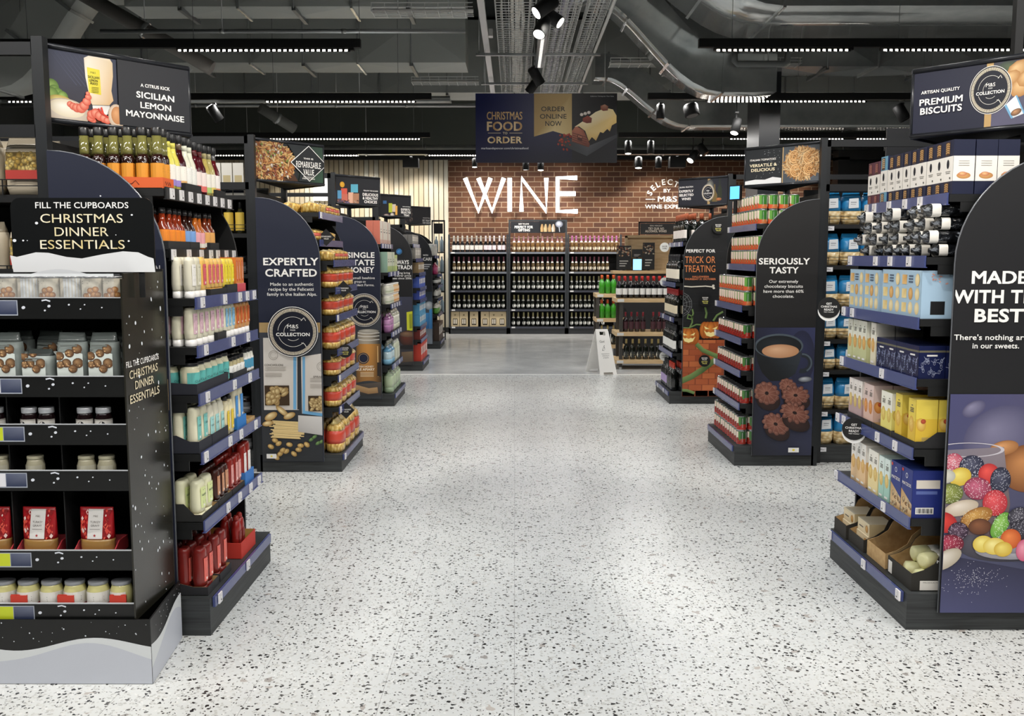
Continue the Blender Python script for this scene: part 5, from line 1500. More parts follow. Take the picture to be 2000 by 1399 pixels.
def carton(desc, w, d, h, front, side, top, deco=None, name='carton', cat='box', fin=None, top2=None):
    """card box, front towards -y; deco draws on its faces"""
    b = MB(); x, y = w / 2, d / 2
    b.box(-x, -y, 0, x, y, h)
    b.c = [side, top, front, side, side, side]
    # face order: bottom, top, front(-y), +x, back, -x
    parts = [('box', b.mesh('box', fin or PRINT))]
    if deco:
        V = []
        me = None
        fs = []
        for O, U, fn in (((-x, -y, 0), (1, 0, 0), deco[0]), ((x, -y, 0), (0, 1, 0), deco[1] if len(deco) > 1 else None), ((-x, y, 0), (0, -1, 0), deco[1] if len(deco) > 1 else None)):
            if not fn: continue
            p = Pr(O, U); p.w, p.h = (w if U[0] else d), h
            p.clip = (0, 0, p.w, p.h)
            fn(p); fs.append(p)
        for p in fs: p.trim()
        vs, ff, cc = [], [], []
        for p in fs:
            n = len(vs)
            vs += [tuple(p.O + p.U * a + p.V * c + p.N * l) for a, c, l in p.v]
            ff += [tuple(i + n for i in f) for f in p.f]; cc += p.c
        me = bpy.data.meshes.new('cover_print'); me.from_pydata(vs, [], ff); me.materials.append(fin or PRINT)
        at = me.color_attributes.new('Col', 'FLOAT_COLOR', 'CORNER')
        at.data.foreach_set('color', [q for f in cc for c in f for q in c]); me.update()
        parts.append(('cover_print', me))
    return Kind(name, cat, desc, w + 0.002, d + 0.002, h, parts)
def bag(desc, w, d, h, cont, bandc=None, bandz=(0.3, 0.68), topc=None, namek='pasta_bag', cat='bag', film='d8c07a', label=None, seed=1, bottom=None):
    """filled film bag: contents below, band round the middle, pinched top"""
    R = random.Random(seed)
    def ring(t):
        if t < 0.04: k, m = 0.86, 0.86
        elif t < 0.74: k, m = 1.0 + 0.03 * math.sin(t * 9 + seed), 1.0 + 0.05 * math.sin(t * 7 + seed)
        else:
            q = (t - 0.74) / 0.26; k, m = 1 - 0.16 * q, max(0.06, 1 - 1.05 * q)
        return (t * h, w / 2 * k * R.uniform(0.985, 1.015), d / 2 * m * R.uniform(0.96, 1.04), 2.8 if t < 0.74 else 3.5)
    def piece(t0, t1, n, mat, name):
        b = MB(); b.loft([ring(t0 + (t1 - t0) * k / n) for k in range(n + 1)], 16, 0, True)
        return (name, b.mesh(name, mat))
    parts = []
    if bandc:
        parts += [piece(0, bandz[0], 3, bottom or cont, 'pouch'), piece(bandz[0], bandz[1], 3, M(bandc, 0.35, 0, 0.5, 0.3), 'band'), piece(bandz[1], 0.86, 3, cont if topc is None else M(topc, 0.25, 0, 0.5, 0.5), 'window'), piece(0.86, 1.0, 3, M(topc or film, 0.2, 0, 0.5, 0.5), 'seal')]
    else:
        parts += [piece(0, 0.82, 6, cont, 'pouch'), piece(0.82, 1.0, 3, M(topc or film, 0.25, 0, 0.5, 0.4), 'seal')]
    if label:
        p = Pr((0, -d / 2 * 1.10 - 0.0015, 0), (1, 0, 0)); label(p, w, h); parts.append(('label_print', p.mesh('label_print')))
    return Kind(namek, cat, desc, w + 0.006, d + 0.006, h, parts)
def winebottle(desc, glass, foil, lab, h=0.305, r=0.0375, style='square', labc2=None, champ=False, neck=None, lz=0.045, lh=0.085):
    if champ: prof = [(0, r * 0.9), (0.005, r), (h * 0.42, r), (h * 0.54, r * 0.86), (h * 0.66, r * 0.50), (h * 0.76, r * 0.40)]
    else: prof = [(0, r * 0.9), (0.005, r), (h * 0.58, r), (h * 0.66, r * 0.82), (h * 0.72, r * 0.45), (h * 0.8, r * 0.38)]
    parts = [lathe(prof, 16, GL(glass, 0.1), 'bottle')]
    z0 = prof[-1][0]
    if champ: parts.append(lathe([(z0 - 0.05, r * 0.56), (z0 - 0.035, r * 0.50), (z0, r * 0.425), (h * 0.93, r * 0.40), (h * 0.965, r * 0.46), (h, r * 0.36)], 14, M(foil, 0.3, 0.4), 'foil'))
    else: parts.append(lathe([(z0 - 0.004, r * 0.40), (h - 0.002, r * 0.40), (h, r * 0.36)], 14, M(foil, 0.35, 0.1), 'foil'))
    if neck: parts.append(lathe([(h * 0.60, r * 0.70), (h * 0.62, r * 0.67), (h * 0.665, r * 0.525), (h * 0.69, r * 0.49)], 14, M(neck, 0.45), 'neck_label'))
    p = Pr((0, 0, 0), (1, 0, 0))
    if style == 'round':
        p.ell(0, lh / 2, lh / 2, lh / 2, lab, n=18); p.lay += 0.0003
        p.ell(0, lh / 2, lh * 0.3, lh * 0.3, labc2 or lab, n=14)
    elif style == 'hex':
        p.poly([(-0.042, lh / 2), (-0.026, 0), (0.026, 0), (0.042, lh / 2), (0.026, lh), (-0.026, lh)], lab); p.rect(-0.02, lh * 0.4, 0.02, lh * 0.6, labc2 or 'a8945c')
    else:
        band(p, -r * 1.35, r * 1.35, 0, lh, lab, 12)
        p.lay += 0.0003
        for v, ww in ((0.75, 0.6), (0.5, 0.8), (0.35, 0.5)): p.rect(-r * ww, lh * v - 0.0022, r * ww, lh * v + 0.0022, labc2 or 'b8b0a4', step=0)
    parts.append(('label_print', p.mesh('label_print', None, cylwrap(r + 0.0002, lz))))
    return Kind('sparkling_wine_bottle' if champ else 'wine_bottle', 'bottle', desc, 2 * r + 0.004, 2 * r + 0.004, h, parts)

# ------------------------------------------------------------------ trays
def crate(label, loc, rz, w, d, hf, hb, out, ins=None, name='display_tray', group=None, word=None, cut=False, base=True):
    """open card tray, front (low edge) towards -y before turning; sides slope up to the back"""
    if label in _seen: raise ValueError('label twice: ' + label)
    _seen[label] = 1
    t = thing(name, label, 'tray', loc, rz, group)
    th = 0.003
    ins = ins or out
    o, i = M(out, 0.75) if isinstance(out, str) else out, M(ins, 0.8) if isinstance(ins, str) else ins
    b = MB(); b.box(-w / 2, -d / 2, 0, w / 2, d / 2, 0.002); b.build('bottom', i, t)
    b = MB(); b.box(-w / 2, -d / 2 - th, 0, w / 2, -d / 2, hf, 0); b.box(-w / 2 + th, -d / 2, 0.002, w / 2 - th, -d / 2 + 0.0008, hf - 0.001, 1); b.build('front_wall', [o, i], t)
    b = MB(); b.box(-w / 2, d / 2 - th, 0, w / 2, d / 2, hb, 0); b.box(-w / 2 + th, d / 2 - th - 0.0008, 0.002, w / 2 - th, d / 2 - th, hb - 0.001, 1); b.build('back_wall', [o, i], t)
    for s in (-1, 1):
        x0, x1 = s * w / 2, s * (w / 2 - th)
        if cut: P = [(-d / 2, 0), (d / 2, 0), (d / 2, hb), (d * 0.1, hb), (-d * 0.05, hb * 0.93), (-d * 0.16, hb * 0.78), (-d * 0.22, hf + (hb - hf) * 0.35), (-d * 0.36, hf + (hb - hf) * 0.12), (-d / 2, hf)]
        else: P = [(-d / 2, 0), (d / 2, 0), (d / 2, hb), (-d * 0.05, hb), (-d * 0.32, hf), (-d / 2, hf)]
        b = MB(); b.prism(P, min(x0, x1), max(x0, x1), 0, None, 'X')
        q = [(a * 0.985, c * 0.985 + 0.001) for a, c in P]
        xi = x1 - s * 0.0006
        b.prism(q, min(x1, xi), max(x1, xi), 1, None, 'X')
        b.build('side_wall', [o, i], t)
    if word:
        p = word(w, d, hf, hb)
        for pr in (p if isinstance(p, list) else [p]):
            me = pr.mesh('lettering'); link('lettering', me, t)
    return t

ROWNAME = {'sauce': 'sauce unit', 'pasta': 'pasta unit', 'honey': 'honey unit', 'tea': 'tea unit', 'pet': 'last unit', 'biscuit': 'biscuit unit', 'tomato': 'tomato unit', 'wine': 'Halloween wine unit'}
def shelfword(u, i):
    n = len(u.shelves)
    return 'bottom shelf' if i == n else 'top shelf' if i == 0 else ORD[i] + ' shelf'
RANK = ['front', 'second', 'third', 'fourth', 'fifth', 'sixth']
TIER = ['', ' lower', ' upper']
def fill(u, i, seq, s0=0.06, inset=0.012, zoff=0.0):
    """seq: (kind, count, deep, tiers, gap after, pitch or None); facings run from the camera's end to the far end"""
    z = (u.base_h if i == len(u.shelves) else u.shelves[i][0]) + 0.0005
    a = 1.245 if i == len(u.shelves) else u.shelves[i][1]
    sx = 1 if u.side < 0 else -1
    rz = PI / 2 if u.side < 0 else -PI / 2
    s = s0
    cnt = {}
    out = []
    for e in seq:
        k, n = e[0], e[1]
        if k is None: s += n; continue
        deep = e[2] if len(e) > 2 else 1
        tiers = e[3] if len(e) > 3 else 1
        gap = e[4] if len(e) > 4 else 0
        pitch = (e[5] if len(e) > 5 and e[5] else k.w)
        lift = e[6] if len(e) > 6 else 0.0
        front = e[7] if len(e) > 7 else 0.0
        for q in range(n):
            y = u.Y0 + s + pitch / 2
            c = cnt.get(k.desc, 0); cnt[k.desc] = c + 1
            for r in range(deep if isinstance(deep, int) else deep[min(q, len(deep) - 1)]):
                for t in range(tiers):
                    x = u.X(a) - sx * (inset + front + k.d / 2 + r * k.d * 1.02)
                    lab = k.desc
                    lab += ', ' + ORD[c] + ' from near-end'
                    if r: lab += ' ' + RANK[r] + '-row'
                    if tiers > 1: lab += (' upper' if t else ' lower') + '-tier'
                    lab += ', ' + shelfword(u, i) + ' of ' + ROWNAME[u.name]
                    o = put(k, (x + random.uniform(-0.002, 0.002), y + random.uniform(-0.001, 0.001), z + lift + t * (k.h + 0.0008)), rz + random.uniform(-0.05, 0.05) * (0.3 if k.cat == 'box' else 1), lab, k.desc + 's on the ' + ROWNAME[u.name])
                    out.append(o)
            s += pitch
        s += gap
    return out
def tray_on(u, i, s, w, d, hf, hb, out, ins, what, inset=0.011, **kw):
    z = (u.base_h if i == len(u.shelves) else u.shelves[i][0]) + 0.0004
    a = 1.245 if i == len(u.shelves) else u.shelves[i][1]
    sx = 1 if u.side < 0 else -1
    return crate(what + ', ' + shelfword(u, i) + ' of ' + ROWNAME[u.name], (u.X(a) - sx * (inset + d / 2), u.Y0 + s + w / 2, z), PI / 2 if u.side < 0 else -PI / 2, w, d, hf, hb, out, ins, **kw)
# ================================================================== sauces (first unit on the left of the aisle)
D = Kind('condiment_bottle', 'bottle', 'tall orange-labelled dark bottle', 0.056, 0.056, 0.235, [
    lathe([(0, 0.022), (0.004, 0.026), (0.115, 0.026), (0.13, 0.020)], 16, GL('24100c'), 'bottle'),
    lathe([(0.13, 0.020), (0.14, 0.0195), (0.205, 0.0185)], 14, GL('6d6a3a'), 'neck'),
    lathe([(0.203, 0.0195), (0.205, 0.020), (0.233, 0.019), (0.235, 0.017)], 14, M('141415', 0.35), 'cap'),
    wraplabel('label_print', 0.0263, 0.01, 0.085, [(0, 1, 'd9922f')], span=PI * 1.9, lines=(0.3, 0.62, 0.75), dark='5a2412')])
dy = dressing('lilac-banded lemon dressing bottle', 'd8cf62', 'ebe7de', '9a86c8')
dr = dressing('orange-banded dark red dressing bottle', '3d0d12', 'efe9df', 'e8b878', '6b5a48')
dw = dressing('white creamy dressing bottle', 'dcdcc8', 'e9e8e2', 'e4e3dc')
dc = dressing('coral-banded dark red dressing bottle', '4a0f16', 'eeded8', 'e2706a', '5a1a1c')
dg = dressing('green-banded pale dressing bottle', 'b8a65c', 'eee9de', 'b4cf7c', 'a89c70')
dl = dressing('yellow-banded pale dressing bottle', 'b0a468', 'eee9de', 'e4cc6c', '9c9474')
do = dressing('orange-banded berry dressing bottle', '5a1418', 'efe9e4', 'e48a5c', '6a6a6c')
fill(L1, 0, [(D, 2, 6, 1, 0.004, None, 0.004), (dy, 2, 2), (dr, 1, 2, 1, 0, 0.068, 0.004), (dw, 2, 2, 1, 0.002, 0.068, 0.004), (dc, 2, 2), (dg, 1, 2), (dl, 1, 2, 1, 0, None, 0.004), (do, 1, 2, 1, 0, None, 0.004)], 0.045)
def scrib(w, d, hf, hb):
    r = []
    p = Pr((-w / 2, -d / 2 - 0.0032, 0), (1, 0, 0)); p.stroke([(w * 0.2 + k * w * 0.06, hf * (0.5 + 0.2 * math.sin(k * 2.1))) for k in range(10)], 0.003, '5a1a10'); r.append(p)
    p = Pr((-w / 2 - 0.0002, d / 2, 0), (0, -1, 0)); p.stroke([(d * 0.35 + k * d * 0.04, hf * (0.5 + 0.22 * math.sin(k * 2.3))) for k in range(11)], 0.003, '5a1a10'); r.append(p)
    return r
tray_on(L1, 0, 0.035, 0.12, 0.36, 0.042, 0.045, 'd8602c', 'b04a20', 'orange card tray of tall bottles', word=scrib)
for s, w in ((0.298, 0.066), (0.366, 0.134), (0.712, 0.13)):
    tray_on(L1, 0, s, w, 0.14, 0.04, 0.05, '232325', None, ('single', 'double', 'last')[(s > 0.3) + (s > 0.5)] + ' black dressing tray')
h1 = sauceb('orange-labelled red hot sauce', '7d2c14', 'e8882c'); h2 = sauceb('blue-labelled dark sauce bottle', '2c130c', '7aa4dc'); h3 = sauceb('pink-labelled orange sauce bottle', 'b05c1c', 'e8a8b0'); h4 = sauceb('amber-labelled brown sauce bottle', '6b2c14', 'e2a860')
fill(L1, 1, [(h1, 4, 2, 1, 0.01, None, 0.004), (h2, 2, 2, 1, 0.01, None, 0.004), (h3, 2, 2, 1, 0.012), (h4, 2, 2, 1, 0, None, 0.004)], 0.055)
for s, w, n in ((0.05, 0.25, 'long'), (0.305, 0.126, 'middle'), (0.575, 0.126, 'short')): tray_on(L1, 1, s, w, 0.135, 0.036, 0.05, '252628', None, n + ' black hot sauce tray')
c1 = squeezy('white-labelled cream squeezy bottle', 'ddd8c4', 'efece6'); c2 = squeezy('plain cream squeezy bottle', 'd2cdb6', 'd6d1bb'); c3 = squeezy('pink-labelled golden squeezy bottle', 'e6b860', 'd8606c')
c4 = squeezy('narrow pink-labelled golden squeezy', 'e4b764', 'd86a70', 0.155, 'e4b764', 0.052); c5 = squeezy('yellow-labelled squeezy bottle', 'e8cf4c', 'f0dc3c', 0.155, '2a2a2a', 0.048)
ob_ = carton('orange sauce carton', 0.04, 0.075, 0.16, 'e08a44', 'd87c34', 'e0904c', (lambda p: (p.rect(0.008, 0.05, 0.03, 0.145, 'd8562c'), p.rect(0.014, 0.06, 0.018, 0.14, 'f4d8b4'), p.rect(0.022, 0.06, 0.025, 0.12, 'f4d8b4'), p.rect(0, 0, p.w, 0.04, 'efd8cc')),))
fill(L1, 2, [(c1, 1, 2), (c2, 1, 2), (c3, 1, 2, 1, 0.006), (c4, 4, 3, 1, 0.006, None, 0.003), (c5, 3, 2, 1, 0.006, None, 0.003), (ob_, 3, 3, 1, 0, None, 0.003)], 0.045)
tray_on(L1, 2, 0.255, 0.23, 0.17, 0.03, 0.06, '232426', None, 'black tray of golden squeezy bottles'); tray_on(L1, 2, 0.489, 0.155, 0.12, 0.042, 0.05, '26272a', None, 'black tray of yellow squeezy bottles'); tray_on(L1, 2, 0.648, 0.133, 0.24, 0.042, 0.05, 'd0505a', 'a83a44', 'red tray of orange cartons')
e1 = squeezy('pink-labelled cream mayonnaise squeezy', 'e4dfc6', 'd8b4c0', 0.16, 'f1efec', 0.066, 0.046); e2 = squeezy('narrow pink-labelled mayonnaise squeezy', 'e6e1c8', 'd8a8bc', 0.155, 'e6e1c8', 0.056)
e3 = squeezy('blue-labelled light mayonnaise squeezy', 'e6e2c8', '84b8d8', 0.155, 'f4f2ef', 0.054, 0.042, 'e8d84c'); e4 = squeezy('rust-labelled orange squeezy bottle', 'd89a5a', 'c8602c', 0.15, 'f4f2ef', 0.056)
fill(L1, 3, [(e1, 4, 3, 1, 0.008), (e2, 2, 2, 1, 0.006, None, 0.003), (e3, 3, 2), (e4, 4, 2)], 0.045)
tray_on(L1, 3, 0.328, 0.124, 0.13, 0.036, 0.055, '2a2a2b', None, 'black tray of pink-labelled squeezies')
j1 = jar('teal-labelled mayonnaise jar', 'e9e4c4', '17181a', [(0, 1, '5fb4ae')], 0.039, 0.125, 'mayonnaise_jar', text=[('CLASSIC', 0.55, 0.009, '2d4a52'), ('MAYO', 0.32, 0.009, '2d4a52')], lines=None, lidh=0.014)
j2 = jar('small white-labelled sauce jar', 'b8ac84', '1c1d1f', [(0, 1, 'f1efea')], 0.026, 0.095, 'sauce_jar', dot=(0.55, 0.011, '15161a', 1.3), lines=None)
j3 = jar('slim blue-striped jar', 'e8e4d6', '1c1d1f', [(0, 1, 'ebe8e2'), (0.15, 0.85, '4a94b4')], 0.022, 0.11, 'sauce_jar', lines=(0.3, 0.6))
fill(L1, 4, [(j1, 6, 2, 1, 0.01, 0.08, 0.003), (j2, 4, 2, 1, 0.01, None, 0.003), (j3, 3, 2, 1, 0, None, 0.003)], 0.045)
tray_on(L1, 4, 0.04, 0.42, 0.2, 0.045, 0.05, '22242e', '1a1b22', 'long dark tray of mayonnaise jars'); tray_on(L1, 4, 0.535, 0.222, 0.14, 0.03, 0.04, '26272a', None, 'black tray of small white jars')
m1 = squeezy('tall teal-labelled mayonnaise squeezy', 'e4e0c4', '7cc4bc', 0.185, 'f1efec', 0.072, 0.05, word='CLASSIC', flip=True)
m2 = squeezy('tall pale teal mayonnaise squeezy', 'eae6d0', 'a4d8d4', 0.19, 'e4e0c4', 0.07, 0.05, word='LIGHT', flip=False)
m3 = squeezy('yellow-labelled mustard squeezy', 'ece0b8', 'e8c83c', 0.175, '1c1c1e', 0.056, 0.045, '1c2030', flip=False)
m4 = squeezy('blue-labelled upside-down mayonnaise squeezy', 'e6dfc4', '4a90d0', 0.2, '2f7ec4', 0.066, 0.05, '1a2440')
fill(L1, 5, [(m1, 2, 3, 1, 0.012, None, 0.003), (m2, 3, 3, 1, 0.012, None, 0.003), (m3, 2, 2, 1, 0.01), (m4, 2, 2, 1, 0, None, 0.003)], 0.04)
tray_on(L1, 5, 0.036, 0.16, 0.2, 0.05, 0.075, '22242e', 'b8b0a0', 'dark tray of teal-labelled squeezies'); tray_on(L1, 5, 0.203, 0.225, 0.2, 0.05, 0.07, '22242e', 'b8b0a0', 'dark tray of pale teal squeezies'); tray_on(L1, 5, 0.567, 0.146, 0.12, 0.055, 0.058, '2a78c0', None, 'bright blue tray of squeezies'); tray_on(L1, 5, 0.73, 0.13, 0.2, 0.02, 0.09, KRAFT, KRAFT, 'empty torn kraft tray')
n1 = squeezy('lime-labelled salad cream squeezy', 'e4e2c0', 'dbe6a0', 0.165, 'e4e2c0', 0.088, 0.055, word='SALAD CREAM')
n2 = squeezy('dark brown sauce squeezy', '3d1810', 'c8906c', 0.16, '1c1412', 0.058, 0.045); n3 = squeezy('pink-labelled ketchup squeezy', '8a2018', 'e09a94', 0.165, '6b1612', 0.056, 0.045); n4 = squeezy('white-labelled big ketchup squeezy', '93241a', 'ece4de', 0.19, '7d1c16', 0.068, 0.05)
fill(L1, 6, [(n1, 2, 2, 1, 0.035, None, 0.003), (n2, 3, 2, 1, 0.02, None, 0.003), (n3, 3, 2, 1, 0.02, None, 0.003), (n4, 2, 2, 1, 0, None, 0.003)], 0.045)
tray_on(L1, 6, 0.04, 0.215, 0.16, 0.03, 0.075, '242424', KRAFT, 'near cut-down tray lined in kraft'); tray_on(L1, 6, 0.262, 0.195, 0.16, 0.03, 0.075, '242424', KRAFT, 'middle cut-down tray of brown sauce'); tray_on(L1, 6, 0.465, 0.19, 0.16, 0.03, 0.07, '242424', KRAFT, 'cut-down tray of pink-labelled ketchup'); tray_on(L1, 6, 0.67, 0.145, 0.14, 0.06, 0.065, '3a78c0', None, 'blue tray of big ketchups')
o1 = squeezy('pink-labelled red ketchup bottle', '7d2420', 'e0685c', 0.19, '701a16', 0.066, 0.056)
o2 = squeezy('slim waisted red ketchup bottle', '8a1c18', '7d1814', 0.19, '9c2a20', 0.056, 0.044, flip=False)
fill(L1, 7, [(o1, 2, 4, 1, 0.03, None, 0.003), (o1, 1, 4, 1, 0.02, None, 0.003), (o1, 1, 3, 1, 0.16, None, 0.003), (o2, 2, 2, 1, 0, None, 0.003)], 0.045, 0.03)
tray_on(L1, 7, 0.04, 0.15, 0.3, 0.035, 0.055, '26262a', KRAFT, 'near dark tray of ketchup bottles', inset=0.022); tray_on(L1, 7, 0.205, 0.16, 0.3, 0.035, 0.055, '26262a', KRAFT, 'second dark tray of ketchup bottles', inset=0.022); tray_on(L1, 7, 0.515, 0.24, 0.22, 0.075, 0.08, 'c03428', 'b8924c', 'bright red tray of slim ketchups', inset=0.02)

# ================================================================== pasta
nest = bag('film bag of pasta nests', 0.185, 0.13, 0.08, PASTA, None, film='c8b88a', namek='pasta_bag', seed=3)
nestr = bag('red-ended film bag of pasta nests', 0.17, 0.13, 0.085, PASTA, 'c85a4a', (0.35, 0.6), None, 'pasta_bag', seed=5)
pr = {}
for h, w in ((0.155, 0.20), (0.185, 0.20), (0.15, 0.2), (0.17, 0.2), (0.245, 0.2)):
    pr[h] = bag('red-banded bag of pasta', w, 0.125, h, PASTA, 'cf4a36', (0.28, 0.66), None, 'pasta_bag', seed=int(h * 100))
fill(L2, 0, [(nest, 2, 3), (nestr, 3, 3)], 0.05); fill(L2, 1, [(nestr, 2, 3), (nest, 2, 2)], 0.05); fill(L2, 2, [(nest, 1, 3), (nestr, 3, 3)], 0.05)
for i, h in ((3, 0.155), (4, 0.155), (5, 0.185), (6, 0.15), (7, 0.17), (8, 0.245)):
    fill(L2, i, [(pr[h], 4, [3, 2, 2, 2])], 0.045, 0.0)
# diamond and round wobblers clipped to the rails
def wobbler(label, loc, rz, shape, r, lines, extra=None, disc2=False):
    t = thing('shelf_wobbler', label, 'sign', loc, rz)
    b = MB()
    if shape == 'diamond': P = [(-r, 0), (0, -r), (r, 0), (0, r)]
    else: P = [(r * math.cos(2 * PI * k / 28), r * math.sin(2 * PI * k / 28)) for k in range(28)]
    b.prism(P, -0.0015, 0.0); b.build('disc', M('161617' if not disc2 == 'white' else 'dfe0dc', 0.4), t)
    if disc2 is True:
        b = MB(); b.prism([(x, z - r * 0.3) for x, z in P], 0.002, 0.0035); b.build('backing_disc', M('f2f2f0', 0.4), t)
    p = Pr((0, -0.0018, 0), (1, 0, 0))
    for tx, y, cap, w, c in lines: p.text(tx, 0, y * r, cap * r, c, 0.02, w * r)
    me = p.mesh('lettering'); link('lettering', me, t)
    b = MB(); b.box(-0.006, 0, -0.004, 0.006, 0.03, 0.004); b.build('clip', M('c9ccd0', 0.2, 0, 0.5, 0, 0.6), t)
    return t
BPV = [('BIGGER', 0.48, 0.2, 1.0, WH), ('PACK', 0.2, 0.2, 0.8, WH), ('BETTER', -0.16, 0.2, 1.0, 'e8e07a'), ('VALUE', -0.44, 0.2, 0.8, 'e8e07a')]
RMV = [('REMARKSABLE', 0.12, 0.17, 1.15, WH), ('VALUE', -0.14, 0.17, 0.55, WH)]
for n, (u, v, Y) in (('topmost', (637, 464, 6.9)), ('middle', (671, 565, 6.95)), ('lowest', (676, 802, 6.95))):
    q = atY(u, v, Y); wobbler('black diamond shelf sign reading remarksable value, ' + n + ' on pasta unit', tuple(q), 0.25, 'diamond', 0.062, RMV)
q = atY(674.5, 686, 6.95); wobbler('round black sign about bigger packs on the pasta unit', tuple(q), 0.2, 'round', 0.049, BPV)
for n, (u, v) in (('highest, by the spider web', (1403, 445)), ('middle, above the pumpkins', (1377.5, 587)), ('lowest, over the printed bricks', (1376, 705))):
    q = atY(u, v, 9.88); wobbler('round black bigger pack sign by the Halloween panel, ' + n, tuple(q), 0, 'round', 0.062, BPV)
GCR = [('GET', 0.38, 0.2, 0.5, WH), ('CHRISTMAS', 0.1, 0.2, 1.45, WH), ('READY', -0.18, 0.2, 0.85, WH), ('TREAT YOURSELF', -0.42, 0.08, 0.9, WH)]
q = atY(1619, 601, 4.72); wobbler('round black get Christmas ready sign level with the blue boxes', tuple(q), -0.3, 'round', 0.052, GCR, disc2=True)
q = atY(1668, 838, 4.45); wobbler('round black get Christmas ready sign below the mauve boxes', tuple(q), -0.3, 'round', 0.054, GCR, disc2=True)

# ================================================================== honey, tea and last unit
def plain(p, c='e9e4dc', y0=0.35, y1=0.8): p.rect(p.w * 0.2, p.h * y0, p.w * 0.8, p.h * y1, c); p.rect(p.w * 0.3, p.h * 0.5, p.w * 0.7, p.h * 0.53, '6a6460'); p.rect(p.w * 0.3, p.h * 0.6, p.w * 0.6, p.h * 0.63, '6a6460')
def stripe(c, y0, y1):
    return lambda p: (p.rect(0, p.h * y0, p.w, p.h * y1, c), p.rect(p.w * 0.25, p.h * 0.5, p.w * 0.75, p.h * 0.54, '5a5652'), p.rect(p.w * 0.25, p.h * 0.62, p.w * 0.6, p.h * 0.65, '5a5652'))
k1 = carton('pale pink-edged cereal box', 0.2, 0.07, 0.24, 'd8d0c4', 'c8705c', 'd0c8bc', (stripe('c8a89c', 0, 0.2),))
k2 = carton('green-edged cereal box', 0.2, 0.07, 0.21, 'd0d4c0', '8fae9c', 'c8ccb8', (stripe('a8bc7c', 0.0, 0.3),)); k2b = carton('lime cereal box', 0.1, 0.07, 0.18, 'c4d488', 'b0c46c', 'c4d488', (plain,))
k3 = jar('white porridge tub', 'd8d6c8', 'e4e2dc', [(0, 1, 'dcdccc'), (0.2, 0.5, 'b8c0a4')], 0.045, 0.105, 'porridge_tub', lines=None); k3b = jar('peach porridge tub', 'e0b888', 'e4e2dc', [(0, 1, 'e4c8a8'), (0.2, 0.5, 'd89c5c')], 0.045, 0.105, 'porridge_tub', lines=None)
k4 = bag('pink cereal pouch', 0.17, 0.08, 0.2, M('b078a8', 0.4), 'c490bc', (0.4, 0.7), 'a46c9c', 'cereal_pouch', seed=4); k4b = bag('cream cereal pouch', 0.17, 0.08, 0.22, M('d0d0b8', 0.4), 'dcdccc', (0.3, 0.7), 'c8c8b0', 'cereal_pouch', seed=6)
k5 = bag('pale blue cereal pouch', 0.18, 0.09, 0.2, M('7cb0cc', 0.4), 'c4dce4', (0.3, 0.7), '5c98bc', 'cereal_pouch', seed=7); k5b = squeezy('pale honey squeezy bottle', 'ccd0b8', 'dce0cc', 0.22, 'e4e4d8', 0.08, 0.06, flip=False)
k6 = bag('green checked muesli pouch', 0.19, 0.1, 0.24, M('9cb090', 0.45), 'b8c8a4', (0.25, 0.75), 'a0b494', 'muesli_pouch', seed=8)
fill(L3, 0, [(k1, 4, 2)], 0.05); fill(L3, 1, [(k2, 3, 2), (k2b, 2, 2)], 0.05); fill(L3, 2, [(k3, 4, 2, 2), (k3b, 5, 1, 2)], 0.05); fill(L3, 3, [(k4, 2, 2), (k4b, 3, 2)], 0.05); fill(L3, 4, [(k5, 2, 2), (k5b, 5, 2)], 0.05); fill(L3, 5, [(k6, 4, 2)], 0.06, 0.02)
t1 = carton('grey tea packet', 0.085, 0.06, 0.13, '8f8d88', '6d6b68', '9a9894', (plain,)); t1b = carton('silver tea carton', 0.085, 0.06, 0.15, 'a8a49c', '7d7a74', 'b0aca4', (plain,)); t2 = carton('tan tea carton', 0.13, 0.08, 0.14, '8a7350', '7d6848', '9c8460', (plain,)); t3 = carton('royal blue tea carton', 0.14, 0.08, 0.15, '4a62b8', '3d54a4', '5a72c4', (plain,))
t4 = carton('sky blue tea carton', 0.14, 0.08, 0.155, '58a0c8', '4a90b8', '6ab0d4', (plain,)); t5 = carton('dark red tea carton', 0.14, 0.08, 0.13, '8a2c24', '6d221c', '9c3a30', (plain,)); t6 = carton('vivid red tea carton', 0.14, 0.09, 0.24, 'd0402c', 'b83624', 'd8503c', (plain,))
fill(L4, 0, [(t1, 9, 2)], 0.06); fill(L4, 1, [(t1b, 9, 2)], 0.06); fill(L4, 2, [(t2, 6, 2)], 0.06); fill(L4, 3, [(t3, 6, 2)], 0.05)
t3b = carton('deep blue tea carton', 0.14, 0.08, 0.125, '4258b4', '384ca0', '5068c0', (plain,)); fill(L4, 4, [(t3b, 6, 2)], 0.05); fill(L4, 5, [(t4, 6, 2, 2)], 0.05); fill(L4, 6, [(t5, 6, 2)], 0.05); fill(L4, 7, [(t6, 6, 2)], 0.05, 0.02)
v1 = jar('clear plastic tub', 'c8ccc8', 'e4e4e0', [(0, 1, 'd4d4cc')], 0.045, 0.2, 'storage_tub', lines=None); v2 = bag('magenta treat pouch', 0.15, 0.08, 0.2, M('b02c64', 0.35), 'c85c88', (0.3, 0.6), '98244c', 'treat_pouch', seed=2)
v3 = bag('black and white treat pouch', 0.15, 0.08, 0.135, M('26282a', 0.35), 'e4e4e0', (0.3, 0.66), '3a3c3e', 'treat_pouch', seed=3); v4 = bag('white treat pouch', 0.15, 0.08, 0.15, M('c8c8c0', 0.35), '2c2e30', (0.1, 0.3), 'd8d8d0', 'treat_pouch', seed=4)
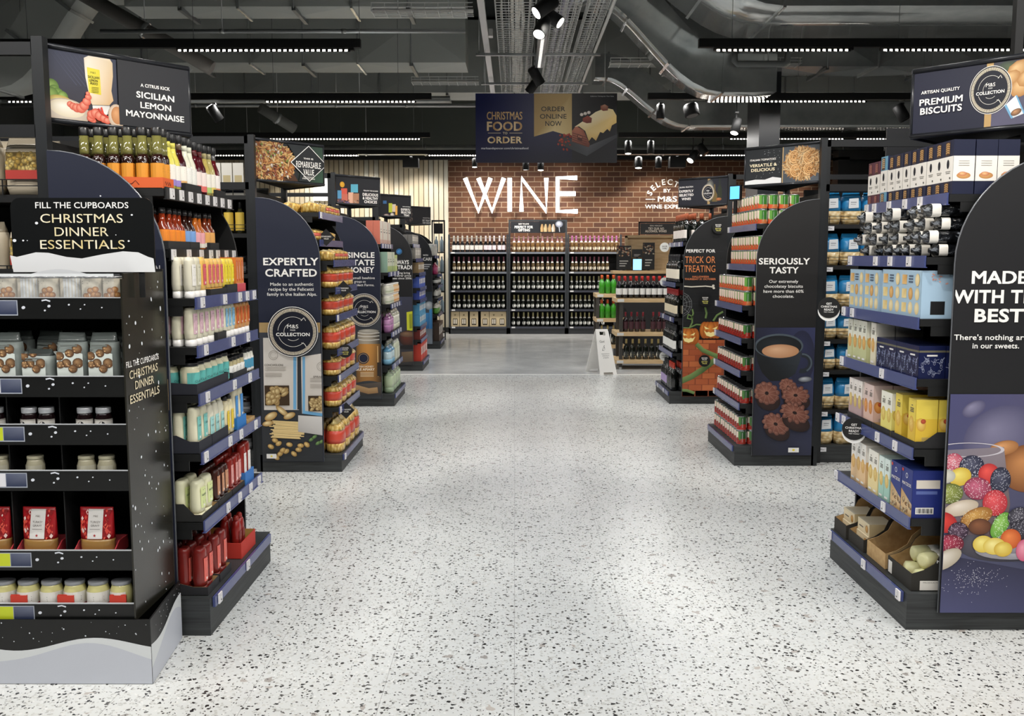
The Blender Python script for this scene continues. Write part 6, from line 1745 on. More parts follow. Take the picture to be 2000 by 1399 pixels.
v5 = bag('leaf green pouch', 0.15, 0.08, 0.18, M('5c9c3c', 0.35), 'e4e0d4', (0.55, 0.8), 'd8d4c8', 'treat_pouch', seed=5); v6 = carton('dark brown pet food carton', 0.14, 0.1, 0.3, '4a3428', '3a2a20', '5a4438', (plain,))
fill(L5, 0, [(v1, 8, 2)], 0.06); fill(L5, 1, [(v2, 2, 2), (v4, 3, 2)], 0.05); fill(L5, 2, [(v3, 5, 2)], 0.05); fill(L5, 3, [(v4, 5, 2)], 0.05); fill(L5, 4, [(v5, 3, 2), (v4, 2, 2)], 0.05); fill(L5, 5, [(v6, 6, 2)], 0.05, 0.02)

# ================================================================== biscuits (first unit on the right of the aisle)
def bx1(base, blob):
    def f(p):
        p.rect(0, p.h * 0.24, p.w, p.h * 0.70, 'efebe4')
        p.rect(p.w * 0.12, p.h * 0.72, p.w * 0.6, p.h * 0.97, '4a3424'); p.rect(p.w * 0.12, p.h * 0.03, p.w * 0.6, p.h * 0.22, '4a3424')
        for y in (0.76, 0.8, 0.84, 0.88, 0.92, 0.05, 0.09, 0.13, 0.17): p.stroke([(p.w * 0.16, p.h * y), (p.w * 0.35, p.h * (y + 0.02)), (p.w * 0.56, p.h * y)], 0.006, blob, '8a5a30')
        p.ell(p.w * 0.45, p.h * 0.56, p.w * 0.14, p.h * 0.085, '121420'); p.rect(p.w * 0.2, p.h * 0.42, p.w * 0.75, p.h * 0.43, '6a6660'); p.rect(p.w * 0.25, p.h * 0.39, p.w * 0.7, p.h * 0.4, '6a6660'); p.ell(p.w * 0.72, p.h * 0.30, p.w * 0.07, p.h * 0.02, '4a4a44')
    def g(p):
        p.rect(0, p.h * 0.24, p.w, p.h * 0.70, 'eae6de'); p.ell(p.w * 0.5, p.h * 0.34, p.w * 0.33, p.h * 0.06, 'e0b070', 'b8804a'); p.ell(p.w * 0.45, p.h * 0.37, p.w * 0.2, p.h * 0.04, 'eac48c', 'c07050')
        for y in (0.6, 0.56, 0.52): p.rect(p.w * 0.25, p.h * y, p.w * 0.75, p.h * y + 0.002, '9c968c')
    return (f, g)
b1 = carton('navy and white biscuit box', 0.08, 0.085, 0.215, '171c38', '141a36', '1c2240', bx1('n', 'd8b070')); b1b = carton('mauve-ended white biscuit box', 0.075, 0.085, 0.205, '5a2a3c', '4a2434', '4a2c3c', bx1('m', 'b0606c')); b1c = carton('pale blue-ended biscuit box', 0.08, 0.085, 0.22, '6aa0bc', '20305a', '223058', bx1('b', 'd8c8a0'))
fill(R1, 0, [(b1, 8, [3, 3, 3, 2, 2, 2, 2, 2], 1, 0.012, 0.083), (b1c, 1, 2, 1, 0.01), (b1b, 2, 2)], 0.03, 0.014)
# film-wrapped sleeves, stacked with their labelled ends to the aisle
def sleeve(desc):
    b = MB(); RR = random.Random(6)
    L, r = 0.23, 0.030
    T = Matrix.Rotation(-PI / 2, 4, 'X') @ Matrix.Identity(4)
    T = Matrix.Translation((0, -L / 2, r * 0.86)) @ T
    rings = [(0, 0.012, 0.010, 3), (0.018, 0.03, 0.012, 3)]
    for k in range(9): rings.append((0.03 + k * 0.021, 0.036 * RR.uniform(0.94, 1.04), r * 0.86 * RR.uniform(0.9, 1.0), 4))
    rings += [(L - 0.018, 0.03, 0.012, 3), (L, 0.034, 0.008, 3)]
    b.loft(rings, 16, 0, True, False, T)
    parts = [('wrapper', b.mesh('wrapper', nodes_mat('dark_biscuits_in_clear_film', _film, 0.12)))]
    c = MB(); c.loft([(0.026, 0.037, r * 0.89, 4), (0.062, 0.0375, r * 0.9, 4)], 16, 0, False, True, T)
    parts.append(('label_band', c.mesh('label_band', M('ece8e0', 0.45))))
    q = MB(); q.loft([(0.0, 0.010, 0.016, 2), (0.0012, 0.010, 0.016, 2)], 14, 0, True, False, Matrix.Translation((0.022, -L / 2 + 0.03, r)) @ Matrix.Rotation(-0.3, 4, 'Z') @ Matrix.Rotation(PI / 2, 4, 'X'))
    e = MB(); e.loft([(0, 0.011, 0.017), (0.0012, 0.011, 0.017)], 14, 0, True, False, Matrix.Translation((0, -L / 2 + 0.0235, r * 0.86)) @ Matrix.Rotation(PI / 2, 4, 'X'))
    parts.append(('badge', e.mesh('badge', M('14151c', 0.4))))
    return Kind('biscuit_packet', 'packet', desc, 0.08, L + 0.004, r * 1.76, parts)
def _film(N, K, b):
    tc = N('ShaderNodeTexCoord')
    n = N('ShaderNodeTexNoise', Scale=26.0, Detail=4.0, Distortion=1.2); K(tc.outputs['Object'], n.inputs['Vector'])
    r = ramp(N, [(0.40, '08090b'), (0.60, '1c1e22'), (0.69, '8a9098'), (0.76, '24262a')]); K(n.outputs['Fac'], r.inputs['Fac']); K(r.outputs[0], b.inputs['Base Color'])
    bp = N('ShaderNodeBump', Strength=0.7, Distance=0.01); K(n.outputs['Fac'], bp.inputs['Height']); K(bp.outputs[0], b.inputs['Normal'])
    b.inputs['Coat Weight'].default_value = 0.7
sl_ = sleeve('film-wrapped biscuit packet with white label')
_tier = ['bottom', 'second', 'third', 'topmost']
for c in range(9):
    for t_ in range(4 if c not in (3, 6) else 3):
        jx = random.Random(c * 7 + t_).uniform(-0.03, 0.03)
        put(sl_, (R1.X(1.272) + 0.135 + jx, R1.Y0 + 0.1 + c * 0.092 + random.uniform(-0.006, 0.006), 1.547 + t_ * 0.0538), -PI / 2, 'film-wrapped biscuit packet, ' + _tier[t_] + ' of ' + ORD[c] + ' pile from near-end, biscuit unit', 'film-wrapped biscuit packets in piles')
def bx2(p):
    p.rect(0, 0, p.w, p.h, 'a8c4d8')
    R = random.Random(3); k = 0
    for iy in range(3):
        for ix in range(3):
            x, y = p.w * (0.18 + 0.32 * ix), p.h * (0.2 + 0.3 * iy)
            if (ix, iy) in ((1, 2),): 
                for q in range(3): p.rect(x - 0.022, y + 0.012 - q * 0.012, x + 0.022, y + 0.018 - q * 0.012, '4a5a70')
                continue
            c = R.choice([('f0dca0', 'd8b870'), ('e8c080', 'c8924c'), ('f4e8c0', 'e0c890')])
            if k % 3 == 0: p.poly([(x - 0.024, y - 0.02), (x + 0.024, y - 0.02), (x + 0.024, y + 0.02), (x - 0.024, y + 0.02)], [c[0], c[0], c[1], c[0]])
            else: p.ell(x, y, 0.022, 0.026, c[0], c[1], 0, 18)
            k += 1
def bx2s(p):
    p.rect(0, 0, p.w, p.h, 'a4c0d6'); p.rect(p.w * 0.3, p.h * 0.08, p.w * 0.75, p.h * 0.36, '121316')
    for k in range(14): p.ell(p.w * random.uniform(0.1, 0.8), p.h * random.uniform(0.72, 0.95), 0.004, 0.003, 'd89a8c', None, 0, 6)
b2 = carton('pale blue biscuit selection box', 0.205, 0.13, 0.195, 'a8c4d8', '9cbcd4', 'b8d0e0', (bx2, bx2s)); b2b = carton('grey-blue see-through biscuit box', 0.19, 0.13, 0.19, '9cb4c4', '8fa8b8', 'b0c4d0', (bx2, bx2s))
fill(R1, 2, [(b2, 2, 2, 1, 0.03), (b2b, 2, 2, 1, 0.02)], 0.05, 0.012)
def crk(bg, ov, ed, top='ece8dc', lines='5a564e', grass=None):
    def f(p):
        p.rect(0, 0, p.w, p.h * 0.55, bg); p.rect(0, p.h * 0.55, p.w, p.h, top)
        p.ell(p.w * 0.46, p.h * 0.47, p.w * 0.34, p.h * 0.17, ov, ed, 0.1, 20)
        for k in range(5): p.ell(p.w * (0.3 + 0.08 * k), p.h * (0.40 + 0.03 * ((k * 3) % 5)), p.w * 0.03, p.h * 0.008, ed, None, 0.6, 8)
        for v, w in ((0.86, 0.2), (0.80, 0.5), (0.765, 0.45), (0.73, 0.5)): p.rect(p.w * (0.5 - w / 2), p.h * v, p.w * (0.5 + w / 2), p.h * v + 0.0035, lines)
        p.rect(p.w * 0.2, p.h * 0.05, p.w * 0.75, p.h * 0.1, 'f4f0e8')
    def g(p):
        p.rect(0, 0, p.w, p.h * 0.6, bg); p.rect(0, p.h * 0.6, p.w, p.h, top)
        p.ell(p.w * 0.25, p.h * 0.48, p.w * 0.22, p.h * 0.14, ov, ed, 0.2, 18); p.ell(p.w * 0.35, p.h * 0.55, p.w * 0.12, p.h * 0.05, 'c85c3c', 'a04028')
        for k in range(4): p.rect(p.w * 0.3, p.h * (0.2 - k * 0.03), p.w * 0.8, p.h * (0.2 - k * 0.03) + 0.002, '8a867c')
    return (f, g)
b3 = carton('sage cracker box', 0.062, 0.085, 0.195, 'c8c89c', 'b8b884', 'dcdcc8', crk('c4c694', 'e8c070', 'c8904c', 'e4e4d4')); b3b = carton('ivory cracker box', 0.062, 0.085, 0.195, 'd8d0b4', 'c8c4a4', 'e4e0d0', crk('e0d8bc', 'e8c078', 'c4904c', 'ece8dc'))
def tn(p):
    p.rect(0, 0, p.w, p.h, '1a2148'); p.rect(0, p.h * 0.80, p.w, p.h * 0.86, '6d6a58'); p.rect(p.w * 0.3, p.h * 0.68, p.w * 0.7, p.h * 0.73, 'e8e6e2')
    R = random.Random(5)
    for k in range(18):
        x, y, a = p.w * R.uniform(0.12, 0.88), p.h * R.uniform(0.1, 0.6), R.uniform(0, PI)
        p.ring(x, y, 0.007, 0.0085, 'a8b0cc', 0, 360, 9, 0.0001, 0.6); p.stroke([(x, y), (x + 0.018 * math.cos(a), y + 0.018 * math.sin(a))], 0.0012, 'a8b0cc')
b4 = carton('navy leaf-patterned biscuit tin', 0.11, 0.11, 0.135, '1a2148', '141a3c', '232c54', (tn, tn), 'biscuit_tin', 'tin', GLOSSY)
fill(R1, 3, [(b4, 4, 3, 1, 0.02, 0.112), (b3b, 1, 2, 1, 0.04), (b3, 4, 3, 1, 0.0)], 0.05, 0.012)
b5 = carton('mauve cracker box', 0.058, 0.085, 0.195, 'c0a8a4', 'b09894', 'd4c4c0', crk('b89c9c', 'ecd48c', 'c8a858', 'ece4dc')); b6 = carton('pink cheese straw box', 0.062, 0.085, 0.195, 'd8b0a0', 'c89c8c', 'dcc0b4', crk('d8b4a4', 'e8a458', 'c07838', 'dcc4bc')); b7 = carton('pale yellow cracker box', 0.062, 0.085, 0.19, 'e4d884', 'c8c074', 'ece4b4', crk('e4d878', 'ecd884', 'ccac48', 'eceadc')); b8 = carton('bright yellow cracker box', 0.07, 0.09, 0.2, 'dcb83c', 'd0a830', 'e8d070', crk('dcb83c', 'ecd07c', 'd0a038', 'e4cc54'))
fill(R1, 4, [(b8, 1, 2, 1, 0.07, None, 0.003), (b8, 1, 2, 1, 0.03, None, 0.003), (b7, 2, 3, 1, 0.09, None, 0.003), (b6, 2, 3, 1, 0.02, None, 0.003), (b5, 3, 3, 1, 0, None, 0.003)], 0.05, 0.012)
tray_on(R1, 4, 0.04, 0.255, 0.2, 0.03, 0.07, '202022', '2c2a28', 'black tray of yellow boxes'); tray_on(R1, 4, 0.305, 0.2, 0.2, 0.03, 0.05, '202022', KRAFT, 'dark tray lined in kraft'); tray_on(R1, 4, 0.515, 0.32, 0.2, 0.03, 0.05, '202022', '6a5a4a', 'black tray of mauve and pink boxes')
c7 = carton('orange-based cracker box', 0.066, 0.085, 0.2, 'e4bc8c', 'd8b48c', 'ece4d4', crk('e4c090', 'ecc880', 'd09c50', 'ece8e0')); c8 = carton('cream-topped yellow cracker box', 0.06, 0.085, 0.195, 'e8dca4', 'd8cc94', 'ece8dc', crk('ecd89c', 'ecd488', 'd0a850', 'eeeade')); c9 = carton('mint cracker box', 0.06, 0.085, 0.19, 'a8d0c0', '98c0b0', 'd0e4dc', crk('a4ccbc', 'ecd890', 'd0ac58', 'dceae4'))
def mz(p):
    p.rect(0, 0, p.w, p.h, '20307c'); p.poly([(0, 0), (p.w, 0), (p.w, p.h * 0.28), (0, p.h * 0.52)], ['d8b888', 'c8a068', 'e0c498', 'b88c54'])
    p.blobs(30, p.w * 0.05, p.h * 0.03, p.w * 0.95, p.h * 0.34, 0.005, 0.011, ['e4c898', 'a8743c', 'f0dcb4', '8a5a30'], 0.6, 4)
    p.text('MATZOS', p.w * 0.5, p.h * 0.66, p.h * 0.07, 'f0ece4', 0.02, p.w * 0.8); p.ring(p.w * 0.5, p.h * 0.84, 0.008, 0.011, 'e0e0e8'); p.rect(p.w * 0.05, p.h * 0.9, p.w * 0.2, p.h * 0.96, 'c84038')
def mzs(p):
    p.rect(0, 0, p.w, p.h, '202e78'); p.rect(p.w * 0.12, p.h * 0.62, p.w * 0.88, p.h * 0.80, 'dcd4c8'); p.rect(p.w * 0.12, p.h * 0.50, p.w * 0.8, p.h * 0.57, '5a6aa8'); p.rect(p.w * 0.12, p.h * 0.08, p.w * 0.7, p.h * 0.22, 'eae8e4')
    for k in range(12): p.rect(p.w * (0.16 + k * 0.042), p.h * 0.1, p.w * (0.16 + k * 0.042) + p.w * (0.012 + 0.01 * (k % 3)), p.h * 0.2, '26262c')
mzb = carton('royal blue matzos box', 0.11, 0.13, 0.2, '20307c', '202e78', '26387c', (mz, mzs))
fill(R1, 5, [(mzb, 2, 2, 1, 0.02, None), (c9, 2, 2), (c8, 2, 2, 1, 0.03), (c7, 3, 2)], 0.05, 0.012)
def boxword(w, d, hf, hb):
    p = Pr((w / 2 + 0.0005, -d / 2, 0), (0, 1, 0))
    p.rect(d * 0.1, 0.004, d * 0.9, 0.045, 'd8d4cc'); p.rect(d * 0.45, 0.05, d * 0.8, 0.10, 'dcd8d0'); p.text('PRODUCTION DATE', d * 0.32, 0.037, 0.006, '6a6660', 0.0, d * 0.36)
    for k in range(8): p.rect(d * (0.52 + k * 0.03), 0.056, d * (0.52 + k * 0.03) + 0.004, 0.092, '26262a')
    p.text('M&S High', d * 0.47, 0.128, 0.013, WH, 0.02, d * 0.34)
    q = Pr((-w / 2, -d / 2 - 0.0036, 0), (1, 0, 0)); q.rect(w * 0.04, 0.006, w * 0.2, hf * 0.8, 'dcd8d0')
    return [p, q]
tray_on(R1, 6, 0.03, 0.25, 0.33, 0.075, 0.195, '26241f', KRAFT, 'dark-sided case of cup soups', 0.03, name='cardboard_case', cut=True, word=boxword)
tray_on(R1, 6, 0.31, 0.22, 0.33, 0.07, 0.2, KRAFT, KRAFT, 'middle brown cardboard case', 0.03, name='cardboard_case', cut=True)
tray_on(R1, 6, 0.55, 0.2, 0.33, 0.06, 0.2, '2c2822', KRAFT, 'third dark-fronted cardboard case', 0.02, name='cardboard_case', cut=True)
tray_on(R1, 6, 0.76, 0.17, 0.33, 0.07, 0.2, '2c2822', KRAFT, 'cardboard case at the far corner', 0.01, name='cardboard_case', cut=True)
pk = carton('cream biscuit multipack', 0.15, 0.12, 0.06, 'e4d4b0', 'd8c498', 'e8dcc0', (lambda p: (p.rect(p.w * 0.1, p.h * 0.15, p.w * 0.6, p.h * 0.85, 'ecdcb8'), p.rect(p.w * 0.15, p.h * 0.4, p.w * 0.5, p.h * 0.5, '5a5248'), p.ell(p.w * 0.8, p.h * 0.5, 0.018, 0.018, 'd8a860', 'a87838')),), 'biscuit_multipack')
for n, (y, zz, xx) in enumerate(((0.66, 0.003, 0.05), (0.66, 0.064, 0.055), (0.66, 0.003, 0.18), (0.845, 0.003, 0.045), (0.845, 0.064, 0.05), (0.845, 0.003, 0.17))):
    put(pk, (R1.X(1.245) + xx + 0.06, R1.Y0 + y, 0.156 + zz), -PI / 2, 'cream biscuit multipack in ' + ('third', 'far-corner')[n > 2] + ' case, ' + ('lower front', 'upper front', 'rear')[n % 3] + ', biscuit unit bottom', 'cream multipacks in the cut cases')
rp = Kind('cup_soup_roll', 'packet', 'yellow and white rolled packet', 0.08, 0.14, 0.075, [(lambda b: (b.loft([(0, 0.02, 0.02), (0.008, 0.033, 0.033), (0.065, 0.036, 0.036), (0.07, 0.033, 0.033)], 16, 0, True, True, Matrix.Translation((0, -0.065, 0.037)) @ Matrix.Rotation(-PI / 2, 4, 'X')), ('roll', b.mesh('roll', M('e8e6b0', 0.35))))[1])(MB()), (lambda b: (b.loft([(0.07, 0.0335, 0.0335), (0.12, 0.036, 0.036), (0.13, 0.02, 0.02)], 16, 0, True, True, Matrix.Translation((0, -0.065, 0.037)) @ Matrix.Rotation(-PI / 2, 4, 'X')), ('wrapper', b.mesh('wrapper', M('f0efe6', 0.3))))[1])(MB())])
for n, (y, x, zz, r) in enumerate(((0.10, 0.10, 0.003, 0.2), (0.19, 0.10, 0.003, -0.2), (0.12, 0.12, 0.073, 0.5), (0.20, 0.13, 0.073, 0.1), (0.15, 0.25, 0.003, 1.3))):
    put(rp, (R1.X(1.245) + 0.03 + x, R1.Y0 + y, 0.156 + zz), -PI / 2 + r, ORD[n] + ' yellow-and-white rolled packet in the dark-sided cup soup case, biscuit unit', 'rolled packets in the cup soup case')

# ================================================================== tinned tomatoes
ty = tin('green and orange tomato tin', [(0, 1, '3f7a34'), (0.0, 0.30, 'c87848')], cols=['e8a84c', 'f0c070', 'd05a38', '6aa04a'], seed=4)
tr = tin('green and red tomato tin', [(0, 1, '2f5a30'), (0.0, 0.42, 'a83428')], cols=['c83428', 'd84a38', 'a82820', '4a7a3c'], seed=5)
fill(R2, 0, [(ty, 11, [4, 3, 2, 1, 1, 1, 1, 1, 1, 1, 1], 2, 0, 0.079)], 0.04); fill(R2, 1, [(ty, 11, [3, 2] + [1] * 9, 2, 0, 0.079)], 0.04); fill(R2, 2, [(ty, 11, [3, 2] + [1] * 9, 2, 0, 0.079)], 0.04)
for i in (3, 4, 5): fill(R2, i, [(tr, 11, [3, 2] + [1] * 9, 1, 0, 0.079)], 0.04)
fill(R2, 6, [(tr, 11, [3, 2] + [1] * 9, 2, 0, 0.079)], 0.04, 0.03)
t = thing('price_screen', 'small lit blue screen standing on top of the tomato tins', 'screen', tuple(atY(1436, 392, 7.55)), -0.9)
b = MB(); b.box(-0.055, -0.008, 0.0, 0.055, 0.012, 0.12); b.build('casing', BLACK, t)
b = MB(); b.box(-0.045, -0.01, 0.012, 0.045, -0.008, 0.11); b.build('display', M('58a8e8', 0.3, emit=1.2), t)
b = MB(); b.box(-0.015, -0.004, -0.1, 0.015, 0.008, 0.0); b.build('bracket', BLACK, t)

# ================================================================== wines on the Halloween unit
w1 = winebottle('copper-foiled white-label red wine', '0e1210', 'a85a3c', 'e4dcd8', 0.30, 0.037, labc2='a83028'); w1b = winebottle('black-foiled cream-label wine', '0c1012', '26262a', 'ece4d4', 0.30, 0.037, labc2='c89a7c', lh=0.10); w2 = winebottle('red-foiled cream-label wine', '10140f', 'b02c2c', 'e0d4b8', 0.30, 0.037, labc2='a08a5a'); w3 = winebottle('dark wine with arched white label', '0b0e0f', '1c1c20', 'e8e8e4', 0.30, 0.038, labc2='26262a'); w4 = winebottle('lilac-labelled dark wine', '0c0f12', '1a1a1e', 'b4a0cc', 0.30, 0.037); w5 = winebottle('red-foiled white-diamond wine', '0d100f', 'c8402c', 'e8e4e0', 0.30, 0.037, 'hex')
fill(R3, 0, [(w1, 9, [4, 3, 2, 2, 2, 2, 1, 1, 1])], 0.05); fill(R3, 1, [(w1b, 9, [3, 2, 2, 2, 1, 1, 1, 1, 1])], 0.05); fill(R3, 2, [(w2, 6, [3, 2, 2, 2, 2, 2]), (w2, 3, 1)], 0.05); fill(R3, 3, [(w3, 9, [3, 2, 2, 1, 1, 1, 1, 1, 1])], 0.05); fill(R3, 4, [(w5, 4, [3, 2, 2, 2]), (w4, 5, 2)], 0.06, 0.02)
for n, (u, v, Y) in (('highest', (1298, 483, 10.75)), ('middle', (1298, 551, 10.8)), ('lowest', (1297, 696, 10.6))):
    q = atY(u, v, Y); wobbler('pale round save sign, ' + n + ' on the Halloween wine unit edge', tuple(q), -0.2, 'round', 0.052, [('SAVE', 0.2, 0.28, 1.1, '3a3a3c'), ('10%', -0.25, 0.28, 0.9, '3a3a3c')], disc2='white')
# ================================================================== Christmas dinner display in front of the sauce unit
DX, DY0, DY1 = -1.37, 3.325, 3.715
XL = -2.02
disp = thing('display_stand', 'black snow-printed Christmas dinner display stand before the mayonnaise sign', 'display stand', (-1.65, 3.33, 0))
def dl(b, n, m, par=None):
    l = disp.location; b.v = [(x - l.x, y - l.y, z - l.z) for x, y, z in b.v]
    return b.build(n, m, par or disp)
DB = M('0f1010', 0.35)
b = MB(); b.box(XL, DY1, 0.0, DX, DY1 + 0.01, 1.5); dl(b, 'back_panel', BLACKM)
RS = random.Random(21)
def snow(p, w, h, n, r0=0.002, r1=0.006, seed=1):
    R = random.Random(seed)
    for _ in range(n):
        r = R.uniform(r0, r1) * (0.5 + R.random()); x, y = R.uniform(0.01, w - 0.01), R.uniform(0.01, h - 0.01)
        p.ell(x, y, r, r * R.uniform(0.7, 1.8), 'e9edf4', None, R.uniform(-0.4, 0.4), 8, 0)
b = MB(); b.box(DX - 0.006, DY0, 0.235, DX, DY1, 1.47); b.box(DX - 0.006, DY0 + 0.02, 1.47, DX, DY1, 1.49); wing = dl(b, 'side_panel', M('26251f', 0.22))
b = MB(); b.box(XL, DY0, 0.0, XL + 0.006, DY1, 1.49); dl(b, 'side_panel', DB)
p = Pr((DX + 0.0004, DY0, 0.235), (0, 1, 0)); p.clip = (0.002, 0.002, DY1 - DY0 - 0.002, 1.25)
snow(p, DY1 - DY0, 1.25, 85, 0.0015, 0.0055, 3)
p.ptext('FILL THE CUPBOARDS', 247, 311, 704, 12, WH, 0.012); p.ptext('CHRISTMAS', 253, 308.5, 724, 17, 'e6d9b8', 0.008); p.ptext('DINNER', 263.5, 300.5, 746, 17, 'e6d9b8', 0.008); p.ptext('ESSENTIALS', 254, 311.5, 770, 17, 'e6d9b8', 0.008)
p.build('lettering', wing)
LIPS = [1.405, 1.128, 0.956, 0.789, 0.496, 0.298]
for i, z in enumerate(LIPS):
    b = MB(); b.box(XL + 0.006, DY0 + 0.012, z - 0.04, DX - 0.006, DY1, z - 0.035); sh = dl(b, 'shelf', DB)
    b = MB(); b.box(XL + 0.006, DY0 + 0.006, z - 0.075, DX - 0.006, DY0 + 0.011, z); b.box(XL + 0.006, DY0 + 0.004, z - 0.002, DX - 0.006, DY0 + 0.012, z + 0.001, 1); lp = dl(b, 'front_lip', [DB, M('b8bcc0', 0.3)], sh)
    p = Pr((XL, DY0 + 0.0055, z - 0.075), (1, 0, 0))
    for sx, sy, r in ((0.39, 0.045, 0.006), (0.375, 0.03, 0.004), (0.30, 0.04, 0.007), (0.46, 0.05, 0.004), (0.50, 0.035, 0.003), (0.515, 0.05, 0.003), (0.575, 0.04, 0.003), (0.23, 0.02, 0.005)): p.ell(sx, sy, r, r * 0.8, 'd9dde6', None, 0.3, 8, 0)
    p.stroke([(0.365, 0.064), (0.38, 0.067), (0.395, 0.062)], 0.005, 'd9dde6')
    c = [None, 'e4e4ea', 'c6d22c', 'e4e4ea', 'c6d22c', 'c6d22c'][i]
    xr = -1.74 - XL
    p.rect(0.02, 0.012, xr, 0.066, 'aab0bc'); p.rect(xr - 0.075, 0.016, xr - 0.003, 0.063, ['26304e', '26304e', '6a7084', '5a6078'])
    if c:
        p.rect(0.02, 0.016, xr - 0.077, 0.063, c); p.text(['', '£2', '£3', '£1.40', '£3.40', '£4'][i], 0.115, 0.042, 0.013, '1f2026', 0.01)
    p.build('lettering', lp)
for x in (-1.825, -1.635):
    for z0, z1 in ((0.93, 1.08), (0.76, 0.90), (0.47, 0.70)):
        b = MB(); b.box(x, DY0 + 0.05, z0, x + 0.004, DY1, z1); dl(b, 'divider', BLACKM)
# acrylic guard above the top shelf
b = MB(); b.box(XL + 0.02, DY0 + 0.005, 1.405, DX - 0.03, DY0 + 0.008, 1.486); b.box(XL + 0.02, DY0 + 0.008, 1.482, DX - 0.03, DY0 + 0.06, 1.486); dl(b, 'acrylic_guard', CLEARP)
b = MB(); b.box(XL + 0.02, DY0 + 0.002, 1.479, DX - 0.03, DY0 + 0.008, 1.488); dl(b, 'guard_edge', M('dfe3e6', 0.2))
# snow-printed skirt round the base
SK = [(XL, 3.315), (-1.316, 3.315), (-1.355, 3.735)]
def skirt(a, c, wave, nm):
    A, B = Vector((a[0], a[1], 0)), Vector((c[0], c[1], 0)); U = (B - A).normalized(); Nn = U.cross(Vector((0, 0, 1))); L = (B - A).length
    b = MB(); q = [A, B, B - Nn * 0.006, A - Nn * 0.006]; b.prism([(v.x, v.y) for v in q], 0.0, 0.243, 0, None, 'Z'); o = dl(b, 'skirt_panel', DB)
    p = Pr(A + Nn * 0.0004, U)
    top = [(L * k / 24, wave(k / 24)) for k in range(25)]
    p.poly([(0, 0.002), (L, 0.002)] + top[::-1], 'd4d8da')
    low = [(L * k / 24, wave(k / 24) * (0.55 + 0.35 * math.sin(k / 24 * 3.2 - 0.4))) for k in range(25)]
    p.poly([(0, 0.002), (L, 0.002)] + low[::-1], 'c0c4ce')
    p.lay += 0.0003
    R = random.Random(nm)
    for _ in range(26):
        r = R.uniform(0.001, 0.0035); p.ell(R.uniform(0.01, L - 0.01), R.uniform(0.16, 0.235), r, r, 'cfd3da', None, 0, 7, 0)
    p.build('lettering', o)
skirt(SK[0], SK[1], lambda t: 0.145 + 0.022 * math.sin(t * 8 + 2.2) + 0.012 * t, 1)
skirt(SK[1], SK[2], lambda t: 0.155 + 0.02 * math.sin(t * 5 + 3.4) + 0.02 * t, 2)
# header board
hx0, hx1, hz0, hz1, hr = -1.81, -1.297, 1.492, 1.757, 0.035
P = [(hx0, hz0), (hx1, hz0)] + [(hx1 - hr + hr * math.cos(t), hz1 - hr + hr * math.sin(t)) for t in [PI / 2 * k / 8 for k in range(9)]] + [(hx0 + hr - hr * math.sin(t), hz1 - hr + hr * math.cos(t)) for t in [PI / 2 * k / 8 for k in range(9)]]
b = MB(); b.prism(P, 3.45, 3.456); hb_ = dl(b, 'header_board', M('0d0f10', 0.3))
p = Pr((hx0, 3.4495, hz0), (1, 0, 0))
T = [(20, 499), (33, 502), (70, 493), (95, 494), (130, 502), (160, 505), (200, 497), (240, 491), (270, 493), (290, 502), (300, 505)]
p.poly([(0, 0), (hx1 - hx0, 0)] + [p.px(*q) for q in T[::-1]], 'e2e4e6')
p.poly([p.px(60, 535)] + [p.px(x, 535 - 9 * math.sin((x - 60) / 110 * PI)) for x in range(70, 171, 10)], 'd3d6da')
p.ptext('FILL THE CUPBOARDS', 69, 251, 400.5, 12.5, 'f4f3f0', 0.008); p.ptext('CHRISTMAS', 79, 240, 426, 18.5, 'e4d8ae', 0.0, 'f2ead0'); p.ptext('DINNER', 107, 212, 452, 18.5, 'f2ead0', 0.0, 'dccfa4'); p.ptext('ESSENTIALS', 79, 244, 477, 18.5, 'dcc88c', 0.0, 'f2ead0')
for x, y, r in ((72, 436, 0.006), (29, 470, 0.007), (46, 470, 0.004), (54, 470, 0.002), (258, 420, 0.004), (252, 471, 0.004), (227, 459, 0.002), (197, 383, 0.003)): p.ell(*p.px(x, y), r, r * 0.8, 'e6e9ee', None, 0, 9)
p.build('lettering', hb_)
for x in (-1.75, -1.35):
    b = MB(); b.box(x - 0.01, 3.456, 1.40, x + 0.01, 3.462, 1.70); dl(b, 'header_strut', BLACKM)

can = Kind('potato_tin', 'tin', 'tin of potatoes', 0.078, 0.078, 0.108, tin('t', [(0, 1, 'd8d2c4')]).parts[:1] + [wraplabel('label_print', 0.0368, 0.007, 0.09, [(0, 1, 'd9d3c6')], span=PI * 2)])
def lab_pot(side):
    p = Pr((0, 0, 0), (1, 0, 0)); band(p, -0.115, 0.115, 0, 0.094, 'c6bfae', 22)
    if side: band(p, -0.02, 0.045, 0.0, 0.094, 'cfd2d4', 6); [p.rect(-0.014, 0.085 - k * 0.008, 0.034, 0.0865 - k * 0.008, '8a8c90', step=0.0001) for k in range(9)]
    p.lay += 0.0003
    for x, y in ((0.0, 0.034), (0.016, 0.038), (0.006, 0.051), (0.022, 0.055), (-0.012, 0.032), (0.03, 0.036)):
        if not side: p.ell(x - 0.002, y, 0.0115, 0.0105, 'd8a468', '8a5428', 0, 14)
    if not side: p.rect(-0.028, 0.082, 0.002, 0.085, '5a544c'); p.rect(-0.028, 0.075, -0.004, 0.0775, '8a847a')
    return ('label_print', p.mesh('label_print', None, cylwrap(0.0368, 0.007)))
pot = [Kind('potato_tin', 'tin', 'potato tin showing printed potatoes', 0.079, 0.078, 0.108, [can.parts[0], lab_pot(0)]), Kind('potato_tin', 'tin', 'potato tin turned to its small print', 0.079, 0.078, 0.108, [can.parts[0], lab_pot(1)])]
def dput(k, x, y, z, lab, g, rz=0.0): put(k, (x, y, z), rz, lab, g)
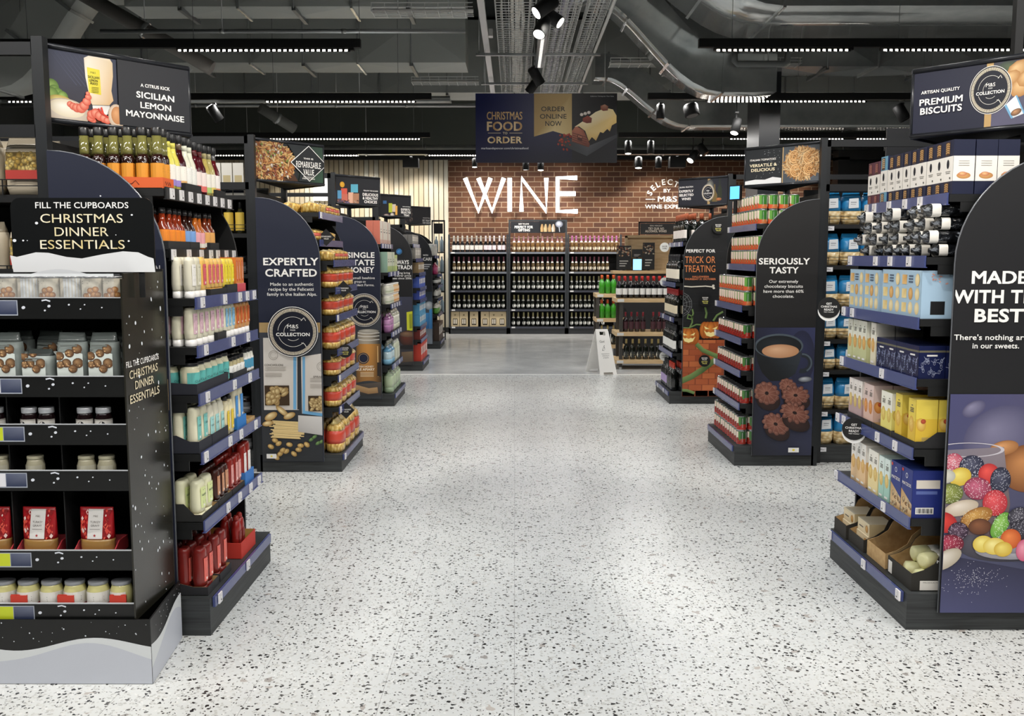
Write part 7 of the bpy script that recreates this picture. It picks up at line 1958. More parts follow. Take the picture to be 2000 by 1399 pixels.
for n in range(8):
    for r in range(1):
        dput(pot[(n in (3, 5)) if not r else 0], -1.95 + n * 0.0755, DY0 + 0.06 + r * 0.08, 1.3705, ORD[7 - n] + ' potato tin' + (' turned around,' if n in (3, 5) and not r else ',') + ' counting from the snowy side panel, ' + ('front', 'back')[r] + ' line, Christmas display', 'potato tins on the Christmas display', random.uniform(-0.5, 0.3) if n not in (3, 5) else 0.2)
def stuff_lab(p, w, h):
    p.clip = (-w * 0.42, 0.006, w * 0.42, h * 0.9)
    p.poly([(-w * 0.42, 0.008), (w * 0.42, 0.008), (w * 0.42, h * 0.60), (w * 0.1, h * 0.66), (-w * 0.3, h * 0.6), (-w * 0.42, h * 0.5)], 'd4dcd6')
    for x, y, r in ((-0.035, 0.075, 0.017), (0.0, 0.085, 0.016), (0.026, 0.1, 0.018), (-0.012, 0.05, 0.017), (0.028, 0.05, 0.019), (0.01, 0.03, 0.016), (-0.032, 0.045, 0.014)):
        y += 0.028
        p.ell(x, y, r, r * 0.95, 'a8845c', '4a3020', 0, 14)
        R = random.Random(int(r * 9999 + x * 999))
        for _ in range(7): p.ell(x + R.uniform(-r, r) * 0.7, y + R.uniform(-r, r) * 0.7, 0.003, 0.0025, R.choice(['d0a878', '6a4428', '8a6040']), None, 0, 6, 0.00002)
    p.ell(0.0, 0.02, 0.012, 0.008, 'a8b89c'); p.rect(-w * 0.28, h * 0.74, w * 0.26, h * 0.775, '6a706c'); p.rect(-w * 0.28, h * 0.69, w * 0.1, h * 0.71, '7a807c')
sbag = bag('stuffing bag', 0.105, 0.07, 0.185, M('8f9894', 0.5), None, namek='stuffing_bag', film='70787a', label=stuff_lab, seed=12, topc='5f6664')
sbag2 = bag('short stuffing bag', 0.105, 0.08, 0.125, M('9aa29e', 0.5), None, namek='stuffing_bag', film='70787a', label=stuff_lab, seed=13, topc='4a504e')
for n, (x, k) in enumerate(((-1.935, sbag2), (-1.815, sbag), (-1.70, sbag2), (-1.583, sbag), (-1.468, sbag))):
    dput(k, x, DY0 + 0.07, 1.0935, ORD[4 - n] + (' short' if k is sbag2 else ' tall') + ' stuffing bag counting from the snowy side panel, front line, Christmas display', 'front stuffing bags', random.uniform(-0.12, 0.12))
    dput(sbag, x, DY0 + 0.155, 1.0935, ORD[4 - n] + ' stuffing bag counting from the snowy side panel, back line, Christmas display', 'rear stuffing bags', random.uniform(-0.1, 0.1))
cj = jar('cranberry jar', '1a0e10', 'b9bcc0', [(0, 1, 'a8a49c'), (0, 0.86, 'dcd9d2')], 0.030, 0.088, 'sauce_jar', dot=(0.55, 0.011, '15161a'), lines=(0.2, 0.1), lidh=0.02)
for n, x in enumerate((-1.935, -1.865, -1.745, -1.683, -1.545, -1.478)):
    dput(cj, x, DY0 + 0.055, 0.9215, ORD[5 - n] + ' dark silver-lidded jar counting from the snowy side panel, third shelf, Christmas display', 'dark sauce jars', random.uniform(-0.6, 0.4))
hj = jar('pale horseradish jar', 'b4ae94', 'a8a48c', [(0, 1, 'c4c0ac'), (0.0, 0.45, 'd4d0c0')], 0.032, 0.078, 'horseradish_jar', lines=(0.35,), lidh=0.012, rough=0.3)
for n, x in enumerate((-1.94, -1.862, -1.735, -1.55, -1.476)):
    dput(hj, x, DY0 + 0.06, 0.7545, ORD[4 - n] + ' pale horseradish jar counting from the snowy side panel, fourth shelf, Christmas display', 'pale horseradish jars', random.uniform(-0.6, 0.6))
def grav(p, w, h):
    p.clip = (-w * 0.46, 0.004, w * 0.46, h * 0.97)
    R = random.Random(4)
    for _ in range(44):
        x, y = R.choice((-1, 1)) * R.uniform(w * 0.24, w * 0.43), R.uniform(h * 0.36, h * 0.95); r = R.uniform(0.003, 0.008)
        p.poly([(x - r, y), (x, y - r * 1.6), (x + r, y), (x, y + r * 1.6)], R.choice(['d8483c', 'e45a48', '8a1418', 'f0d4cc']), step=0.00003)
    p.lay += 0.0003
    for k in range(8): [p.rect(w * (-0.22 + 0.055 * q), h * (0.36 + 0.075 * k), w * (-0.165 + 0.055 * q), h * (0.435 + 0.075 * k), 'dcdad6', step=0) for q in range(8)]
    p.lay += 0.0006; p.text('TURKEY', 0, h * 0.70, 0.008, '6a6460', 0.0, w * 0.3); p.text('GRAVY', 0, h * 0.63, 0.008, '6a6460', 0.0, w * 0.26); p.text('M&S', 0, h * 0.82, 0.007, '8a8480', 0.0)
    p.rect(-w * 0.15, h * 0.55, w * 0.15, h * 0.56, '9a9490'); p.poly([(0.006 * (1 if k % 2 == 0 else 0.42) * math.sin(k * PI / 5), h * 0.43 + 0.006 * (1 if k % 2 == 0 else 0.42) * math.cos(k * PI / 5)) for k in range(10)], 'a82028')
    for k in range(4): p.rect(w * (0.18 + 0.06 * k), h * 0.05, w * (0.22 + 0.06 * k), h * 0.11, 'ece8e0')
def pouch(desc, w, d, h, low, split, top, label, name='gravy_pouch'):
    prof = [(0, 0.44, 0.40), (0.03, 0.47, 0.50), (0.2, 0.49, 0.50), (0.45, 0.5, 0.38), (0.7, 0.5, 0.22), (0.9, 0.5, 0.08), (1.0, 0.495, 0.025)]
    def at_(t):
        for k in range(len(prof) - 1):
            if t <= prof[k + 1][0]:
                q = (t - prof[k][0]) / (prof[k + 1][0] - prof[k][0]); return [prof[k][i] * (1 - q) + prof[k + 1][i] * q for i in (1, 2)]
        return prof[-1][1:]
    def piece(t0, t1, nm, m):
        b = MB(); b.loft([(t * h, at_(t)[0] * w, at_(t)[1] * d, 2.4) for t in [t0 + (t1 - t0) * k / 6 for k in range(7)]], 20); return (nm, b.mesh(nm, m))
    p = Pr((0, 0, 0), (1, 0, 0)); label(p, w, h)
    def wr(u, v, l):
        a, b_ = at_(min(1, max(0, v / h)))
        t = min(0.985, abs(u) / (a * w)); return (u, -b_ * d * (1 - t ** 2.4) ** (1 / 2.4) - 0.0012 - l * 0.6, v)
    return Kind(name, 'pouch', desc, w, d, h, [piece(0, split, 'window', low), piece(split, 1, 'printed_top', top), ('label_print', p.mesh('label_print', None, wr))])
gp = pouch('gravy pouch', 0.125, 0.065, 0.175, M('a07a44', 0.25, 0, 0.5, 0.5), 0.34, M('a81820', 0.35, 0, 0.5, 0.2), grav)
for n, x in enumerate((-1.905, -1.735, -1.525)):
    w_ = ORD[2 - n]
    crate('red card tray under the ' + w_ + ' gravy pouch from the snowy side panel', (x, DY0 + 0.085, 0.4615), 0, 0.15, 0.14, 0.028, 0.05, 'b02830', 'c8505a')
    dput(gp, x, DY0 + 0.07, 0.464, ORD[2 - n] + ' red turkey gravy pouch counting from the snowy side panel, Christmas display', 'front gravy pouches', random.uniform(-0.05, 0.05))
gj = jar('goose fat jar', 'cfc98c', '8f9296', [(0, 1, 'dedbd4'), (0, 0.28, 'b02a30')], 0.040, 0.105, 'goose_fat_jar', lines=(0.6, 0.72, 0.5), lidh=0.012)
for n in range(7):
    x = -1.955 + n * 0.0855
    dput(gj, x, DY0 + 0.058, 0.2635, ORD[6 - n] + ' pale yellow goose fat jar counting from the snowy side panel, Christmas display', 'goose fat jars', random.uniform(-0.9, 0.9))
for n, x in enumerate((-1.80, -1.63, -1.44)):
    crate('red cut card tray edge between jars, ' + ORD[2 - n] + ' from the snowy side panel', (x, DY0 + 0.02, 0.2635), 0, 0.06, 0.005, 0.06, 0.062, 'c23a28', None)

# ================================================================== goods on the shelving runs behind the units
def kraft_lab(p, w, h):
    p.rect(-w * 0.36, h * 0.30, w * 0.36, h * 0.72, '6a5420'); p.blobs(60, -w * 0.34, h * 0.42, w * 0.34, h * 0.70, 0.008, 0.014, ['d8b860', 'b8943c', 'e8cc7c'], 0.55, 3); p.rect(-w * 0.38, h * 0.26, w * 0.38, h * 0.42, 'b83c34')
kb = bag('kraft pasta bag', 0.175, 0.11, 0.24, M('c9bda6', 0.6), None, namek='pasta_bag', film='b8ac96', label=kraft_lab, seed=15)
for n, x in enumerate((-2.0, -2.19, -2.38)):
    put(kb, (x, 3.98, 1.7955), random.uniform(-0.04, 0.04), ORD[n] + ' kraft pasta bag from the post, above the Christmas display', 'kraft pasta bags above'); put(kb, (x - 0.01, 4.125, 1.7955), 0.0, ORD[n] + ' kraft pasta bag from the post, rear line above display', 'kraft pasta bags above behind')
    put(kb, (x, 3.98, 1.4505), 0.02, ORD[n] + ' kraft pasta bag from the post, shelf level with the display header', 'kraft pasta bags lower')
yb = winebottle('yellow-label oil bottle', '2c2c1a', '1a1b1c', 'd8b84c', 0.225, 0.034, labc2='5a4a1c', lz=0.02, lh=0.13)
yb = Kind('oil_bottle', 'bottle', yb.desc, yb.w, yb.d, yb.h, yb.parts)
wc = carton('white pasta carton', 0.075, 0.06, 0.23, 'e6e2d8', 'd8d4c8', 'e0dcd0', (lambda p: (p.rect(p.w * 0.15, p.h * 0.2, p.w * 0.85, p.h * 0.62, 'c8b88c'), p.rect(0, p.h * 0.08, p.w, p.h * 0.16, '20283c')),))
dj = jar('dark grey-label jar', '1c1614', '2a2b2d', [(0, 1, '55575a'), (0.2, 0.6, '8f9092')], 0.036, 0.125, 'sauce_jar', lines=(0.75, 0.4))
pos2 = [-1.975 - 0.082 * k for k in range(6)]
for n, x in enumerate(pos2):
    o_ = ORD[n] + ' '
    put(wc, (x, 6.93, 1.9805), 0, o_ + 'white carton from the post, top shelf behind the sauce unit', 'white cartons behind the sauce unit')
    put(yb, (x, 6.92, 1.7105), random.uniform(-0.2, 0.2), o_ + 'yellow-label oil bottle from the post, behind the sauce unit', 'yellow-label oil bottles')
    for z, w_ in ((1.42, 'second'), (1.18, 'third'), (0.957, 'fourth'), (0.657, 'fifth'), (0.40, 'sixth'), (0.13, 'bottom')):
        put(dj, (x, 6.92, z + 0.0005), random.uniform(-0.3, 0.3), o_ + 'dark grey-label jar from the post, ' + w_ + ' shelf behind the sauce unit', 'dark jars behind the sauce unit')
def penne_lab(p, w, h):
    p.poly([(-w * 0.2, h * 0.50), (w * 0.30, h * 0.52), (w * 0.28, h * 0.82), (-w * 0.18, h * 0.80)], 'dfe3e6'); p.rect(-w * 0.1, h * 0.68, w * 0.18, h * 0.70, '6a7078'); p.rect(-w * 0.1, h * 0.62, w * 0.15, h * 0.635, '8a9098')
pb = bag('blue-topped pasta bag', 0.145, 0.11, 0.235, PENNE, '2a86be', (0.42, 0.86), '2a86be', 'pasta_bag', label=penne_lab, seed=17)
pbs = bag('blue-topped small pasta bag', 0.145, 0.11, 0.19, PENNE, '2a86be', (0.42, 0.86), '2a86be', 'pasta_bag', label=penne_lab, seed=18)
for i, (z, k) in enumerate(((1.78, pb), (1.48, pb), (1.17, pb), (0.93, pbs), (0.70, pbs), (0.40, pb), (0.13, pb))):
    for n, x in enumerate((2.345, 2.495, 2.645)):
        put(k, (x, 7.16, z + 0.0005), random.uniform(-0.2, 0.2), ORD[n] + ' blue-topped pasta bag from the mug panel, ' + ('top', 'second', 'third', 'fourth', 'fifth', 'sixth', 'bottom')[i] + ' shelf', 'blue-topped pasta bags on the ' + ORD[i] + ' shelf')
    t = thing('price_ticket', 'white shelf ticket below the blue-topped pasta bags, ' + ('top', 'second', 'third', 'fourth', 'fifth', 'sixth', 'bottom')[i] + ' shelf', 'ticket', (2.30, 7.06, z - 0.045))
    b = MB(); b.box(-0.03, -0.006, 0, 0.045, 0.0, 0.032); b.build('card', M('dfdfe2', 0.4), t)
    b = MB(); b.box(-0.02, -0.0068, 0.012, 0.03, -0.006, 0.016); b.box(-0.02, -0.0068, 0.02, 0.015, -0.006, 0.023); b.build('lettering', M('77777c', 0.5), t)
t = thing('hanging_sign', 'dark multipacks sign standing above the shelves behind the biscuit boxes', 'sign', (2.95, 7.6, 2.07))
b = MB(); b.box(-0.05, 0, 0.0, 0.75, 0.02, 0.34); b.build('board', M('15171c', 0.4), t); b = MB(); b.box(-0.05, -0.03, 0.25, 0.19, -0.012, 0.47); tb = b.build('tab_board', M('1a1c22', 0.4), t)
p = Pr((2.9, 7.598, 2.07), (1, 0, 0)); p.ptext('EXCLUSIVE RECIPE', 1770, 1846, 293, 5, WH, 0.015); p.ptext('ALL BUTTER', 1756, 1835, 309, 10, WH, 0.02); p.build('lettering', t)
p = Pr((2.9, 7.568, 2.32), (1, 0, 0)); p.ptext('MULTIPACKS', 1727, 1761, 281, 8.5, WH, 0.0); p.build('lettering', tb)
b = MB(); b.box(-0.05, 0, -0.06, -0.03, 0.02, 0.3); b.box(0.70, 0, -0.06, 0.72, 0.02, 0.3); b.build('post', BLACK, t)
t = thing('service_pole', 'slim black pole rising behind the premium biscuits sign to the ceiling', 'pole', (2.19, 4.28, 2.39))
b = MB(); b.box(-0.018, -0.018, 0, 0.018, 0.018, 3.01); b.build('tube', BLACK, t); b = MB(); b.box(-0.04, -0.04, 0, 0.04, 0.04, 0.01); b.build('foot_plate', BLACK, t)

# ================================================================== sparkling wine wall
WX = [-1.315, -0.122, 1.039, 2.121]
WS = [1.62, 1.23, 0.86, 0.485]
for k in range(3):
    x0, x1 = WX[k] + 0.003, WX[k + 1] - 0.003
    bay = ('slatted wall', 'middle', 'wine table')[k]
    t = thing('wine_shelving', 'dark wine shelving bay, the one ' + ('beside the slatted wall', 'in the middle under the gifting sign', 'partly behind the wine table')[k], 'shelving unit', ((x0 + x1) / 2, 18.95, 0))
    w = (x1 - x0) / 2
    b = MB(); b.box(-w, 0.36, 0, w, 0.39, 1.62); b.build('back_panel', BLACKM, t)
    b = MB(); b.box(-w, 0.0, 0, w, 0.36, 0.12); b.build('plinth', M('2a2d31', 0.4), t)
    for s in (-1, 1):
        h = 2.26 if k == 1 else 1.97
        b = MB(); b.box(s * w, 0.0, 0, s * (w - 0.035), 0.38, 1.62); b.box(s * w, 0.0, 1.62, s * (w - 0.035), 0.03, h); b.build('upright', M('33373b', 0.4), t)
    b = MB()
    for zz in (1.75, 1.9): b.tube([(-w, 0.34, zz), (w, 0.34, zz)], 0.005, 6)
    b.build('guard_wire', M('6a6e70', 0.4, 0.5), t)
    for z in WS + [0.14]:
        b = MB(); b.box(-w + 0.035, 0.0, z - 0.025, w - 0.035, 0.36, z); sh = b.build('shelf', M('3a3d42', 0.4), t)
        b = MB(); b.box(-w + 0.035, -0.012, z - 0.03, w - 0.035, 0.0, z + 0.008); b.build('price_rail', M('8a8f98', 0.25, 0.4) if z > 1.2 else M('4a4d58', 0.3, 0.3), sh)
        b = MB(); b.box(-w + 0.06, -0.016, z - 0.022, -w + 0.13, -0.012, z + 0.006); b.build('price_ticket', M('e4e4e4', 0.4), sh)
    if k == 1:
        b = MB(); b.box(-w + 0.035, 0.005, 2.225, w - 0.035, 0.025, 2.26); b.build('top_rail', M('33373b', 0.4), t)
        b = MB(); b.box(-w + 0.04, 0.006, 2.0, w - 0.04, 0.022, 2.22); hb2 = b.build('header_sign', M('24262b', 0.4), t)
        p = Pr((x0, 18.9545, 2.0), (1, 0, 0)); p.ptext('EASY TO LOVE', 1013, 1033, 437.5, 3, WH, 0.02); p.ptext('PERFECT FOR', 1005, 1041, 443.5, 5, WH, 0.035); p.ptext('GIFTING', 1012, 1035, 449.5, 5, WH, 0.035)
        p.ppoly([(1053, 432), (1106, 432), (1106, 454), (1053, 454)], '17181c')
        for x, c in ((1059, 'd8b078'), (1066, 'e8d0a0'), (1074, 'c8a878'), (1081, 'ece4d8')): p.stroke([p.px(x, 453), p.px(x, 446), p.px(x, 438)], [0.06, 0.07, 0.03], c, '8a6a44')
        p.ell(*p.px(1092, 438), 0.075, 0.065, 'd8dae4', '5a6070'); p.stroke([p.px(1092, 444), p.px(1093, 453)], 0.012, 'c8ccd8')
        p.build('lettering', hb2)
s1 = winebottle('silver-foiled dark sparkling bottle', '0e1013', 'd4d0c8', 'ece8e2', 0.325, 0.041, champ=True, lz=0.05, lh=0.09); s1p = winebottle('white-foiled dark sparkling bottle', '100e12', 'f0e8ec', 'f0e2e8', 0.325, 0.041, champ=True, lz=0.05, lh=0.09)
s2 = winebottle('pink-foiled rose sparkling bottle', '7a5a34', 'd09aa4', 'f0e8d8', 0.32, 0.040, 'round', 'e8d8bc', champ=True, lz=0.042, lh=0.078, neck='eeebe4'); s2b = winebottle('magenta-foiled rose sparkling bottle', '6d5230', 'd07cb8', 'f0e8d8', 0.325, 0.040, 'round', 'e8d8bc', champ=True, lz=0.042, lh=0.078, neck='eeebe4')
s3 = winebottle('pink-foiled amber sparkling bottle', '4a3a22', 'a86a78', 'efe8dc', 0.305, 0.040, 'round', 'e4d8c0', champ=True, lz=0.042, lh=0.078, neck='eeebe4'); s4 = winebottle('gold-foiled dark green sparkling bottle', '0d120d', 'b0aa7c', 'f0f0ec', 0.29, 0.041, 'round', 'e8e8e2', champ=True, lz=0.042, lh=0.078, neck='eeebe4')
rows = [[(s1, 7), (s1p, 5)], [(s3, 11)], [(s4, 11)], [(s4, 11)], []], [[(s2, 11)], [(s3, 11)], [(s4, 11)], [(s4, 11)], [(s4, 11)]], [[(s2b, 11)], [(s3, 9)], [(s4, 8)], [(s4, 8)], [(s4, 8)]]
for k in range(3):
    for i in range(5):
        n = 0; tot = sum(q for _, q in rows[k][i]); z = (WS + [0.14])[i]
        pitch = (WX[k + 1] - WX[k] - 0.11) / (12 if (k == 0 and i == 0) else 11)
        for kd, q in rows[k][i]:
            for _ in range(q):
                x = WX[k] + 0.06 + pitch * (n + 0.5) + random.uniform(-0.008, 0.008)
                put(kd, (x, 19.03 + random.uniform(-0.01, 0.01), z + 0.0005), random.uniform(-0.3, 0.3), ORD[n] + ' ' + kd.desc + ' from slatted side, ' + ('top', 'second', 'third', 'fourth', 'bottom')[i] + ' shelf, ' + ('slat-side', 'middle', 'table-side')[k] + ' bay', kd.desc + 's on the wine wall')
                n += 1
def gb(p):
    p.rect(0, 0, p.w, p.h, 'd0bd98'); p.rect(p.w * 0.22, p.h * 0.12, p.w * 0.78, p.h * 0.55, '3a2f22'); p.rect(p.w * 0.3, p.h * 0.2, p.w * 0.46, p.h * 0.5, 'e4dccc'); p.rect(p.w * 0.54, p.h * 0.2, p.w * 0.7, p.h * 0.5, 'e4dccc'); p.ell(p.w * 0.5, p.h * 0.78, 0.018, 0.018, '8a7a5c')
gbx = carton('pale wooden wine gift box', 0.165, 0.11, 0.305, 'd0bd98', 'bca880', 'd8c8a4', (gb,), 'gift_box')
for n, x in enumerate((-1.185, -1.012, -0.81, -0.59, -0.415, -0.25)):
    put(gbx, (x, 19.03, 0.1405), 0, ORD[n] + ' pale wine gift box from the slatted side, bottom shelf of the wine wall', 'pale wine gift boxes')

# ================================================================== wooden wine tables, tasting cabinet and signs
def wood_table(label, x0, x1, y0, y1, shelves, legx):
    t = thing('wine_table', label, 'display table', ((x0 + x1) / 2, y0, 0)); c = (x0 + x1) / 2
    for xx in legx:
        for yy in (0.02, y1 - y0 - 0.06):
            b = MB(); b.box(xx - c, yy, 0.03, xx - c + 0.045, yy + 0.045, max(shelves) - 0.05); b.build('leg', M('3f3c38', 0.4), t)
            b = MB(); b.cyl(xx - c + 0.022, yy + 0.022, 0, 0.03, 0.022, 10); b.build('foot', M('c8c8c6', 0.3), t)
    for z in shelves:
        b = MB(); b.box(x0 - c, 0.0, z - 0.055, x1 - c, y1 - y0, z); sh = b.build('shelf', OAK, t)
        b = MB(); b.box(x0 - c + 0.02, -0.006, z - 0.048, x0 - c + 0.11, 0.0, z - 0.01); b.build('price_ticket', M('d8d8d6', 0.4), sh)
    return t
wood_table('pale oak wine table on dark legs, loaded with red-capped bottles', 1.38, 2.3, 12.97, 13.5, [0.975, 0.515, 0.135], [1.435, 2.2])
wood_table('smaller oak wine table with green bottles, behind the caution sign', 1.19, 1.62, 13.95, 14.45, [1.0, 0.64, 0.25], [1.2, 1.55])
ra = winebottle('red-capped white-label wine bottle', '0d0c10', 'c8302c', 'e8e6e2', 0.30, 0.037, lz=0.05, lh=0.085); rb = winebottle('red-topped dark-label wine bottle', '1c0c10', '8a2430', '4a2a30', 0.27, 0.036, labc2='a8848c', lz=0.04, lh=0.10); rc = winebottle('gold-topped hexagon-label wine bottle', '12160f', 'b8a468', 'e8e4d6', 0.28, 0.037, 'hex', lz=0.03, lh=0.075)
rg = winebottle('green bottle with orange top', '3f9a28', 'd8602c', '3a8a24', 0.27, 0.04, lz=0.05, lh=0.05, labc2='2a6a1c')
for n in range(10):
    for r in range(2):
        put(ra, (1.43 + n * 0.079, 13.03 + r * 0.085, 0.9755), random.uniform(-0.4, 0.4), ORD[n] + ' red-capped wine bottle from the caution sign side, ' + ('front', 'rear')[r] + ' line, table top', 'red-capped bottles on the oak table')
for n in range(8):
    x = 1.52 + n * 0.08 + (0.06 if n > 3 else 0)
    put(rb, (x, 13.04, 0.5155), random.uniform(-0.3, 0.3), ORD[n] + ' red-topped dark-label bottle from the caution sign side, middle of oak table', 'dark-label bottles on the oak table')
for n in range(7):
    x = 1.535 + n * 0.088
    put(rc, (x, 13.04, 0.1355), random.uniform(-0.2, 0.2), ORD[n] + ' hexagon-label bottle from the caution sign side, bottom of oak table', 'hexagon-label bottles on the oak table')
for z, w_ in ((1.0, 'top'), (0.64, 'middle')):
    for n in range(3):
        for r in range(2): put(rg, (1.285 + n * 0.086, 14.02 + r * 0.09, z + 0.0005), 0, ORD[n] + ' green orange-topped bottle, ' + ('front', 'rear')[r] + ' line, ' + w_ + ' of smaller oak table', 'green bottles on the smaller oak table')
for n in range(3): put(rc, (1.285 + n * 0.088, 14.02, 0.2505), 0, ORD[n] + ' hexagon-label bottle on the bottom of the smaller oak table', 'hexagon bottles on the smaller table')
t = thing('tasting_cabinet', 'pale oak cabinet with an open counter behind the wine table', 'cabinet', (2.3, 14.6, 0))
b = MB(); b.box(-0.58, 0.36, 0.0, 0.75, 0.4, 1.86); b.build('back_board', OAK, t)
for x in (-0.58, 0.15): b = MB(); b.box(x, 0.3, 0.0, x + 0.035, 0.36, 1.86); b.build('stile', OAK, t)
b = MB(); b.box(-0.58, 0.30, 1.83, 0.75, 0.36, 1.87); b.build('top_rail', OAK, t)
b = MB(); b.box(-0.8, 0.0, 1.28, 0.75, 0.36, 1.325); b.build('counter', OAK, t)
b = MB(); b.box(-0.75, 0.05, 0.0, 0.7, 0.3, 1.28); b.build('body', M('2a2a2c', 0.5), t)
for lab, u0, u1, v0, v1, txt, pic in (('black board with a party picture on the oak counter, over the red caps', 1204, 1233, 480, 527, 1, 1), ('slim black price board between two pictured boards on the oak counter', 1234, 1255, 487, 503, 1, 0), ('tall black board with a bottle picture on the oak counter', 1255, 1279, 474, 527, 1, 1)):
    a, c = atY(u0, v1, 14.72), atY(u1, v0, 14.72)
    t = thing('sign_board', lab, 'sign', (a.x, 14.72, max(a.z, 1.3255) if v1 > 520 else a.z))
    zb = t.location.z
    b = MB(); b.box(0, 0, 0, c.x - a.x, 0.012, c.z - zb); b.build('board', M('17181a', 0.4), t)
    p = Pr((a.x, 14.7195, zb), (1, 0, 0)); w, h = c.x - a.x, c.z - zb
    if pic: p.blobs(40, w * 0.05, h * 0.55, w * 0.95, h * 0.95, 0.01, 0.02, ['c8a078', 'e0d0b8', '7a5a3c', '2a2420', 'a8543c'], 0.6, int(u0))
    for q in range(3): p.rect(w * 0.2, h * (0.34 - q * 0.1), w * (0.8 - 0.1 * q), h * (0.38 - q * 0.1), 'b8b6b2')
    p.build('lettering', t)
    if zb > 1.33: b = MB(); b.box(w * 0.4, 0.002, 1.3255 - zb, w * 0.6, 0.01, 0.0); b.build('stand', BLACK, t)
a, c = atY(1235, 527, 14.70), atY(1254, 505, 14.70)
t = thing('price_screen', 'small lit blue screen on the oak counter', 'screen', (a.x, 14.68, 1.3255))
b = MB(); b.box(0, 0, 0, c.x - a.x, 0.015, c.z - 1.3255); b.build('casing', BLACK, t); b = MB(); b.box(0.008, -0.002, 0.01, c.x - a.x - 0.008, 0, c.z - 1.335); b.build('display', M('8cc4f0', 0.3, emit=1.4), t)
a, c = atY(1247, 458, 15.2), atY(1330, 433, 15.2)
t = thing('framed_sign', 'framed dark sign about alcohol-free wines above the oak cabinet', 'sign', (a.x, 15.2, 0))
w = c.x - a.x
b = MB(); b.box(0.03, 0.0, a.z, w - 0.03, 0.015, c.z - 0.03); bd = b.build('board', M('2c2d31', 0.4), t)
b = MB(); b.box(0, 0, 0, 0.025, 0.02, c.z); b.box(w - 0.025, 0, 0, w, 0.02, c.z); b.box(0, 0, c.z - 0.025, w, 0.02, c.z); b.build('frame', BLACK, t)
p = Pr((a.x, 15.1985, a.z), (1, 0, 0)); p.ptext('ZERO PERCENT', 1269, 1294, 441, 2.6, WH, 0.015); p.ptext('TRY OUR NO', 1266, 1297, 446.5, 4.6, WH, 0.035); p.ptext('ALCOHOL WINES', 1260, 1302, 451.5, 4.6, WH, 0.035); p.build('lettering', bd)
a, c = atY(843, 462, 17.6), atY(869, 430, 17.6)
t = thing('framed_sign', 'dark framed sign on posts in front of the slatted wall end', 'sign', (a.x, 17.6, 0)); w = c.x - a.x
b = MB(); b.box(0, 0, 0, 0.022, 0.03, c.z); b.box(w - 0.022, 0, 0, w, 0.03, c.z); b.box(0, 0, c.z - 0.03, w, 0.03, c.z); b.build('frame', BLACK, t)
b = MB(); b.box(0.04, 0.005, a.z + 0.05, w - 0.04, 0.02, c.z - 0.06); b.build('board', M('15171a', 0.4), t)
for z in (1.62, 1.25, 0.9, 0.5, 0.15):
    b = MB(); b.box(0.022, 0, z - 0.02, w - 0.022, 0.3, z); b.build('shelf', BLACK, t)
wbt = Kind('water_bottle', 'bottle', 'clear water bottle', 0.08, 0.08, 0.29, [lathe([(0, 0.03), (0.01, 0.036), (0.2, 0.036), (0.24, 0.014), (0.26, 0.013)], 12, M('9fb4c0', 0.1, 0, 0.5, 0.3), 'bottle'), lathe([(0.258, 0.016), (0.29, 0.016)], 10, M('dfe3e6', 0.3), 'cap')])
for i, z in enumerate((1.62, 1.25, 0.9, 0.5)):
    for n in range(2): put(wbt, (a.x + 0.075 + n * 0.1, 17.72, z + 0.0005), 0, ('first', 'second')[n] + ' clear water bottle, ' + ('top', 'second', 'third', 'bottom')[i] + ' shelf under the framed sign', 'water bottles by the wine wall')

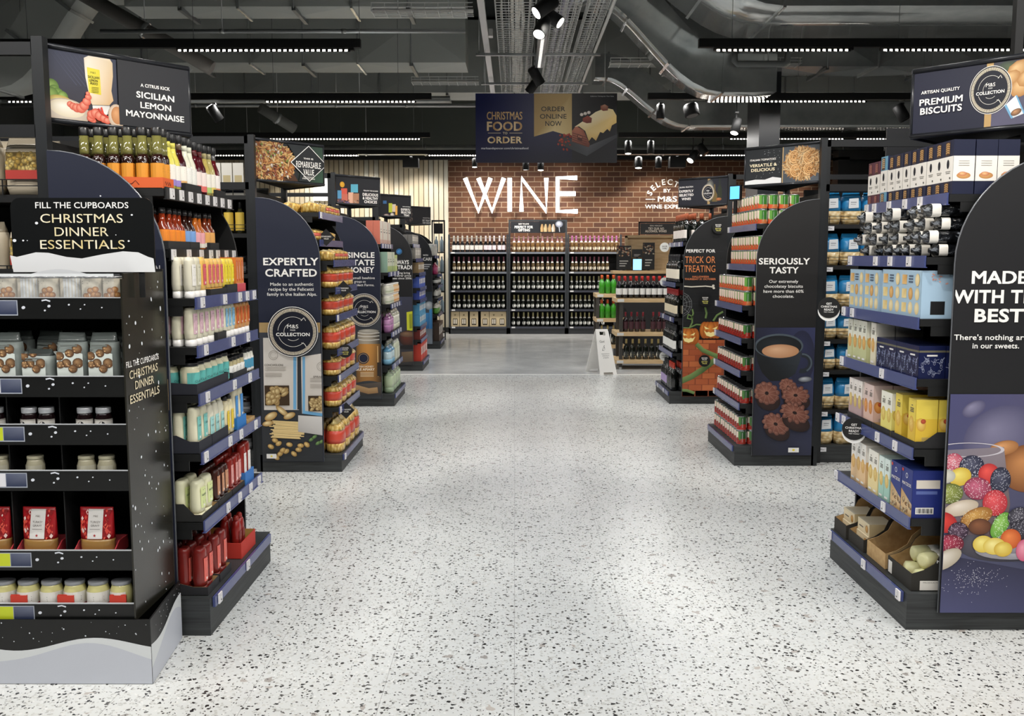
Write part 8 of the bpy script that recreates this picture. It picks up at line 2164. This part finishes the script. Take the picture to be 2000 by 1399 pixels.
# ================================================================== caution sign standing on the floor strip
t = thing('caution_sign', 'white folding caution floor sign standing before the wine table', 'floor sign', (1.2, 12.5, 0))
O_ = Vector((1.2, 12.5, 0))
def leaf(tl, tr, br, bl, nm, slot=True, feet=True):
    tl, tr, br, bl = [Vector(q) - O_ for q in (tl, tr, br, bl)]
    n = (br - bl).cross(tl - bl).normalized() * 0.012
    def at_(u, v): return (bl * (1 - u) + br * u) * (1 - v) + (tl * (1 - u) + tr * u) * v
    b = MB()
    def slab_(u0, u1, v0, v1):
        q = [at_(u0, v0), at_(u1, v0), at_(u1, v1), at_(u0, v1)]
        k = len(b.v); b.v += [tuple(x) for x in q] + [tuple(x - n) for x in q]
        for f in ((0, 1, 2, 3), (7, 6, 5, 4), (0, 4, 5, 1), (1, 5, 6, 2), (2, 6, 7, 3), (3, 7, 4, 0)): b.face([k + i for i in f])
    slab_(0, 0.22, 0, 0.06); slab_(0.78, 1, 0, 0.06); slab_(0, 1, 0.06, 0.86); slab_(0, 0.28, 0.86, 0.95); slab_(0.72, 1, 0.86, 0.95); slab_(0.02, 0.98, 0.95, 1.0)
    return b.build(nm, M('eeece8', 0.35), t)
F = ((1.072, 12.56, 0.585), (1.238, 12.60, 0.585), (1.345, 12.40, 0.0), (1.118, 12.33, 0.0))
fr = leaf(*F, 'front_board')
leaf((1.232, 12.615, 0.585), (1.066, 12.575, 0.585), (0.955, 12.78, 0.0), (1.17, 12.86, 0.0), 'rear_board')
bl, br, tl = Vector(F[3]), Vector(F[2]), (Vector(F[0]) + Vector(F[1])) / 2 - (Vector(F[2]) + Vector(F[3])) / 2
U = (br - bl).normalized(); V = (tl - U * tl.dot(U)).normalized()
p = Pr(bl, U, V); 
H_ = tl.length; mid = lambda v: 0.115 - 0.03 * v / H_ 
p.lay = 0.0012
sh_ = lambda v: 0.117 + ((Vector(F[0]) + Vector(F[1])) / 2 - (Vector(F[2]) + Vector(F[3])) / 2).dot(U) * v / H_
p.text('Caution', sh_(0.46), 0.46, 0.030, '3a3a3c', 0.006, 0.11)
c = (sh_(0.37), 0.37)
p.poly([(c[0] - 0.04, c[1] - 0.038), (c[0] + 0.04, c[1] - 0.038), (c[0], c[1] + 0.038)], '2a2a2c'); p.poly([(c[0] - 0.032, c[1] - 0.033), (c[0] + 0.032, c[1] - 0.033), (c[0], c[1] + 0.028)], 'eeece8'); p.rect(c[0] - 0.003, c[1] - 0.012, c[0] + 0.003, c[1] + 0.014, '2a2a2c'); p.rect(c[0] - 0.003, c[1] - 0.025, c[0] + 0.003, c[1] - 0.018, '2a2a2c')
for k, (tx, w) in enumerate((('Autonomous', 0.11), ('cleaning in', 0.095), ('progress', 0.075))): p.text(tx, sh_(0.29 - 0.027 * k), 0.29 - 0.027 * k, 0.015, '4a4a4c', 0.006, w)
p.build('lettering', fr)
